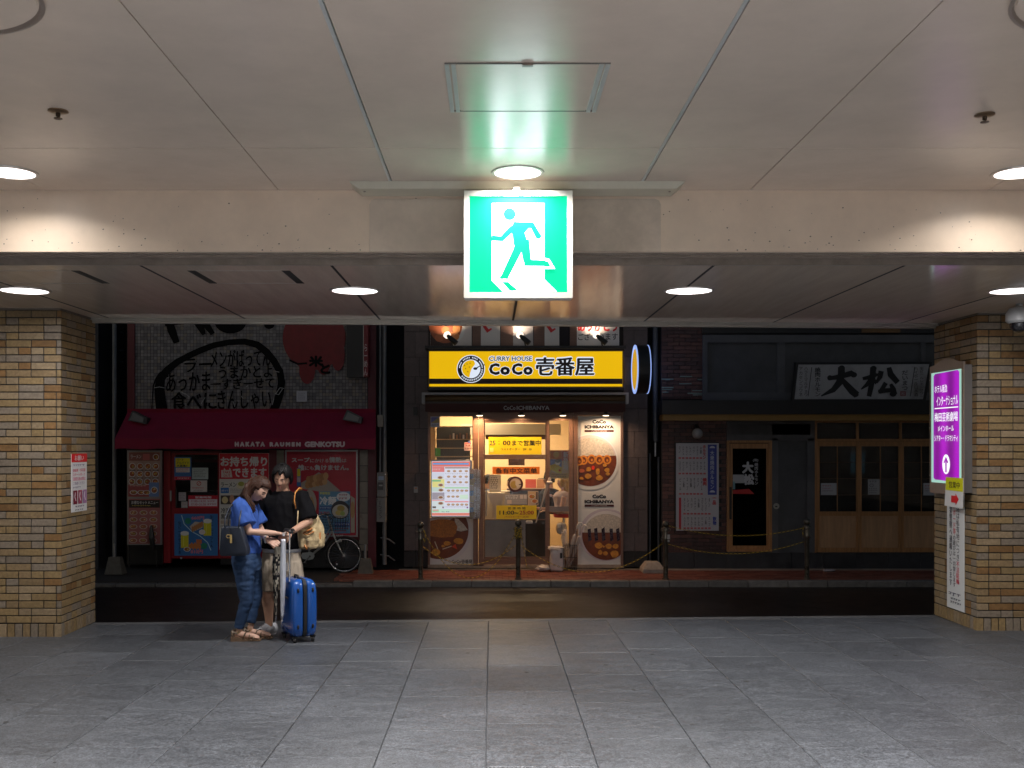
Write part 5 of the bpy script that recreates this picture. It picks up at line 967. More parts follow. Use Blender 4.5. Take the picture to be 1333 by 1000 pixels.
c.rect(716.2, 586.4, 731, 598, (.60, .16, .03)); c.ell(724, 592, 4, 4, (.65, .35, .08)); c.rect(716.2, 598, 731, 608, (.10, .13, .32)); c.poly([(716.2, 606), (724, 603), (731, 609), (731, 617), (716.2, 612)], (.7, .42, .02)); c.ell(726, 602, 3.6, 3.8, (.65, .52, .42)); c.ell(726, 600, 3.8, 2.4, (.05, .03, .05)); c.ell(726.5, 612, 4.6, 4, (.75, .5, .04)); c.ell(728.5, 612.5, 1.5, 1.5, (.6, .05, .02)); c.rect(731.2, 586.4, 740.8, 600, (.55, .14, .08)); c.text('新登場', 733, 588, 739.6, 612, (.66, .60, .55), .04, True); c.rect(716.2, 616, 740.8, 622.8, (.6, .4, .16)); c.lines(718, 617, 739, 622, 2, (.3, .1, .04), 4); c.done()
c = poster('clear sheet of small printed notices low on the glass door', 657, 643.5, 686, 657, YG - .002, (.35, .33, .32), 'notice', 'notice', thick=.002); c.lines(658, 644.5, 676, 650, 2, (.7, .66, .6), 4, fill=.8); c.rect(677, 644.5, 681, 649.5, (.6, .55, .5)); c.rect(682, 644.5, 685.6, 649.5, (.6, .55, .5)); c.rect(660, 651, 666, 656, (.6, .5, .4)); c.lines(667, 651, 685, 656, 2, (.45, .4, .35), 8); c.done()
e = empty('door_bell_box', P(687, 682, YD - .02), 'small grey plastic box on the glass door under the yellow plate', 'plastic box'); bx(684, 678, 693.5, 682, YD - .02, .04, pbr('grey_plastic', (.4, .38, .36), .5), 'case', e, .01)
e = empty('intercom', P(541, 642, YF), 'tiny grey and orange intercom button on the stone left of the curry shop', 'intercom'); bx(538.6, 633.5, 543.8, 641.5, YF - .03, .03, MC['grey_plastic'], 'case', e); bx(540, 635, 542.6, 636.4, YF - .034, .005, pbr('orange_lamp', (.6, .2, .05), .5), 'button', e)
e = empty('stone_lamp', P(540, 540, YF), 'small black wall fitting on the stone cladding left of the curry shop', 'wall fitting'); bx(538, 530, 543, 541, YF - .08, .08, m_black, 'case', e)
# round projecting sign
pc = P(834.5, 481, YF - .45); e = empty('round_blade_sign', pc, 'round illuminated projecting sign seen edge on, right of the yellow sign', 'projecting sign')
MB().lathe([(0, -.10), (.36, -.10), (.39, -.095), (.39, .095), (.36, .10), (0, .10)], pc, None, 48, 'X').build('drum', m_black, e, True)
for s_ in (-1, 1): MB().lathe([(.35, s_ * .101), (.35, s_ * .112), (.395, s_ * .108), (.395, s_ * .094)][::1], pc, None, 48, 'X').build('lit_rim', pbr('rim_light', (.3, .45, .9), .4, emit=.9, ecol=(.35, .5, 1)), e, True)
MB().lathe([(0, -.118), (.33, -.103), (.33, -.101), (0, -.101)], pc, None, 40, 'X').build('lit_face', pbr('face_light', (.75, .42, .02), .4, emit=.7, var=.5, scale=4), e, True)
MB().tube([pc + V(0, .38, .12), pc + V(0, .47, .12)], .02).build('bracket', m_black, e)
# rubbish, umbrellas, stand
YU = YF - .28
e = empty('trash_bag', P(722, 744, YU), 'crumpled white plastic bag over a bin beside the umbrella stand', 'plastic bag')
def crumple(cx, cy, cz, rx, ry, rz_, seed, square=.5, n=18, m=26, amp=.12):
    mb = MB(); rings = []
    for i in range(1, n):
        t = math.pi * i / n; ring = []
        for k in range(m):
            a = 2 * math.pi * k / m; x, y, z = math.sin(t) * math.cos(a), math.sin(t) * math.sin(a), -math.cos(t)
            q = max(abs(x), abs(y), abs(z)); f = (1 - square) + square / q
            d = 1 + amp * noise.noise(Vector((x * 2.2 + seed, y * 2.2, z * 2.2))) + amp * .6 * noise.noise(Vector((x * 6 + seed, y * 6, z * 6))) * 1.2
            ring.append(Vector((cx + x * f * rx * d, cy + y * f * ry * d, cz + max(-1, z * f * d) * rz_)))
        rings.append(ring)
    return mb.loft(rings)
m_bag = pbr('plastic_bag', (.62, .57, .54), .38, var=.12, scale=6, bump=.6, bscale=18)
g0 = P(725, 744, YU); crumple(g0.x, YU, g0.z + .19, .115, .1, .19, 2, .7).build('bin_liner', m_bag, e, 'all')
g1 = P(716, 712, YU); crumple(g1.x + .09, YU, P(0, 714, YU).z, .12, .1, .035, 5, .3, amp=.4).build('folded_rim', m_bag, e, 'all'); g2 = P(708, 741, YU); crumple(g2.x, YU - .02, g2.z + .02, .11, .07, .045, 9, .1, amp=.5).build('loose_film', m_bag, e, 'all')
bx(729, 720, 732, 727, YU - .11, .01, m_black, 'label', e)
e = empty('umbrella_stand', P(740, 741, YU + .02), 'dark wire umbrella stand between the white bag and the pilaster', 'umbrella stand'); a, b = P(733, 741, YU + .02), P(750, 709, YU + .02)
for i in range(7):
    x = a.x + (b.x - a.x) * i / 6
    for y in (YU - .08, YU + .12): MB().cyl((x, y, a.z), (x, y, b.z), .004, None, 6).build('wire', m_black, e)
for z in (a.z + .01, (a.z + b.z) / 2, b.z): MB().tube([(a.x, YU - .08, z), (b.x, YU - .08, z), (b.x, YU + .12, z), (a.x, YU + .12, z)], .006, closed=True).build('ring', m_black, e)
m_clear = glass('clear_vinyl', (.78, .74, .72), .25, boost=.10); m_vin = pbr('milky_vinyl', (.60, .55, .53), .35, var=.2, scale=5, alpha=.38)
for i, (u0_, v0_, u1_, v1_, lab) in enumerate(((737, 738, 752, 683, 'leftmost clear vinyl umbrella in the stand, with a white hooked handle'), (742, 738, 758, 686, 'rightmost clear vinyl umbrella in the stand, leaning furthest right'))):
    a, b = P(u0_, v0_, YU + .0 + i * .05), P(u1_, v1_, YU + .02 + i * .05); d = (b - a).normalized(); e = empty('umbrella', a, lab, 'umbrella', 'vinyl umbrellas in the stand')
    MB().tube([a, a + (b - a) * .1, a + (b - a) * .55, a + (b - a) * .72, a + (b - a) * .78], [.006, .016, .036, .032, .012], None, 10).build('canopy', m_vin, e, 'all'); MB().tube([a, b - d * .02], .005, None, 6).build('shaft', MC['steel'], e)
    MB().tube([b - d * .1, b, b + V(.03, 0, .035), b + V(.07, 0, .02), b + V(.075, 0, -.02)], .012, None, 8).build('handle', pbr('handle_white', (.7, .66, .62), .3), e, 'all')
a = P(741, 737, YU + .06); b = P(733, 690, YU + .1)
e = empty('umbrella', a, 'milky plastic sleeve umbrella bundle leaning against the side pane behind the stand', 'umbrella', 'vinyl umbrellas in the stand'); MB().tube([a, a.lerp(b, .3), a.lerp(b, .8), b + V(.03, 0, .02)], [.02, .045, .06, .04], None, 12).build('canopy', m_vin, e, 'all'); MB().tube([b, b + V(-.03, 0, .08)], .01).build('shaft', MC['steel'], e)
a, b = P(697.5, 680.5, YD - .08), P(716, 622, YD - .06); e = empty('umbrella', a, 'long clear umbrella in a plastic sleeve hooked slanting on the glass door', 'umbrella')
MB().tube([a, a.lerp(b, .45), a.lerp(b, .6), a.lerp(b, .85), b], [.01, .014, .02, .035, .025], None, 10).build('sleeve', m_vin, e, 'all'); crumple(P(715, 628, YD - .07).x, YD - .07, P(715, 628, YD).z, .055, .04, .03, 4, .1, 10, 14).build('folded_top', m_bag, e, 'all'); MB().tube([b, b + V(.0, 0, .09)], .008).build('shaft', MC['steel'], e)
cb = P(849, 744.5, YF - .35); e = empty('concrete_base', cb, 'pale rounded concrete block on the red pavers beside the right gap', 'concrete block')
w2 = 14 * K(YF - .35); h2 = 13.6 * K(YF - .35)
MB().loft([[cb + V(x * s1, y * s1, z) for x, y in ((-w2, -.2), (w2, -.2), (w2, .2), (-w2, .2))] for s1, z in ((1, 0), (.98, h2 * .35), (.6, h2 * .95), (.5, h2))]).build('block', pbr('pale_concrete', (.36, .30, .25), .8, var=.25, scale=10, bump=.5, bscale=50, dirt=.4), e)
# drains right of the curry shop
for u, v0, v1, r, lab in ((853, TOP, 575, .045, 'thick dark grey drain pipe in the gap right of the curry shop'), (846, 590, 740, .018, 'thin grey pipe low in the gap right of the curry shop'), (857, 595, 735, .02, 'second thin pipe low in the gap right of the curry shop')):
    o = MB().cyl(P(u, v0, YF + .1), P(u, v1, YF + .1), r, None, 14).build('drain_pipe', pbr('pipe_slate', (.075, .08, .09), .45, var=.25, scale=3), None, True); tag(o, lab, 'pipe')
e = empty('pipe_end', P(853, 590, YF + .1), 'short silver pipe end under the thick drain pipe', 'pipe'); MB().cyl(P(853, 576, YF + .1), P(853, 594, YF + .1), .02, None, 12).build('pipe', MC['steel'], e, True)
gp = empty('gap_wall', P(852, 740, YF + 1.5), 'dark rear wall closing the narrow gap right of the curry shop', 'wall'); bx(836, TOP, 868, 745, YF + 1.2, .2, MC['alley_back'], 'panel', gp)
# ================================================================ GRILL RESTAURANT (right)
gr = empty('grill_restaurant', V(P(1040, 0, YF).x, YF + 1.5, ZS), 'dark old style grill restaurant with plank sign, brickwork and wooden sliding doors, on the right', 'shop building')
bx(861, TOP, 1330, 548, YF + .05, 3, pbr('dark_render', (.04, .038, .042), .85, var=.3, scale=3), 'wall', gr); bx(861, 548, 947, 740, YF + .04, 2.5, m_blackp, 'lower_wall', gr)
B1 = [pbr('dark_brick_a', (.085, .035, .030), .5, var=.25, scale=10), pbr('dark_brick_b', (.06, .028, .027), .5, var=.25, scale=10), pbr('dark_brick_c', (.12, .05, .04), .45, var=.25, scale=10)]
tiles(861, 400, 914, 519.5, YF + .05, 15.4, 5.1, .8, .02, B1, 'face_brick', gr, 4, True, jit=.006); tiles(862.5, 548, 946, 720, YF + .04, 15.4, 5.1, .8, .02, B1, 'face_brick', gr, 6, True, holes=((881, 578, 935, 690),), jit=.004)
gl = Card('painted_reflection', None, None, 861, 480, 914, 520, YF + .02, thick=.001, parent=gr, corners=[(890, 470), (890.4, 470), (890.4, 470.4), (890, 470.4)], mat=m_black)
for a in ((861, 493, 877), (885, 489.6, 901), (908, 493.5, 914), (884, 499, 900), (861, 504, 877), (861.5, 506.5, 875), (901, 508, 914), (895, 511.5, 914), (862, 510, 870), (902, 513.5, 914), (866, 493.8, 872)): gl.rect(a[0], a[1], a[2], a[1] + 1.3, pbr('reflection_tint', (.22, .30, .26), .15))  # pale green strips painting light reflected off the dark brick
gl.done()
m_pl = pbr('plaster_grey', (.10, .10, .105), .75, var=.2, scale=2.5, bump=.2, bscale=25, dirt=.4); m_pl2 = pbr('plaster_dark', (.075, .075, .078), .8, var=.3, scale=2.2, bump=.25, bscale=20, dirt=.4)
bx(915, 436, 1240, 521, YF - .01, .06, m_pl2, 'plaster_field', gr)
for a in ((915, 436, 1240, 446), (915, 511, 1240, 521), (915, 446, 921, 511), (1012, 446, 1022, 511), (1199, 446, 1205, 511)): bx(*a, YF - .05, .04, m_pl, 'plaster_border', gr)
bx(914, 400, 1240, 434, YF - .03, .08, m_black, 'upper_band', gr); bx(1122, 400, 1172, 433, YF - .05, .02, pbr('ochre_shutter', (.16, .085, .03), .6, var=.2), 'shutter', gr)
bx(862, 521, 1240, 539.5, YF - .35, .4, m_black, 'eave', gr); m_och = pbr('ochre_beam', (.30, .165, .035), .5, var=.2, scale=4, stretch=(.4, 1, 3), dirt=.3); bx(863, 539.5, 1240, 547.5, YF - .32, .35, m_och, 'eave_beam', gr)
# lower front
m_wood = pbr('door_wood', (.36, .175, .065), .45, var=.3, scale=4, stretch=(9, 9, .6), bump=.15, bscale=20); m_woodp = pbr('door_panel_wood', (.42, .25, .13), .45, var=.22, scale=3, stretch=(6, 6, .5), bump=.1)
bx(1005, 548, 1061, 720, YF + .02, .1, m_pl2, 'plaster_wall', gr)
for a in ((946, 548, 1061, 552), (946, 566, 1061, 573.6), (1005, 571, 1013, 720), (1051, 571, 1061, 720), (946, 552, 952, 566), (1055, 552, 1061, 566)): bx(*a, YF - .01, .03, m_pl, 'plaster_border', gr)
bx(946, 552, 1061, 566, YF + .02, .1, m_pl2, 'plaster_wall', gr)
for k in range(9): bx(862.5 + k * 42, 719.5, 862.5 + k * 42 + 41.6, 745, YF - .03, .2, pbr('base_slab', (.030, .031, .036), .5, var=.35, scale=5, bump=.4, bscale=12, dirt=.4), 'base_slab', gr)
d1 = empty('wooden_door', P(976, 718, YF), 'single wooden door with a glass pane lettered in white, beside the menu board', 'door')
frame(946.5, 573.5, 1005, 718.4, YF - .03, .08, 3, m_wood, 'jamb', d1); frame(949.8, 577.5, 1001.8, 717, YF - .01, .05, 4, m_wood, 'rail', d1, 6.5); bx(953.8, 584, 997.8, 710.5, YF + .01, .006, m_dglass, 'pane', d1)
pipe(951, 634, 676, YF - .05, .02, m_black, 'handle', d1)
c = Card('door_lettering', None, None, 975, 590, 975.3, 590.3, YF + .002, base=(.3, .3, .3), thick=.0015, parent=d1); LG = (.34, .35, .36)
c.text('大', 966, 601, 981, 616.5, LG, .07); c.text('松', 967, 617, 982, 631.5, LG, .07); c.text('(炭)', 980, 597, 987, 601.5, LG, .03); c.text('焼肉ホルモン', 982, 602.5, 987, 631, LG, .02, True); c.poly([(954, 643), (954, 638), (975, 636.5), (982, 643.2)], (.32, .012, .012)); c.done()
bx(954, 618, 968.6, 629, YF - .004, .003, pbr('paper_white', (.36, .37, .38), .6), 'paper', d1); bx(954, 627, 957, 637, YF - .008, .003, pbr('paper_blue', (.16, .30, .33), .6), 'sticker', d1)
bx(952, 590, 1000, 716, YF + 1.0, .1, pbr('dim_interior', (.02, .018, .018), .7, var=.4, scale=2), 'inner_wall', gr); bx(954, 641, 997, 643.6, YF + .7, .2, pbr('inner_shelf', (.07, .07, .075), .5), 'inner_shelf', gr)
e = empty('door_plaque', P(1010, 662, YF - .02), 'small round pale plaque on the plaster right of the wooden door', 'plaque'); MB().lathe([(.05, 0), (.05, .008), (0, .01)], P(1010.5, 659, YF - .012), None, 20, 'Y').build('disc', pbr('plaque_pale', (.34, .33, .29), .3), e, True); MB().ball(P(1010.5, 659.5, YF - .03), .02, None, 8, 6, (1, .3, .6)).build('emblem', m_black, e)
# menu board
c = Card('menu_board', 'large white wall menu with red and blue vertical lettering on the dark brick', 'menu board', 880, 577, 935.7, 691, YF - .05, base=(.34, .345, .37), thick=.03)
qn = lambda x, y: (870 + x / 5.556, 560 + y / 5.556)
bx(878.5, 575.8, 880, 692, YF - .055, .05, m_black, 'frame_edge', c.root); bx(880, 575.4, 936, 576.9, YF - .055, .05, m_black, 'frame_edge', c.root)
c.rect(*qn(285, 105), *qn(350, 468), (.02, .035, .20)); c.text('大衆焼肉ホルモン', *qn(302, 148), *qn(332, 425), (.36, .40, .46), .02, True)
for y in (125, 445): x_, y_ = qn(318, y); c.poly(arcpts(x_, y_ + 1, 3.6, 2.8, 180, 360, 10), (.36, .4, .46))
c.text('ホルモン', *qn(248, 108), *qn(272, 210), (.34, .01, .015), .05, True); c.text('焼肉', *qn(248, 345), *qn(278, 402), (.34, .01, .015), .05, True); c.text('一品', *qn(318, 488), *qn(346, 540), (.34, .01, .015), .05, True); c.text('飲物', *qn(320, 625), *qn(348, 688), (.02, .04, .24), .05, True); c.rect(*qn(76, 488), *qn(92, 716), (.32, .012, .02))
w_txt = ['ミノ', 'ハチノス', 'センマイ', 'レバー', 'ハツ', 'テッチャン', '小腸', 'コリコリ', 'ナンコツ', 'タン', 'ハラミ', 'ロース', 'カルビ', 'キムチ', 'ナムル', 'ビール', 'ご飯', 'スープ', '冷麺', 'サラダ']; ii = 0; rk = random.Random(4)
for (y0_, y1_, x0_, x1_, yr) in ((118, 190, 75, 232, 202), (228, 300, 75, 262, 314), (345, 440, 78, 232, 461), (490, 590, 108, 305, 604), (628, 700, 108, 305, 708)):
    n = int((x1_ - x0_) / 25) + 1
    for k in range(n):
        x = x0_ + k * 25.5; t = w_txt[ii % 20]; ii += 1; L_ = (y1_ - y0_) * min(1, .3 + .22 * len(t)) * rk.uniform(.85, 1)
        c.text(t, *qn(x, y0_), *qn(x + 13, y0_ + L_), (.03, .025, .03), .03, True); c.rect(*qn(x - 2, yr - 6), *qn(x + 16, yr + 6), (.36, .08, .09))
c.done()
# globe lamp
gp = P(907.8, 564.5, YF - .14); e = empty('globe_lamp', gp, 'unlit white globe lamp on the dark brick above the wall menu', 'wall lamp'); MB().ball(gp, .09, None, 20, 14).build('globe', pbr('opal_glass', (.34, .33, .32), .25), e, 'all')
MB().tube([gp + V(0, .13, .12), gp + V(0, .03, .12), gp + V(0, 0, .08)], [.03, .022, .045], None, 12).build('arm', m_black, e, True)
# plank sign
c = Card('plank_sign', 'weathered white plank sign with large black brush characters above the eave', 'shop sign', 1034, 474, 1210, 520, YF - .20, base=(.26, .25, .25), thick=.06, corners=[(1039.5, 474.8), (1209.5, 474.2), (1201.5, 519.8), (1034.5, 519.8)], mat=pbr('plank_white', (.40, .385, .38), .6, var=.12, scale=2.5, stretch=(1, 1, .3), dirt=.9, bump=.2))
mb = MB(); mb.prism([(P(u, v, YF - .19).x, P(u, v, YF - .19).z) for u, v in ((1036, 471.8), (1213.5, 471), (1205, 522), (1031, 522))], YF - .188, YF - .10); mb.build('backing_board', m_black, c.root)
qs = lambda x, y: (1020 + x / 6.502, 460 + y / 6.502); S2 = lambda *l: [qs(*p) for p in l]; IK = (.012, .011, .012)
# 大 brushed
c.stroke(S2((375, 212), (440, 205), (520, 185), (575, 170), (612, 188)), [5, 6, 7, 8, 5], IK); c.stroke(S2((490, 118), (488, 190), (470, 250), (420, 310), (318, 362)), [9, 9.5, 9, 7, 1.5], IK); c.stroke(S2((490, 215), (530, 265), (580, 320), (622, 355)), [5, 8, 9.5, 9], IK); c.ell(*qs(492, 125), 4, 3.6, IK); c.ell(*qs(593, 182), 4.4, 3.6, IK); c.ell(*qs(606, 350), 4.5, 3.2, IK); c.ell(*qs(392, 208), 3.6, 3.4, IK)
# 松 brushed
c.stroke(S2((668, 215), (720, 205), (770, 185), (800, 180)), [4, 5.5, 5.5, 3], IK); c.stroke(S2((758, 120), (752, 200), (738, 290), (722, 365)), [8, 8, 7, 6], IK); c.stroke(S2((740, 220), (700, 270), (655, 305)), [6, 5, 1.5], IK); c.stroke(S2((760, 225), (790, 250)), [4, 6], IK)
c.stroke(S2((825, 150), (815, 200), (785, 250)), [7, 6.5, 3], IK); c.stroke(S2((890, 120), (905, 180), (965, 248)), [6, 8.5, 7], IK); c.stroke(S2((865, 250), (840, 290), (810, 335)), [6, 5.5, 5], IK); c.stroke(S2((800, 325), (860, 315), (930, 310)), [5, 6, 5], IK); c.stroke(S2((905, 260), (925, 300), (935, 350)), [4, 7, 8], IK); c.ell(*qs(760, 128), 4, 3.4, IK); c.ell(*qs(925, 345), 4.4, 3.6, IK)
c.text('焼肉ホルモン', *qs(262, 118), *qs(312, 365), IK, .02, True); c.stroke(S2((237, 118), (206, 365)), .9, IK); c.text('ハラミマルチョウ', *qs(172, 118), *qs(204, 365), (.05, .03, .03), .01, True); c.text('アカセンコウネ', *qs(128, 118), *qs(160, 365), (.05, .03, .03), .01, True)
c.text('だいまつ', *qs(1000, 145), *qs(1050, 312), IK, .02, True); c.rect(*qs(985, 322), *qs(1032, 362), (.2, .05, .05)); c.text('松', *qs(992, 326), *qs(1025, 358), (.3, .25, .25), .03); c.stroke(S2((1108, 115), (1070, 365)), .9, IK)
c.text('生ビールレモンサワー', *qs(1150, 118), *qs(1182, 365), (.05, .03, .03), .01, True); c.text('ハイボール日本酒', *qs(1100, 118), *qs(1135, 365), (.05, .03, .03), .01, True); c.done()
# sliding doors with transom and panes
def sliding(u0, u1, lab, mu):
    e = empty('sliding_door', P((u0 + u1) / 2, 719, YF + .02), lab, 'door', 'wooden sliding doors of the grill restaurant')
    frame(u0, 575, u1, 719, YF + .0, .05, 3.2, m_wood, 'rail', e, 6); bx(u0 + 3.2, 666, u1 - 3.2, 671.6, YF + .002, .048, m_wood, 'mid_rail', e); bx(u0 + 3.2, 671.6, u1 - 3.2, 713, YF + .02, .02, m_woodp, 'wood_panel', e)
    n = 0; vs_ = [581, 602, 623, 644.5, 666]
    for i in range(4):
        for a, b in ((u0 + 3.2, mu - .4), (mu + .4, u1 - 3.2)): bx(a, vs_[i] + (.4 if i else 0), b, vs_[i + 1] - (.4 if i < 3 else 0), YF + .02, .005, m_dglass, 'pane', e)
    bx(mu - .4, 581, mu + .4, 666, YF + .012, .02, m_wood, 'muntin', e)
    for v in vs_[1:-1]: bx(u0 + 3.2, v - .4, u1 - 3.2, v + .4, YF + .014, .016, pbr('muntin_dark', (.08, .045, .025), .5), 'muntin', e)
    return e
for a in ((1061, 548, 1063.5, 720), (1063.5, 548, 1245, 550.5)): bx(*a, YF - .02, .08, m_wood, 'door_post', gr)
for u in (1115, 1171, 1227): bx(u, 550.5, u + 3, 574.8, YF - .01, .06, m_wood, 'transom_post', gr)
bx(1063.5, 571.5, 1245, 574.8, YF - .015, .07, m_wood, 'transom_rail', gr)
for a, b in ((1063.5, 1115), (1118, 1171), (1174, 1227)): bx(a, 550.5, b, 571.5, YF + .02, .006, m_dglass, 'transom_pane', gr)
sliding(1063.8, 1118, 'left wooden sliding door, with a propped sign seen behind its panes', 1090); sliding(1118.4, 1173, 'middle wooden sliding door, with one notice on its panes', 1146); sliding(1173.4, 1228, 'right wooden sliding door, partly hidden by the brick pillar', 1199.5)
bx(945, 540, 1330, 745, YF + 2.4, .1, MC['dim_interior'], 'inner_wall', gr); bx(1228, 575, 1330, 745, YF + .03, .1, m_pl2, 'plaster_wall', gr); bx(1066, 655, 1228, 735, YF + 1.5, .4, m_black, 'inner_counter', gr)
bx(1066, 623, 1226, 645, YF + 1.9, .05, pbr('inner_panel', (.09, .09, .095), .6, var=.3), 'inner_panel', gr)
for (lab, a, b, c_, d_) in (('white notice on the left sliding door', 1068.6, 629, 1089, 644.5), ('white notice at the pillar end of the right sliding door', 1202, 629, 1219, 645)):
    c = poster(lab, a, b, c_, d_, YF + .012, (.30, .31, .33), 'notice', 'notice', thick=.003); c.lines(a + 2, b + 2, c_ - 5, b + 5.5, 1, (.25, .05, .05), 2); c.lines(a + 2, b + 6, c_ - 8, b + 8.5, 1, (.25, .04, .05), 3); c.lines(a + 2, b + 9, c_ - 4, b + 11.5, 1, (.05, .05, .06), 4); c.done()
c = poster('pale notice with a drawing on the middle sliding door', 1130, 624, 1145, 644, YF + .012, (.28, .28, .28), 'notice', 'notice', thick=.003); c.lines(1131, 625, 1144, 629, 1, (.08, .08, .08), 5); c.ell(1134.5, 632, 2.8, 2.4, (.08, .08, .08), n=10); c.ell(1134.5, 632, 2, 1.7, (.28, .28, .28), n=10); c.lines(1131, 635, 1144, 643, 3, (.1, .1, .1), 6); c.done()
c = poster('rounded standing sign board leaning inside behind the left sliding door', 1067, 604, 1094, 668, YF + .35, (.15, .155, .16), 'sign_board', 'sign board', thick=.03, corners=[(1067, 604), (1090, 604), (1093, 606), (1094.5, 610), (1094.5, 668), (1067, 668)]); c.rect(1081, 612, 1088, 618, (.22, .02, .02)); c.text('大松', 1069, 646, 1088, 664, (.03, .03, .03), .05); c.lines(1070, 620, 1088, 626, 2, (.03, .03, .03), 6); c.done()
c = poster('glowing blue panel standing in for a screen reflected in the sliding door panes', 1108, 589, 1126, 616, YF + 1.2, (.04, .12, .15), 'screen', 'screen', emit=.35, thick=.03); c.lines(1109, 591, 1125, 614, 5, (.08, .16, .2), 6); c.done()  # glowing panel set inside, imitating a blue screen's reflection in the glass
e = empty('pump_bottle', P(1134, 664, YF + .1), 'clear pump bottle standing behind the middle sliding door', 'bottle'); bt = P(1134, 665.5, YF + .1); MB().lathe([(.035, 0), (.038, .01), (.038, .09), (.015, .11), (.015, .125), (0, .125)], bt, None, 14).build('body', pbr('bottle_grey', (.2, .21, .21), .2), e, True); MB().tube([bt + V(0, 0, .12), bt + V(0, 0, .16), bt + V(.03, 0, .165)], .006).build('pump', MC['bottle_grey'], e)
e = crumple(P(1079, 746, YF - .3).x, YF - .3, ZS + .02, .10, .05, .02, 7, .1, 8, 14, .5).build('litter', pbr('litter_white', (.4, .36, .38), .6), None, 'all'); tag(e, 'crumpled white scrap of litter on the red pavers before the sliding doors', 'litter')
e = crumple(P(970, 761, YK + .05).x, YK + .06, ZS - .03, .05, .03, .012, 3, .1, 8, 12, .5).build('litter', MC['litter_white'], None, 'all'); tag(e, 'small pale scrap of litter on the kerb in front of the single wooden door', 'litter')
# ================================================================ BOLLARDS AND CHAINS
YB = 15.95; m_bol = pbr('bollard_bronze', (.13, .115, .09), .32, metal=.65, var=.3, scale=8, dirt=.4)
def bollard(u, vt, lab):
    b = P(u, 0, YB); b.z = ZS; h = (P(0, vt, YB).z - ZS); e = empty('bollard', b, lab, 'bollard', 'ball topped bollards on the pavement')
    MB().lathe([(.055, 0), (.055, .015), (.036, .02), (.036, h - .30), (.042, h - .29), (.042, h - .26), (.037, h - .25), (.037, h - .17), (.047, h - .16), (.047, h - .12), (.03, h - .1), (0, h - .1)], b, None, 18).build('post', m_bol, e, True)
    MB().ball(b + V(0, 0, h - .052), .052, None, 16, 12).build('ball_top', m_bol, e, 'all')
    for z in (h - .14, h - .28):
        for s_ in (-1, 1):
            cpt = b + V(s_ * .055, 0, z); MB().tube([cpt + V(.02 * math.cos(t) * 1, 0, .02 * math.sin(t)) for t in [k * math.pi / 4 for k in range(8)]], .005, None, 5, closed=True).build('ring', m_bol, e)
    return b, h
BL = [bollard(547.5, 679, 'ball topped bollard left of the curry shop poster'), bollard(674.5, 676.5, 'ball topped bollard wrapped in chain in front of the glass door'), bollard(866.5, 678, 'ball topped bollard in front of the gap and pale concrete block'), bollard(1050.5, 675, 'ball topped bollard in front of the sliding doors')]
CY = [pbr('chain_yellow', (.72, .48, .03), .45), pbr('chain_black', (.20, .14, .02), .45)]
def chain(pts, lab):
    pts = [Vector(p) for p in pts]; seg = [(pts[i + 1] - pts[i]).length for i in range(len(pts) - 1)]; T = sum(seg); n = int(T / .034); mb = MB(); k = 0
    def at(d):
        for i, s_ in enumerate(seg):
            if d <= s_ or i == len(seg) - 1: return pts[i].lerp(pts[i + 1], d / s_), (pts[i + 1] - pts[i]).normalized()
            d -= s_
    for i in range(n):
        p, t = at((i + .5) * T / n); side = t.cross(Vector((0, 1, 0))).normalized(); b = Vector((0, 1, 0)); b = (side if i % 2 else b)
        pa = [p + t * (.019 * math.cos(a)) + b * (.011 * math.sin(a)) for a in [q_ * math.pi / 3 for q_ in range(6)]]
        mb.tube(pa, .0036, CY[i % 2], 4, closed=True)
    o = mb.build('chain', None, None, fix=False); tag(o, lab, 'chain', 'yellow and black chains between the bollards'); return o
def sag(a, b, low, n=24, y=YB, skew=1.0):
    a, b = P(*a, y), P(*b, y); m_ = P(0, low, y).z; out = []
    h = max(0.001, (a.z + b.z) / 2 - m_)
    for i in range(n + 1): t = i / n; tt = t ** skew; out.append(V(a.x + (b.x - a.x) * t, y, a.z + (b.z - a.z) * t - 4 * h * tt * (1 - tt)))
    return out
chain(sag((870, 684.5), (1047, 687), 697.5), 'upper chain between the two right hand bollards'); chain(sag((870, 708.5), (1047, 705), 721), 'lower chain between the two right hand bollards')
chain(sag((551, 690), (671, 694), 752.5), 'upper slack chain hanging low in front of the round cutlet poster'); chain(sag((551, 712), (671, 710), 735), 'lower chain left of the middle bollard, in front of the brown pilaster')
chain(sag((678, 710), (863, 707), 745), 'long slack chain sagging to the pavers below the white curry poster'); chain(sag((678, 692), (686, 740), 716, 12, skew=1.3), 'loose chain end hanging down beside the middle bollard')
b, h = BL[1]; pts = []
for i in range(130): t = i / 130; a = i * .5; pts.append(b + V(.05 * math.cos(a), .05 * math.sin(a), h - .12 - .16 * t + .012 * math.sin(i * 1.7)))
chain(pts, 'chain wound many times round the neck of the middle bollard')
b, h = BL[0]; chain([b + V(.06, 0, h - .14), b + V(.075, -.01, h - .25), b + V(.06, 0, h - .32), b + V(.045, -.02, h - .26)], 'short loop of chain at the left bollard')
b, h = BL[3]; chain([b + V(-.058, 0, h - .14), b + V(-.07, -.01, h - .2), b + V(-.058, 0, h - .28)], 'short loop of chain at the rightmost bollard')
e = empty('tag_box', P(871, 700, YB - .05), 'small pale plastic tag tied to the third bollard', 'tag'); bx(868.5, 696, 872, 702, YB - .06, .01, MC['grey_plastic'], 'upper_tag', e); bx(868.8, 703, 871.6, 705.5, YB - .06, .01, MC['grey_plastic'], 'lower_tag', e)
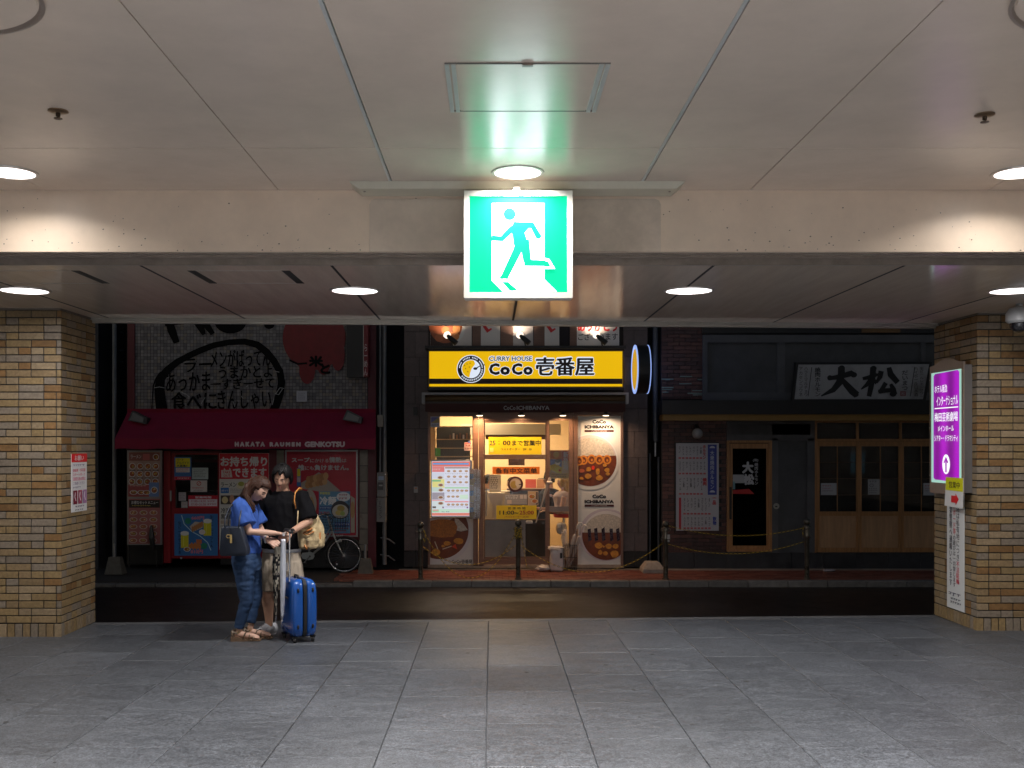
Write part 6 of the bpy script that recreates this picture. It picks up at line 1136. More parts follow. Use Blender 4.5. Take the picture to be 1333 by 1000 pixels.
# ================================================================ BICYCLE
YC = YF - .42; m_sil = pbr('bike_silver', (.42, .42, .40), .3, metal=.5); m_chr = pbr('chrome', (.65, .65, .65), .2, metal=.9); m_rub = pbr('tyre', (.02, .02, .02), .7)
bw = P(448.2, 723, YC); rw = 22.2 * K(YC); zc = ZS - .045 + rw; bw.z = max(bw.z, zc); rearw = bw + V(-82 * K(YC), 0, 0)
bk = empty('bicycle', V((bw.x + rearw.x) / 2, YC, ZS - .04), 'silver city bicycle parked in front of the red poster, behind the man', 'bicycle')
def wheel(c_):
    w_ = MB().tube([c_ + V(rw * math.cos(t), 0, rw * math.sin(t)) for t in [k * math.pi / 20 for k in range(40)]], .014, None, 8, closed=True).build('tyre', m_rub, bk, 'all')
    MB().tube([c_ + V((rw - .018) * math.cos(t), 0, (rw - .018) * math.sin(t)) for t in [k * math.pi / 20 for k in range(40)]], .010, None, 8, closed=True).build('rim', m_chr, w_, 'all')
    MB().cyl(c_ + V(0, -.04, 0), c_ + V(0, .04, 0), .022, None, 14).build('hub', m_chr, w_, True)
    m_ = MB()
    for k in range(28): a = k * 2 * math.pi / 28; m_.cyl(c_ + V(.018 * math.cos(a + .5 * (k % 2)), (-.025 if k % 2 else .025), .018 * math.sin(a + .5 * (k % 2))), c_ + V((rw - .02) * math.cos(a), 0, (rw - .02) * math.sin(a)), .0016, None, 4)
    o = m_.build('spoke', m_chr, w_); o['kind'] = 'stuff'; return w_
wf = wheel(bw); wheel(rearw)
MB().ball(P(438.5, 734.5, YC - .01), .016, None, 8, 6).build('reflector', pbr('reflector', (.7, .7, .68), .3), bk)
hd = P(432, 691, YC); ht = P(427.5, 676, YC); bb = P(404, 724, YC); st_ = P(393, 678, YC); stt = P(391, 671, YC)
fr_ = MB(); fr_.tube([hd, ht], .018, None, 10); fr_.tube([hd + V(0, 0, -.01), hd.lerp(bb, .5) + V(0, 0, -.06), bb], .018, None, 10); fr_.tube([hd + V(-.01, 0, .06), hd.lerp(bb, .55) + V(0, 0, .015), bb + V(-.05, 0, .16)], .012, None, 10); fr_.tube([bb, st_], .016, None, 10); fr_.tube([bb, rearw], .01, None, 8); fr_.tube([st_ + V(.02, 0, -.1), rearw], .008, None, 8)
fr_.build('frame', m_sil, bk, 'all'); MB().tube([hd, hd.lerp(bw, .35) + V(-.012, 0, 0), hd.lerp(bw, .8) + V(-.01, -.03, -.01), bw + V(0, -.035, 0)], [.016, .015, .010, .008], None, 8).build('fork', m_sil, bk, 'all')
MB().tube([bw + V((rw + .03) * math.cos(R(t)), 0, (rw + .03) * math.sin(R(t))) for t in range(200, 30, -12)][::-1], .018, None, 6, flat=.5).build('front_mudguard', pbr('guard_dark', (.03, .03, .03), .4), bk, 'all')
MB().prism([(bb.x - .14, bb.z + .02), (bb.x - .12, bb.z + .055), (bb.x + .02, bb.z + .07), (bb.x + .065, bb.z + .04), (bb.x + .075, bb.z), (bb.x + .05, bb.z - .045), (bb.x - .02, bb.z - .06), (bb.x - .12, bb.z - .035)], YC - .05, YC - .03).build('chain_guard', pbr('guard_grey', (.34, .37, .36), .4, metal=.2), bk)
MB().cyl(bb + V(0, -.06, 0), bb + V(0, .06, 0), .016, None, 12).build('axle', m_black, bk); MB().tube([bb + V(0, -.065, 0), bb + V(-.09, -.07, -.1)], .009).build('crank', m_chr, bk); MB().box(bb.x - .13, bb.x - .05, YC - .13, YC - .075, bb.z - .115, bb.z - .095).build('pedal', m_black, bk)
hb = P(426.5, 671, YC); MB().tube([ht, hb, hb + V(.03, -.03, .03)], .012).build('stem', m_chr, bk); MB().tube([hb + V(-.12, -.28, .0), hb + V(-.05, -.2, .03), hb + V(.03, -.03, .03), hb + V(.03, .03, .03), hb + V(-.05, .2, .03), hb + V(-.12, .28, 0)], .011, None, 8).build('handlebar', m_chr, bk, 'all')
for y in (-.28, .28): MB().tube([hb + V(-.16, y * 1.1, -.01), hb + V(-.11, y * .95, .002)], .018, None, 10).build('grip', m_rub, bk, True)
MB().tube([hb + V(-.02, -.26, -.01), hb + V(.06, -.22, -.02), hb + V(.10, -.14, -.05)], .007).build('brake_lever', m_black, bk); MB().tube([hb + V(.03, 0, .02), hb + V(.10, 0, -.04), hb + V(.05, -.02, -.16)], .005).build('cable', m_black, bk); MB().tube([hb + V(-.03, -.1, .01), hb + V(.09, -.1, .03), hb + V(.13, -.03, -.06)], .005).build('cable', m_black, bk)
mb = MB(); b0_ = hb + V(.05, -.14, -.03)
for k in range(7): mb.cyl(b0_ + V(k * .045, 0, 0), b0_ + V(.02 + k * .038, .02, -.2), .003, None, 4); mb.cyl(b0_ + V(k * .045, .28, 0), b0_ + V(.02 + k * .038, .26, -.2), .003, None, 4)
for z in (0, -.07, -.14, -.2): mb.tube([b0_ + V(0, 0, z), b0_ + V(.27, 0, z), b0_ + V(.27, .28, z), b0_ + V(0, .28, z)], .004, None, 4, closed=True)
mb.build('basket', m_black, bk)
mb = MB(); sp_ = stt + V(-.02, 0, .03); mb.loft([[sp_ + V(x, y * w_, z) for y, z in ((-.09, 0), (-.05, .03), (.05, .03), (.09, 0), (.05, -.03), (-.05, -.03))] for x, w_ in ((-.13, 1), (-.05, 1), (.05, .5), (.13, .25))]).build('saddle', m_rub, bk, 'all'); MB().cyl(st_, sp_, .012).build('seat_post', m_chr, bk)
MB().tube([bw + V(-.02, .05, 0) + V(-.02, 0, .01), hd + V(.06, -.02, -.06), hd + V(.12, -.03, -.04)], .006).build('lamp_stay', m_black, bk); MB().tube([P(438, 706, YC), P(444, 703, YC)], [.02, .03], None, 10).build('lamp', pbr('lamp_shell', (.45, .45, .43), .3), bk, True)
# ================================================================ PEOPLE
def grow(mb, voxel, name, mat, parent, wr=0, wf=9, seed=0, smooth=2, stretch=(1, 1, .5)):
    """fuse overlapping lofts into one continuous skin (voxel remesh), then relax it; wr adds cloth folds"""
    import bmesh
    me = bpy.data.meshes.new('tmp'); me.from_pydata(mb.v, [], mb.f); bm = bmesh.new(); bm.from_mesh(me); bmesh.ops.recalc_face_normals(bm, faces=bm.faces); bm.to_mesh(me); bm.free()
    o = bpy.data.objects.new('tmp', me); COL.objects.link(o); md = o.modifiers.new('r', 'REMESH'); md.mode = 'VOXEL'; md.voxel_size = voxel; md.use_smooth_shade = True
    sm_ = o.modifiers.new('s', 'SMOOTH'); sm_.factor = .5; sm_.iterations = smooth
    dg = bpy.context.evaluated_depsgraph_get(); ev = o.evaluated_get(dg); m2 = bpy.data.meshes.new_from_object(ev); m2.name = name
    bpy.data.objects.remove(o); bpy.data.meshes.remove(me)
    if wr:
        nr = [v.normal.copy() for v in m2.vertices]
        for v, n_ in zip(m2.vertices, nr):
            c = v.co; q = Vector((c.x * wf * stretch[0] + seed, c.y * wf * stretch[1], c.z * wf * stretch[2]))
            d = noise.noise(q) + .5 * noise.noise(q * 2.3); d = 1 - abs(d) * 2.2
            v.co = c + n_ * d * wr
    M = ORG[parent.name]; m2.transform(M.inverted()); m2.materials.clear(); m2.materials.append(mat); m2.polygons.foreach_set('use_smooth', [True] * len(m2.polygons)); m2.polygons.foreach_set('material_index', [0] * len(m2.polygons))
    r = bpy.data.objects.new(name, m2); COL.objects.link(r); r.parent = parent; ORG[r.name] = M
    return r
def oval(c, a, b, n=16, rot=0):      # horizontal ellipse ring
    c = Vector(c); return [c + Vector((a * math.cos(t) * math.cos(rot) - b * math.sin(t) * math.sin(rot), a * math.cos(t) * math.sin(rot) + b * math.sin(t) * math.cos(rot), 0)) for t in [2 * math.pi * k / n for k in range(n)]]
def head_mesh(mb, c, fwd, up, s=1.0, mat=None):
    """a head with brow, eye hollows, nose, lips and chin; fwd = where the face looks, up = towards the crown"""
    fwd = Vector(fwd).normalized(); up = Vector(up); up = (up - fwd * up.dot(fwd)).normalized(); side = up.cross(fwd); n, m = 30, 40; rings = []
    def g(x, x0, w): return math.exp(-((x - x0) / w) ** 2)
    for i in range(1, n):
        t = math.pi * i / n; ring = []
        for k in range(m):
            a = 2 * math.pi * k / m; x = math.sin(t) * math.cos(a); y = math.sin(t) * math.sin(a); z = -math.cos(t)
            fx = x * .092; fy = y * .074; fzz = z * .115
            if z < 0: fy *= 1 - .34 * (-z) ** 1.5; fx *= (1 - .15 * (-z)) if x > 0 else (1 - .35 * (-z))
            if x > 0:
                f = g(y, 0, .16)
                fx += .020 * f * g(z, -.18, .13) * 1.0 + .008 * g(y, 0, .12) * g(z, .05, .16)          # nose
                fx -= .007 * g(abs(y), .34, .16) * g(z, .08, .12)                                     # eye hollows
                fx += .004 * g(z, .27, .08) * g(y, 0, .5) + .006 * g(y, 0, .28) * g(z, -.46, .07) + .009 * g(y, 0, .3) * g(z, -.78, .14)
                fx += .003 * g(abs(y), .45, .2) * g(z, -.2, .2)
            p = fwd * fx + side * fy + up * fzz
            ring.append(Vector(c) + p * s)
        rings.append(ring)
    mb.loft(rings, mat)
    for sg in (-1, 1):
        e = Vector(c) + (side * sg * .074 - fwd * .005 - up * .002) * s
        mb.tube([e + (up * .03 - fwd * .006) * s, e + (side * sg * .008 + up * .012 - fwd * .012) * s, e + (side * sg * .006 - up * .015 - fwd * .006) * s, e - up * .03 * s], [.006 * s, .011 * s, .010 * s, .006 * s], mat, 8)
    return fwd, up, side
def hand(mb, wrist, d, nrm, side, curl=.5, s=1.0, spread=.12, mat=None):
    """palm, four bent fingers and a thumb. d = pointing direction, nrm = back of the hand, side = towards the thumb"""
    d = Vector(d).normalized(); nrm = Vector(nrm); nrm = (nrm - d * nrm.dot(d)).normalized(); th = Vector(side); th = (th - d * th.dot(d) - nrm * th.dot(nrm)).normalized(); w = Vector(wrist)
    def ring(c, a, b): return [Vector(c) + th * a * math.cos(t) + nrm * b * math.sin(t) for t in [2 * math.pi * k / 12 for k in range(12)]]
    mb.loft([ring(w - d * .02 * s, .026 * s, .02 * s), ring(w + d * .015 * s, .031 * s, .018 * s), ring(w + d * .05 * s, .040 * s, .016 * s), ring(w + d * .085 * s, .041 * s, .013 * s), ring(w + d * .095 * s, .034 * s, .009 * s)], mat)
    for i, (o, L) in enumerate(((.030, .070), (.010, .080), (-.011, .074), (-.031, .058))):
        b = w + d * .078 * s + th * o * s; ang = 0; p = b.copy(); path = [w + d * .06 * s + th * o * s, b]; dr = (d + th * (o * spread * 12)).normalized()
        for q, f in enumerate((.45, .32, .23)):
            ang += curl * (.55, .75, .5)[q]; v_ = dr * math.cos(ang) - nrm * math.sin(ang); p = p + v_ * L * f * s; path.append(p)
        mb.tube(path, [.009 * s, .0105 * s, .0092 * s, .0085 * s, .0065 * s], mat, 8)
    t0 = w + d * .022 * s + th * .026 * s; t1 = t0 + (d * .03 + th * .022 - nrm * .008) * s; t2 = t1 + (d * .03 + th * .006 - nrm * .012) * s; t3 = t2 + (d * .022 - th * .002 - nrm * .01) * s
    mb.tube([w + d * .01 * s + th * .01 * s, t0, t1, t2, t3], [.012 * s, .013 * s, .012 * s, .0105 * s, .007 * s], mat, 8)
def strands(parent, name, mat, c, fwd, up, s, lens, seed=1, n=90, rad=.008, r0=1.04, gap=None, sway=V(0, 0, 0)):
    """hair: many tapered locks running over the skull from the crown"""
    rn = random.Random(seed); fwd = Vector(fwd).normalized(); up = Vector(up); up = (up - fwd * up.dot(fwd)).normalized(); side = up.cross(fwd); mb = MB()
    for i in range(n):
        az = 2 * math.pi * (i + rn.random() * .6) / n; L = lens(az); 
        if L <= 0: continue
        path = []; rr_ = []; k = 9; a0 = .12 + rn.random() * .25
        tmax = min(L, 1.0) * math.pi * .62
        for j in range(k):
            t = a0 + (tmax - a0) * j / (k - 1); f = r0 + .05 * rn.random() + .03 * math.sin(t * 2)
            p = fwd * .094 * math.sin(t) * math.cos(az) + side * .079 * math.sin(t) * math.sin(az) + up * .119 * math.cos(t)
            path.append(Vector(c) + p * f * s + Vector((rn.uniform(-1, 1), rn.uniform(-1, 1), rn.uniform(-1, 1))) * .0025)
            rr_.append(rad * s * (1.0 if j < k - 1 else .5))
        if L > 1:
            drop = (L - 1); last = path[-1]; m_ = 6
            for j in range(1, m_ + 1): path.append(last + V(0, 0, -drop * j / m_) + sway * (j / m_) ** 1.3 + Vector((rn.uniform(-1, 1), rn.uniform(-1, 1), 0)) * .006); rr_.append(rad * s * (1 - .75 * j / m_))
            rr_[8] = rad * s
        mb.tube(path, rr_, None, 6)
    return mb
m_skin = pbr('skin', (.58, .36, .27), .5, var=.08, scale=20, bump=.05); m_skin2 = pbr('skin_tan', (.50, .29, .20), .5, var=.08, scale=20, bump=.05)
m_hairb = pbr('hair_brown', (.040, .016, .009), .5, var=.4, scale=30, stretch=(3, 3, .6), spec=.3); m_hairk = pbr('hair_black', (.0045, .004, .0045), .5, var=.3, scale=30, spec=.22)
m_brow = pbr('brow', (.03, .018, .014), .7); m_lip = pbr('lip', (.33, .12, .10), .45)
def face_bits(parent, c, fwd, up, s, brow=True):
    fwd = Vector(fwd).normalized(); up = Vector(up); up = (up - fwd * up.dot(fwd)).normalized(); side = up.cross(fwd); c = Vector(c)
    def at(x, y, z): return c + (fwd * x + side * y + up * z) * s
    for sg in (-1, 1):
        MB().tube([at(.080, sg * .014, .002), at(.083, sg * .025, .000), at(.076, sg * .038, .003)], [.002, .0036, .002], None, 6).build('eyelid', m_brow, parent, 'all')
        MB().tube([at(.089, sg * .012, .024), at(.086, sg * .027, .029), at(.074, sg * .044, .024)], [.0025, .0036, .0018], None, 6).build('eyebrow', m_brow, parent, 'all')
    MB().tube([at(.077, -.019, -.051), at(.086, -.008, -.054), at(.086, .008, -.054), at(.077, .019, -.051)], [.0015, .0034, .0034, .0015], None, 6).build('mouth', m_lip, parent, 'all')
# ---------------------------------------------------------------- woman, in profile, facing right
YW = 9.58
def W(u, v, dy=0): return P(u, v, YW) + V(0, dy, 0)
wz = fz(YW); wm = empty('person', V(W(318, 0).x, YW, wz), 'person in bright blue top and jeans with long brown hair, reaching towards the suitcase handle', 'person')
k1 = K(YW)
body = MB()
for (dy, hip, kn, an, fx0) in ((-.085, (320, 728), (324, 780), (313, 822), 303.5), (.085, (322, 728), (331, 777), (324, 818), 321)):
    h, kk_, a = W(*hip, dy), W(*kn, dy), W(*an, dy * .75); a.z = max(a.z, fz(a.y) + .07)
    body.tube([h, h.lerp(kk_, .5), kk_, kk_.lerp(a, .35), kk_.lerp(a, .75), a, V(a.x, a.y, fz(a.y) + .05)], [.078, .058, .040, .034, .029, .028, .031], None, 12)
    z0 = fz(a.y) + .026; hl = V(a.x - .035, a.y, z0 + .028)
    body.tube([hl, V(a.x + .02, a.y, z0 + .032), V(a.x + .09, a.y, z0 + .022), V(a.x + .155, a.y + .0, z0 + .010), V(a.x + .185, a.y, z0 + .006)], [.028, .033, .030, .026, .016], None, 10)
    for t in range(5): body.tube([V(a.x + .15, a.y + (t - 2) * .013, z0 + .008), V(a.x + .197 - abs(t - 1.2) * .006, a.y + (t - 2) * .014, z0 + .003)], .0085, None, 6)
torso = [(320, 728, .125, .16), (320, 715, .12, .155), (319, 700, .095, .125), (319, 684, .098, .13), (318.5, 668, .105, .15), (318, 657, .085, .165), (318, 651, .05, .09), (320, 646, .045, .046), (325, 640, .044, .044)]
body.loft([oval(W(u, v), a, b, 20) for u, v, a, b in torso])
hc = W(336, 637.5); hf = V(.80, -.28, -.60); hu = V(.5, -.1, .85)
head_mesh(body, hc, hf, hu, .98); body.tube([W(319, 651), W(325, 644), W(331, 640)], [.05, .046, .045], None, 12)
sh1, el1, wr1 = W(318, 656, -.155), W(330.5, 690, -.185), W(361.5, 693, -.10)
body.tube([sh1, sh1.lerp(el1, .5), el1, el1.lerp(wr1, .4), wr1], [.048, .040, .036, .033, .023], None, 12); body.ball(el1, .036)
hand(body, wr1 + V(.01, 0, 0), W(378, 696.5, .02) - wr1, V(0, -.25, 1), V(0, 1, .1), .28, .92)
sh2, el2, wr2 = W(319, 657, .15), W(337, 694, .12), W(349, 701.5, -.06)
body.tube([sh2, sh2.lerp(el2, .5), el2, el2.lerp(wr2, .5), wr2], [.046, .038, .034, .031, .022], None, 12); body.ball(el2, .034)
hand(body, wr2, W(363, 706, -.12) - wr2, V(.25, -.75, .6), V(.2, .5, .7), .22, .98, .2)
grow(body, .0062, 'body', m_skin, wm, smooth=2)
face_bits(wm, hc, hf, hu, .98)
# top
tp = MB(); ts = [(321, 719, .128, .165), (320.5, 712, .132, .165), (320, 700, .122, .155), (319, 686, .118, .155), (318.5, 670, .122, .168), (317.5, 660, .108, .180), (317.5, 653.5, .078, .14), (318, 650.5, .055, .075)]
tp.loft([oval(W(u, v), a, b, 24) for u, v, a, b in ts])
for s_, e_, dy in ((sh1, el1, -1), (sh2, el2, 1)):
    m1 = s_.lerp(e_, .35); m2 = s_.lerp(e_, .74); tp.tube([s_ + V(0, -dy * .05, .03), s_ + V(0, 0, .006), m1, m2 + V(0, dy * .012, 0)], [.045, .072, .076, .088], None, 16)
grow(tp, .0085, 'top', pbr('blue_top', (.028, .088, .36), .85, var=.10, scale=12, bump=.3, bscale=160), wm, wr=.010, wf=13, seed=3, stretch=(1, 1, .35))
# jeans
jn = MB()
jn.loft([oval(W(u, v), a, b, 22) for u, v, a, b in ((321, 716, .122, .158), (320.5, 725, .128, .172), (321, 734, .130, .172), (322, 742, .12, .16))])
for (dy, hip, kn, an) in ((-.085, (320, 730), (323.5, 781), (313, 815.5)), (.085, (323, 730), (330, 778), (324, 812))):
    h, kk_, a = W(*hip, dy), W(*kn, dy), W(*an, dy * .75); jn.tube([h, h.lerp(kk_, .5), kk_, kk_.lerp(a, .5), a], [.104, .082, .060, .050, .045], None, 16)
m_jean = pbr('denim', (.018, .050, .125), .8, var=.35, scale=5, bump=.35, bscale=220, stretch=(1, 1, .6)); grow(jn, .0085, 'jeans', m_jean, wm, wr=.0045, wf=15, seed=8, stretch=(.5, .5, 1.2))
# sandals
m_sand = pbr('sandal_leather', (.12, .085, .055), .5, var=.15); m_sole = pbr('sandal_cork', (.16, .10, .06), .7, var=.2)
for (dy, an) in ((-.085, (313, 822)), (.085, (324, 818))):
    a = W(*an, dy * .75); z = fz(a.y); y = a.y; mb = MB(); x0 = a.x - .065
    prof = [(0, .0), (0, .045), (.08, .038), (.14, .022), (.20, .018), (.265, .018), (.27, .006), (.10, 0)]; mb.prism([(x0 + p, z + q_) for p, q_ in prof], y - .042, y + .042); mb.build('sandal_sole', m_sole, wm)
    mb = MB()
    for (dx, w_, zz, tilt) in ((.17, .046, .055, .0), (.13, .044, .075, .02), (.20, .047, .040, -.015)): mb.tube([V(x0 + dx - tilt, y - .045, z + .02), V(x0 + dx, y - .03, z + zz), V(x0 + dx + tilt, y + .02, z + zz + .006), V(x0 + dx + tilt, y + .045, z + .02)], .008, None, 6, flat=.7)
    mb.tube([V(x0 + .05, y - .036, z + .07), V(x0 + .01, y - .02, z + .095), V(x0 + .01, y + .02, z + .095), V(x0 + .06, y + .036, z + .085), V(x0 + .09, y, z + .095)], .010, None, 6, closed=True); mb.tube([V(x0 + .02, y - .03, z + .02), V(x0 + .01, y - .02, z + .095)], .014, None, 6); mb.tube([V(x0 + .02, y + .03, z + .02), V(x0 + .01, y + .02, z + .095)], .014, None, 6)
    mb.build('sandal_strap', m_sand, wm, 'all'); MB().tube([V(x0 + .075 + .012 * math.cos(t), y - .045, z + .088 + .012 * math.sin(t)) for t in (0, 1.05, 2.1, 3.14, 4.2, 5.2)], .003, None, 5, closed=True).build('buckle', pbr('gold', (.7, .5, .2), .3, metal=.9), wm)
# hair
cap = MB(); fw = Vector(hf).normalized(); uu = Vector(hu); uu = (uu - fw * uu.dot(fw)).normalized(); ss = uu.cross(fw)
def skull(c, fwd, up, side, s, mb, cut, r=1.07, n=18, m=28):
    rings = []
    for i in range(1, n):
        t = math.pi * i / n * .74; ring = []
        for k in range(m):
            a = 2 * math.pi * k / m; f = r; tt = min(t, cut(a))
            p = fwd * .094 * math.sin(tt) * math.cos(a) + side * .079 * math.sin(tt) * math.sin(a) + up * .119 * math.cos(tt); ring.append(Vector(c) + p * f * s)
        rings.append(ring)
    mb.loft(rings)
skull(hc, fw, uu, ss, .98, cap, lambda a: .85 if math.cos(a) > .5 else (1.1 if math.cos(a) > .0 else 2.4))
cap.loft([oval(W(u, v, .0), a, b, 14) for u, v, a, b in ((332, 626, .06, .06), (327, 636, .075, .085), (321, 646, .062, .09), (316, 654, .045, .085), (312, 662, .03, .07))])
hp = strands(wm, 'hair', m_hairb, hc, hf, hu, .98, lambda az: (.50 if math.cos(az) > .4 else (.72 if math.cos(az) > -.05 else 1.14)), 5, 120, .0085, 1.08, sway=V(-.02, 0, 0)); cap.v += []; o = len(cap.v); cap.v += hp.v; cap.f += [[i + o for i in f] for f in hp.f]; cap.m += hp.m
rn = random.Random(12)
for i in range(26):        # the long lock that falls in front of the near shoulder
    y = -.05 - rn.random() * .06; a = W(326 + rn.uniform(-3, 1), 629 + rn.uniform(-2, 3), y - .02); b = W(324 + rn.uniform(-2, 2), 643, y - .04); c_ = W(331 + rn.uniform(-3, 5), 656, y - .05); d_ = W(333 + rn.uniform(-3, 4), 664 + rn.uniform(-3, 3), y - .05)
    cap.tube([a, a.lerp(b, .5) + V(-.01, 0, 0), b, c_, d_], [.006, .010, .010, .008, .003], None, 6)
for i in range(34):        # back hair
    y = rn.uniform(-.09, .09); a = W(330 + rn.uniform(-2, 2), 623 + rn.uniform(-2, 3), y * .6); b = W(323 + rn.uniform(-2, 2), 636, y); c_ = W(315 + rn.uniform(-2, 2), 648, y); d_ = W(311 + rn.uniform(-2.5, 3), 657 + rn.uniform(-4, 5), y)
    cap.tube([a, b, c_, d_], [.008, .012, .010, .003], None, 6)
cap.build('hair', m_hairb, wm, 'all')
MB().tube([wr2 + V(-.01, 0, -.0) + Vector((0, .028 * math.cos(t), .028 * math.sin(t))) for t in [k * math.pi / 6 for k in range(12)]], .009, None, 6, closed=True).build('bracelet', pbr('bracelet_white', (.65, .64, .62), .3), wm, 'all')
# shoulder bag
hb_ = empty('handbag', W(315, 719, -.26), 'dark navy leather shoulder bag with a gold charm hanging at the woman side', 'handbag')
m_nav = pbr('navy_leather', (.014, .020, .035), .42, var=.12, bump=.12, bscale=120)
mb = MB(); f0 = [(298.0, 718), (297.0, 716), (299.5, 684), (301, 682.5), (323, 682.0), (325, 683.5), (333, 713), (332.5, 717), (330, 719), (300, 719.6)]
rings = []
for y, sc_ in ((-.325, .93), (-.318, .985), (-.25, 1.0), (-.20, .985), (-.19, .93)):
    cx0, cy0 = 315, 701; rings.append([W(cx0 + (u - cx0) * sc_, cy0 + (v - cy0) * sc_, y) for u, v in f0])
mb.loft(rings).build('bag_body', m_nav, hb_, True)
for y in (-.325, -.195): MB().tube([W(304, 684, y), W(303, 672, y + .05), W(306, 661, y + .09), W(313, 651.5, y + .13), W(318, 651, y + .14), W(322, 660, y + .1), W(322, 672, y + .04), W(321.5, 684, y)], .007, None, 8).build('strap', m_nav, hb_, 'all')
MB().tube([W(310, 682, -.33), W(311, 691, -.335)], .003).build('charm_cord', m_black, hb_); m_gold = pbr('gold', (.7, .5, .2), .3, metal=.9)
MB().box(W(311.5, 0).x, W(314, 0).x, YW - .345, YW - .335, W(0, 702.5).z, W(0, 692).z).build('charm', m_gold, hb_); MB().tube([W(309.5, 694, -.34) + V(.02 * math.cos(t), 0, .016 * math.sin(t)) for t in (0, 1.05, 2.1, 3.14, 4.2, 5.2)], .004, None, 5, closed=True).build('charm_ring', m_gold, hb_)
# ---------------------------------------------------------------- man, facing the camera, looking down
YM = 9.86
def N_(u, v, dy=0): return P(u, v, YM) + V(0, dy, 0)
mn_ = empty('person', V(N_(366, 0).x, YM, fz(YM)), 'person in black T-shirt and khaki shorts, black hair, head bowed', 'person')
body = MB()
for (hip, kn, an, dyf) in (((356, 735), (349, 770), (350.5, 812), 0), ((378, 735), (384, 772), (386, 814), .02)):
    h, kk_, a = N_(*hip), N_(*kn, -.02 + dyf), N_(*an, dyf); a.z = fz(YM) + .085
    body.tube([h, h.lerp(kk_, .5), kk_, kk_.lerp(a, .28), kk_.lerp(a, .7), a, V(a.x, a.y, fz(YM) + .05)], [.095, .082, .060, .060, .042, .034, .036], None, 14)
    body.tube([V(a.x, a.y + .02, fz(YM) + .04), V(a.x - .02, a.y - .03, fz(YM) + .04)], [.030, .030], None, 10)
body.loft([oval(N_(u, v, dy), a, b, 20) for u, v, a, b, dy in ((367, 735, .17, .12, 0), (367, 716, .165, .115, 0), (367, 695, .15, .105, 0), (367, 672, .17, .115, 0), (368, 655, .19, .11, 0), (368.5, 646, .16, .09, 0), (369, 641, .07, .065, -.01), (369, 636, .058, .058, -.03), (369, 630, .055, .055, -.05))])
mh = N_(370, 622, -.085); mf = V(-.14, -.90, -.40); mu_ = V(.02, -.35, .93)
head_mesh(body, mh, mf, mu_, 1.0)
sl_, ell, wl = N_(393, 648, -.01), N_(404, 678, -.08), N_(386, 689.5, -.27)
body.tube([sl_ + V(-.06, 0, 0), sl_, sl_.lerp(ell, .5), ell, ell.lerp(wl, .4), wl], [.05, .056, .046, .041, .037, .027], None, 12); body.ball(ell, .042)
hand(body, wl, N_(374, 697, -.33) - wl, V(.1, -.6, .75), V(-.1, -.2, -.8), .62, 1.02)
sr_, elr, wrr = N_(344, 648, -.01), N_(339, 678, .03), N_(352, 700, -.1)
body.tube([sr_ + V(.06, 0, 0), sr_, sr_.lerp(elr, .5), elr, elr.lerp(wrr, .4), wrr], [.05, .056, .046, .041, .037, .027], None, 12); body.ball(elr, .042)
hand(body, wrr, N_(364, 707, -.16) - wrr, V(0, -.7, .6), V(.2, -.5, .5), .7, 1.0)
grow(body, .0065, 'body', m_skin2, mn_, smooth=2); face_bits(mn_, mh, mf, mu_, 1.0)
sh = MB(); sh.loft([oval(N_(u, v, dy), a, b, 26) for u, v, a, b, dy in ((367, 713.5, .188, .135, 0), (367, 700, .182, .132, 0), (367, 684, .178, .130, 0), (367.5, 668, .188, .136, 0), (368, 655, .200, .132, 0), (368.5, 647, .178, .108, 0), (369, 642.5, .105, .085, -.005), (369, 639.8, .078, .075, -.02))])
for s_, e_, dx in ((sl_, ell, 1), (sr_, elr, -1)): sh.tube([s_ + V(-dx * .07, 0, .015), s_ + V(-dx * .004, 0, .004), s_.lerp(e_, .45) + V(dx * .01, 0, 0), s_.lerp(e_, .90) + V(dx * .006, 0, 0)], [.062, .078, .076, .084], None, 16)
m_tee = pbr('black_tee', (.006, .006, .0075), .9, var=.15, bump=.25, bscale=180, spec=.12); grow(sh, .0085, 'tshirt', m_tee, mn_, wr=.008, wf=9, seed=21, stretch=(1, 1, .5))
us = MB(); us.loft([oval(N_(367, v), a, b, 26) for v, a, b in ((718, .184, .132), (712, .183, .130))]); us.build('undershirt', pbr('white_cotton', (.55, .55, .55), .8), mn_, 'all')
so = MB(); so.loft([oval(N_(u, v), a, b, 24) for u, v, a, b in ((367, 714.5, .17, .12), (367, 722, .178, .128), (367, 732, .186, .132), (367, 742, .182, .128))])
for u0_, u1_, v1_ in ((356.5, 352.5, 768), (378, 381.5, 762)): so.loft([oval(N_(u0_ + (u1_ - u0_) * t, 730 + (v1_ - 730) * t), .102 + .004 * t, .118 - .008 * t, 20) for t in (0, .35, .7, 1)])
grow(so, .0085, 'shorts', pbr('khaki', (.44, .37, .285), .85, var=.14, bump=.3, bscale=200), mn_, wr=.009, wf=12, seed=31, stretch=(1, 1, .4))
hm = MB(); fm = Vector(mf).normalized(); um = Vector(mu_); um = (um - fm * um.dot(fm)).normalized(); sm2 = um.cross(fm)
skull(mh, fm, um, sm2, 1.0, hm, lambda a: .62 if math.cos(a) > .6 else (1.15 if math.cos(a) > .1 else 2.0), 1.12)
hp = strands(mn_, 'hair', m_hairk, mh, mf, mu_, 1.0, lambda az: (.46 + .07 * math.sin(az * 9) if math.cos(az) > .7 else (.68 if math.cos(az) > .2 else 1.0)), 9, 150, .0085, 1.13); o = len(hm.v); hm.v += hp.v; hm.f += [[i + o for i in f] for f in hp.f]; hm.m += hp.m
hm.build('hair', m_hairk, mn_, 'all')
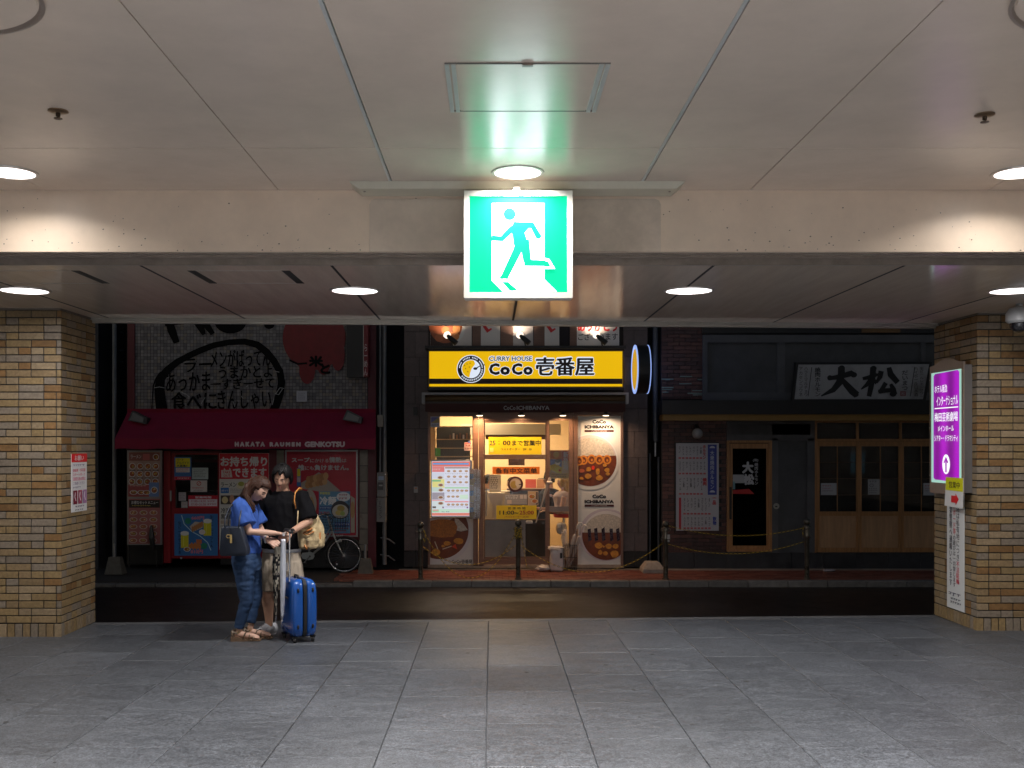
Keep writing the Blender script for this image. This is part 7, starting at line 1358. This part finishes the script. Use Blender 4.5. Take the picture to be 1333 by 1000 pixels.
for (u, uo, dy) in ((350.5, -1, 0), (386, .4, .02)):     # sneakers
    a = N_(u, 812, dy); z = fz(YM); d = V(-.55 if uo < 0 else .1, -1, 0).normalized() if uo > 0 else V(-.62, -.80, 0).normalized(); sd = V(-d.y, d.x, 0); rings = []
    for t, w_, h_, zo in ((-.085, .026, .06, 0), (-.075, .038, .105, 0), (-.02, .044, .115, 0), (.035, .046, .108, 0), (.09, .05, .085, 0), (.15, .048, .066, 0), (.20, .038, .05, 0), (.22, .02, .03, 0)):
        c_ = V(a.x, a.y, z) + d * t; rings.append([c_ + sd * w_ * math.cos(q_) + V(0, 0, .018 + (h_ - .018) * max(0, math.sin(q_)) if math.sin(q_) > 0 else .018 + .001) for q_ in [2 * math.pi * k / 14 for k in range(14)]])
    sk = MB().loft(rings).build('shoe', pbr('sneaker_white', (.55, .56, .60), .6, var=.08, bump=.2), mn_, 'all')
    rings = [[V(a.x, a.y, z) + d * t + sd * w_ * math.cos(q_) + V(0, 0, zz) for t, w_ in ()] for q_ in ()]
    mb = MB(); n_ = 20; out = [];
    for k in range(n_):
        q_ = 2 * math.pi * k / n_; out.append((.07 + .155 * math.cos(q_), .045 * math.sin(q_) * (1.12 if math.cos(q_) > 0 else .9)))
    mb.loft([[V(a.x, a.y, z + zz) + d * t + sd * w_ for t, w_ in out] for zz in (.001, .022)]).build('shoe_sole', pbr('sole_white', (.6, .6, .62), .6), sk, True)
    mb = MB()
    for q_ in range(4): c_ = V(a.x, a.y, z) + d * (.045 + q_ * .028); h_ = .108 - q_ * .012; mb.tube([c_ - sd * .022 + V(0, 0, h_ - .006), c_ + V(0, 0, h_ + .003), c_ + sd * .022 + V(0, 0, h_ - .006)], .0035, None, 5)
    mb.build('laces', MC['sole_white'], sk)
wd_ = (wl - ell).normalized(); wa = wd_.orthogonal().normalized(); wb = wd_.cross(wa); wc = wl - wd_ * .02
MB().tube([wc + (wa * math.cos(t) + wb * math.sin(t)) * .0285 for t in [k * math.pi / 7 for k in range(14)]], .006, m_black, 6, closed=True, flat=.6).build('watch_strap', m_black, mn_, 'all'); MB().box(wc.x - .02, wc.x + .018, wc.y - .045, wc.y - .03, wc.z - .016, wc.z + .022).build('watch_case', pbr('watch_glass', (.01, .01, .012), .1, coat=1), mn_)
# canvas shoulder bag
tb = empty('canvas_bag', N_(405, 715, -.02), 'cream canvas shoulder bag with tan leather trim hanging behind the man elbow', 'shoulder bag')
m_can = pbr('canvas_cream', (.50, .385, .215), .85, var=.15, scale=12, bump=.4, bscale=120); m_tan = pbr('tan_leather', (.42, .16, .04), .5, var=.2)
cbg = MB(); cbg.loft([oval(N_(u, v, .03), a, b, 22) for u, v, a, b in ((400, 714, .09, .06), (403, 711, .13, .085), (404.5, 700, .125, .09), (404, 686, .11, .085), (400, 672, .085, .07), (397, 664, .05, .05))])
cbg.loft([oval(N_(u, v, -.06), a, b, 16) for u, v, a, b in ((403, 712, .08, .03), (404, 702, .095, .045), (403, 690, .085, .03))])
grow(cbg, .0085, 'bag_body', m_can, tb, wr=.014, wf=11, seed=41)
MB().tube([N_(388.5, 661, -.13), N_(387, 650, -.145), N_(387.5, 641, -.12), N_(390, 636.5, -.06), N_(393, 637, .0)], [.017, .018, .018, .017, .015], None, 8, flat=.3).build('shoulder_strap', pbr('orange_leather', (.60, .25, .06), .5), tb, 'all')
MB().tube([N_(391, 664, -.12), N_(389.5, 684, -.10), N_(391, 706, -.08)], .014, None, 8, flat=.4).build('side_strap', m_can, tb, 'all')
for p0, p1 in (((398, 692), (409, 687)), ((417, 693), (416.5, 711)), ((399, 708), (402, 714))): MB().tube([N_(*p0, -.105 if p0[0] < 410 else -.01), N_(*p1, -.10 if p0[0] < 410 else -.01)], [.014, .02], None, 8, flat=.5).build('leather_patch', m_tan, tb, 'all')
MB().tube([N_(397, 693, -.105), N_(403, 695, -.118), N_(411, 691, -.10)], .006).build('flap_edge', m_tan, tb, 'all')
# ---------------------------------------------------------------- suitcase
YU2 = 9.56; sc = P(388.5, 832, YU2); sc.z = fz(YU2); th = R(31); su = empty('suitcase', sc, 'glossy blue hard shell suitcase with raised handle standing between the two people and the camera', 'suitcase', rz=0)
RS = Matrix.Translation(sc) @ Matrix.Rotation(th, 4, 'Z'); hx, hy = .118, .18; zb_, zt_ = .052, .575    # x: the narrow side with the zip, y: the broad face
def T(x, y, z): return RS @ Vector((x, y, z))
def sup(x0, x1, z, inset, n=32, p=5.0):
    o = []; xc, a = (x0 + x1) / 2, (x1 - x0) / 2 - inset; b = hy - inset
    for k in range(n):
        t = 2 * math.pi * k / n; c_, s_ = math.cos(t), math.sin(t); o.append(T(xc + a * math.copysign(abs(c_) ** (2 / p), c_), b * math.copysign(abs(s_) ** (2 / p), s_), z))
    return o
m_blue = pbr('blue_shell', (.008, .085, .38), .22, coat=.6, var=.04, scale=3)
for x0, x1, nm in ((-hx, -.012, 'left_shell'), (.012, hx, 'right_shell')):
    lv = [(zb_, .05), (zb_ + .012, .022), (zb_ + .04, .006), (zb_ + .10, 0), (.30, -.003), (zt_ - .12, 0), (zt_ - .05, .008), (zt_ - .018, .026), (zt_, .055)]
    xx = [(x0 + (i_ * .9 if x0 < 0 else 0), x1 - (i_ * .9 if x0 > 0 else 0)) for z, i_ in lv]
    rings = []
    for (z, i_), (a, b) in zip(lv, xx):
        n = 36; o = []
        for k in range(n):
            t = 2 * math.pi * k / n; c_, s_ = math.cos(t), math.sin(t); px = math.copysign(abs(c_) ** (2 / 6), c_); py = math.copysign(abs(s_) ** (2 / 6), s_)
            if (x0 < 0 and px > 0) or (x0 > 0 and px < 0): px = math.copysign(1, px) * min(1, abs(px) * 1.0)
            o.append(T((a + b) / 2 + (b - a) / 2 * px, (hy - i_) * py, z))
        rings.append(o)
    MB().loft(rings).build('shell', m_blue, su, 'all')
zp = MB(); lv = [(zb_ + .001, .04), (zb_ + .012, .022), (zb_ + .04, .009), (zb_ + .10, .003), (.30, 0), (zt_ - .12, .003), (zt_ - .05, .011), (zt_ - .018, .028), (zt_ + .001, .05)]
zp.loft([[T(x, y, z) for x, y in ((-.016, -hy + i_ - .0015), (.016, -hy + i_ - .0015), (.016, hy - i_ + .0015), (-.016, hy - i_ + .0015))] for z, i_ in lv]).build('zip_band', pbr('zip_black', (.01, .01, .012), .6), su)
for z in (.15, .48):
    for x in (-.07, .07): MB().ball(T(x, -hy - .002, z), .014, None, 10, 8, (.8, .5, 1.6)).build('side_foot', m_black, su, 'all')
for x in (-.085, .085):
    for y in (-.14, .14):
        w_ = T(x, y, .028); MB().cyl(w_ + V(-.012, 0, 0), w_ + V(.012, 0, 0), .026, None, 16).build('wheel', m_rub, su, True); MB().tube([T(x, y, .028), T(x, y, .06)], [.014, .03], None, 10).build('wheel_housing', m_black, su, True)
for y in (-.055, .055): MB().cyl(T(-.105, y, .55), T(-.105, y, 1.005), .0085, None, 10).build('handle_tube', m_chr, su, True)
MB().tube([T(-.105, -.085, 1.0), T(-.105, -.05, 1.016), T(-.105, .05, 1.016), T(-.105, .085, 1.0)], [.013, .017, .017, .013], None, 10).build('handle_grip', m_black, su, 'all'); MB().tube([T(-.02, -.05, zt_ + .002), T(-.02, -.04, zt_ + .025), T(-.02, .04, zt_ + .025), T(-.02, .05, zt_ + .002)], .008).build('carry_handle', m_black, su, 'all')
MB().tube([T(-hx - .004, -.06, .40), T(-hx - .02, -.04, .41), T(-hx - .02, .04, .41), T(-hx - .004, .06, .40)], .009).build('side_handle', MC['zip_black'], su, 'all')
# umbrellas held with the suitcase handle
a, b = P(367.3, 809, 9.40), P(369, 698, 9.42); e = empty('folded_umbrella', a, 'folded pale clear vinyl umbrella held upright against the suitcase', 'umbrella')
mb = MB(); rings = []; N2 = 26
for i in range(N2):
    t = i / (N2 - 1); c_ = a.lerp(b, .035 + .93 * t); r_ = .012 + .011 * math.sin(min(1, t * 1.15) * math.pi * .75) ; rings.append([c_ + V(math.cos(q_), math.sin(q_), 0) * r_ * (1 + .16 * math.sin(5 * q_ + t * 4)) for q_ in [2 * math.pi * k / 20 for k in range(20)]])
mb.loft(rings).build('canopy', pbr('vinyl_pale', (.50, .53, .60), .22, var=.25, scale=14, stretch=(3, 3, .5), coat=.5), e, 'all'); MB().cyl(a, a.lerp(b, .05), .006, None, 8).build('tip', pbr('tip_white', (.7, .7, .7), .4), e); MB().tube([b, b + V(0, 0, .03)], .011, None, 10).build('handle', pbr('handle_clear', (.5, .5, .52), .2), e, True)
a, b = P(359, 806, 9.6), P(362, 712, 9.62); e = empty('folded_umbrella', a, 'folded umbrella with black and cream checks hanging beside the suitcase', 'umbrella')
m_chk1 = pbr('check_cream', (.46, .42, .33), .7); mb = MB(); rings = []; N2 = 30; m = 16
for i in range(N2):
    t = i / (N2 - 1); c_ = a.lerp(b, .06 + .94 * t) + V(-.012 * math.sin(t * 3), 0, 0); r_ = .007 + .028 * min(1, t * 1.25) * (1 if t < .9 else .8); rings.append([c_ + V(math.cos(q_), math.sin(q_), 0) * r_ * (1 + .14 * math.sin(4 * q_ + t * 3)) for q_ in [2 * math.pi * k / m for k in range(m)]])
for i in range(N2 - 1):
    for k in range(m):
        j = (k + 1) % m; cr = rn.random() < .34 or i > N2 - 5; mb.add([rings[i][k], rings[i][j], rings[i + 1][j], rings[i + 1][k]], [(0, 1, 2, 3)], m_chk1 if cr else m_black)
mb.build('canopy', None, e, fix=False); MB().cyl(P(359, 811, 9.6), a.lerp(b, .1), .004, None, 8).build('tip', m_chr, e)
# ---------------------------------------------------------------- people inside the curry shop
def indoor(lab, u, vt, vb, Y, face, shirt, hair, seated=False, arm=None, sleeve=None, cap_=None, long_=False):
    k = K(Y); b = P(u, vb, Y); hgt = (vb - vt) * k; e = empty('person', b, lab, 'person'); x, z = b.x, b.z; top = P(0, vt, Y).z; hcz = top - .12; f = Vector(face)
    bd = MB(); bd.loft([oval(V(x, Y, z + q_ * (hcz - .16 - z)), a, b_, 16) for q_, a, b_ in ((0, .15, .13), (.4, .14, .11), (.8, .17, .12), (1.0, .12, .09))]); bd.tube([V(x, Y, hcz - .2), V(x, Y, hcz - .06)], [.06, .052], None, 10); head_mesh(bd, V(x, Y, hcz) + f * .02, f, V(0, 0, 1), .98)
    sh_ = V(x, Y - .14, hcz - .24); ar = arm or (sh_ + f * .06 + V(0, 0, -.26), sh_ + f * .28 + V(0, 0, -.24)); bd.tube([sh_, Vector(ar[0]), Vector(ar[1])], [.05, .042, .028], None, 10); hand(bd, ar[1], Vector(ar[1]) - Vector(ar[0]), V(0, 0, 1), V(0, 1, 0), .5, .95)
    grow(bd, .010, 'body', m_skin, e); face_bits(e, V(x, Y, hcz) + f * .02, f, V(0, 0, 1), .98)
    ct = MB(); ct.loft([oval(V(x, Y, z + q_ * (hcz - .16 - z)), a, b_, 18) for q_, a, b_ in ((-.01, .17, .15), (.4, .16, .135), (.8, .19, .14), (.95, .15, .12), (1.03, .08, .08))])
    if sleeve != 0: ct.tube([sh_ + V(0, .04, .03), sh_.lerp(Vector(ar[0]), .8)], [.07, .07], None, 12)
    grow(ct, .012, 'shirt', shirt, e, wr=.008, seed=u)
    hm_ = MB(); sd = V(0, 0, 1).cross(f); skull(V(x, Y, hcz) + f * .02, f, V(0, 0, 1), sd, 1.0, hm_, lambda a: 1.0 if math.cos(a) > .5 else (2.3 if long_ else 1.9), 1.12)
    if long_: hm_.loft([oval(V(x - f.x * .05, Y, hcz + q_), a, .085, 12) for q_, a in ((.05, .08), (-.1, .075), (-.22, .05))])
    hm_.build('hair', hair, e, 'all')
    if cap_: m_ = MB(); m_.lathe([(0, .15), (.09, .14), (.112, .06), (.115, .03)], V(x, Y, hcz), None, 16); m_.lathe([(.0, .035), (.16, .03), (.16, .024), (0, .024)], V(x + f.x * .05, Y, hcz), None, 16); m_.build('hat', cap_, e, 'all')
    return e
m_stf = pbr('staff_blue', (.16, .22, .36), .8); m_blk2 = pbr('black_cloth', (.014, .014, .016), .8)
indoor('staff member in a pale blue shirt behind the left edge of the glass door', 634.5, 618, 665, YF + 1.75, (.8, -.6, 0), m_stf, m_hairk)
indoor('staff member in a blue shirt bending behind the round plate sign', 667, 622, 662, YF + 2.1, (-.7, -.7, 0), m_stf, m_hairk)
indoor('customer in black with a dark hat behind the slanting umbrella', 716, 616, 668, YF + .85, (-1, -.1, 0), m_blk2, m_hairk, cap_=m_blk2)
indoor('fair haired customer in a sleeveless white top seated behind the side pane', 734, 619, 668, YF + .55, (-1, -.15, 0), pbr('white_red_top', (.55, .42, .38), .8, var=.2), pbr('fair_hair', (.42, .30, .13), .5, var=.3, scale=20), sleeve=0, long_=True)
e = empty('stool', P(734, 700, YF + .6), 'red cushioned counter stool under the fair haired customer', 'stool'); p = P(734, 668, YF + .6); MB().lathe([(0, 0), (.17, 0), (.18, -.03), (.17, -.07), (0, -.07)], p, None, 20).build('seat', pbr('seat_red', (.42, .02, .02), .5), e, True); MB().cyl(p + V(0, 0, -.07), V(p.x, p.y, ZS + .05), .025).build('leg', m_chr, e, True)
e = empty('register_papers', P(740, 690, YF + .3), 'pale rolled wet wipes pack behind the lower side pane', 'packet'); crumple(P(731, 690, YF + .3).x, YF + .3, P(0, 690, YF).z, .09, .08, .1, 15, .3).build('packet', m_bag, e, 'all')
MB().box(T(-.10, 0, 0).x - .02, T(-.10, 0, 0).x + .015, T(-.10, -.1, 0).y - .01, T(-.10, -.1, 0).y - .004, sc.z + .66, sc.z + .73).build('luggage_tag', pbr('tag_grey', (.25, .25, .26), .5), su)
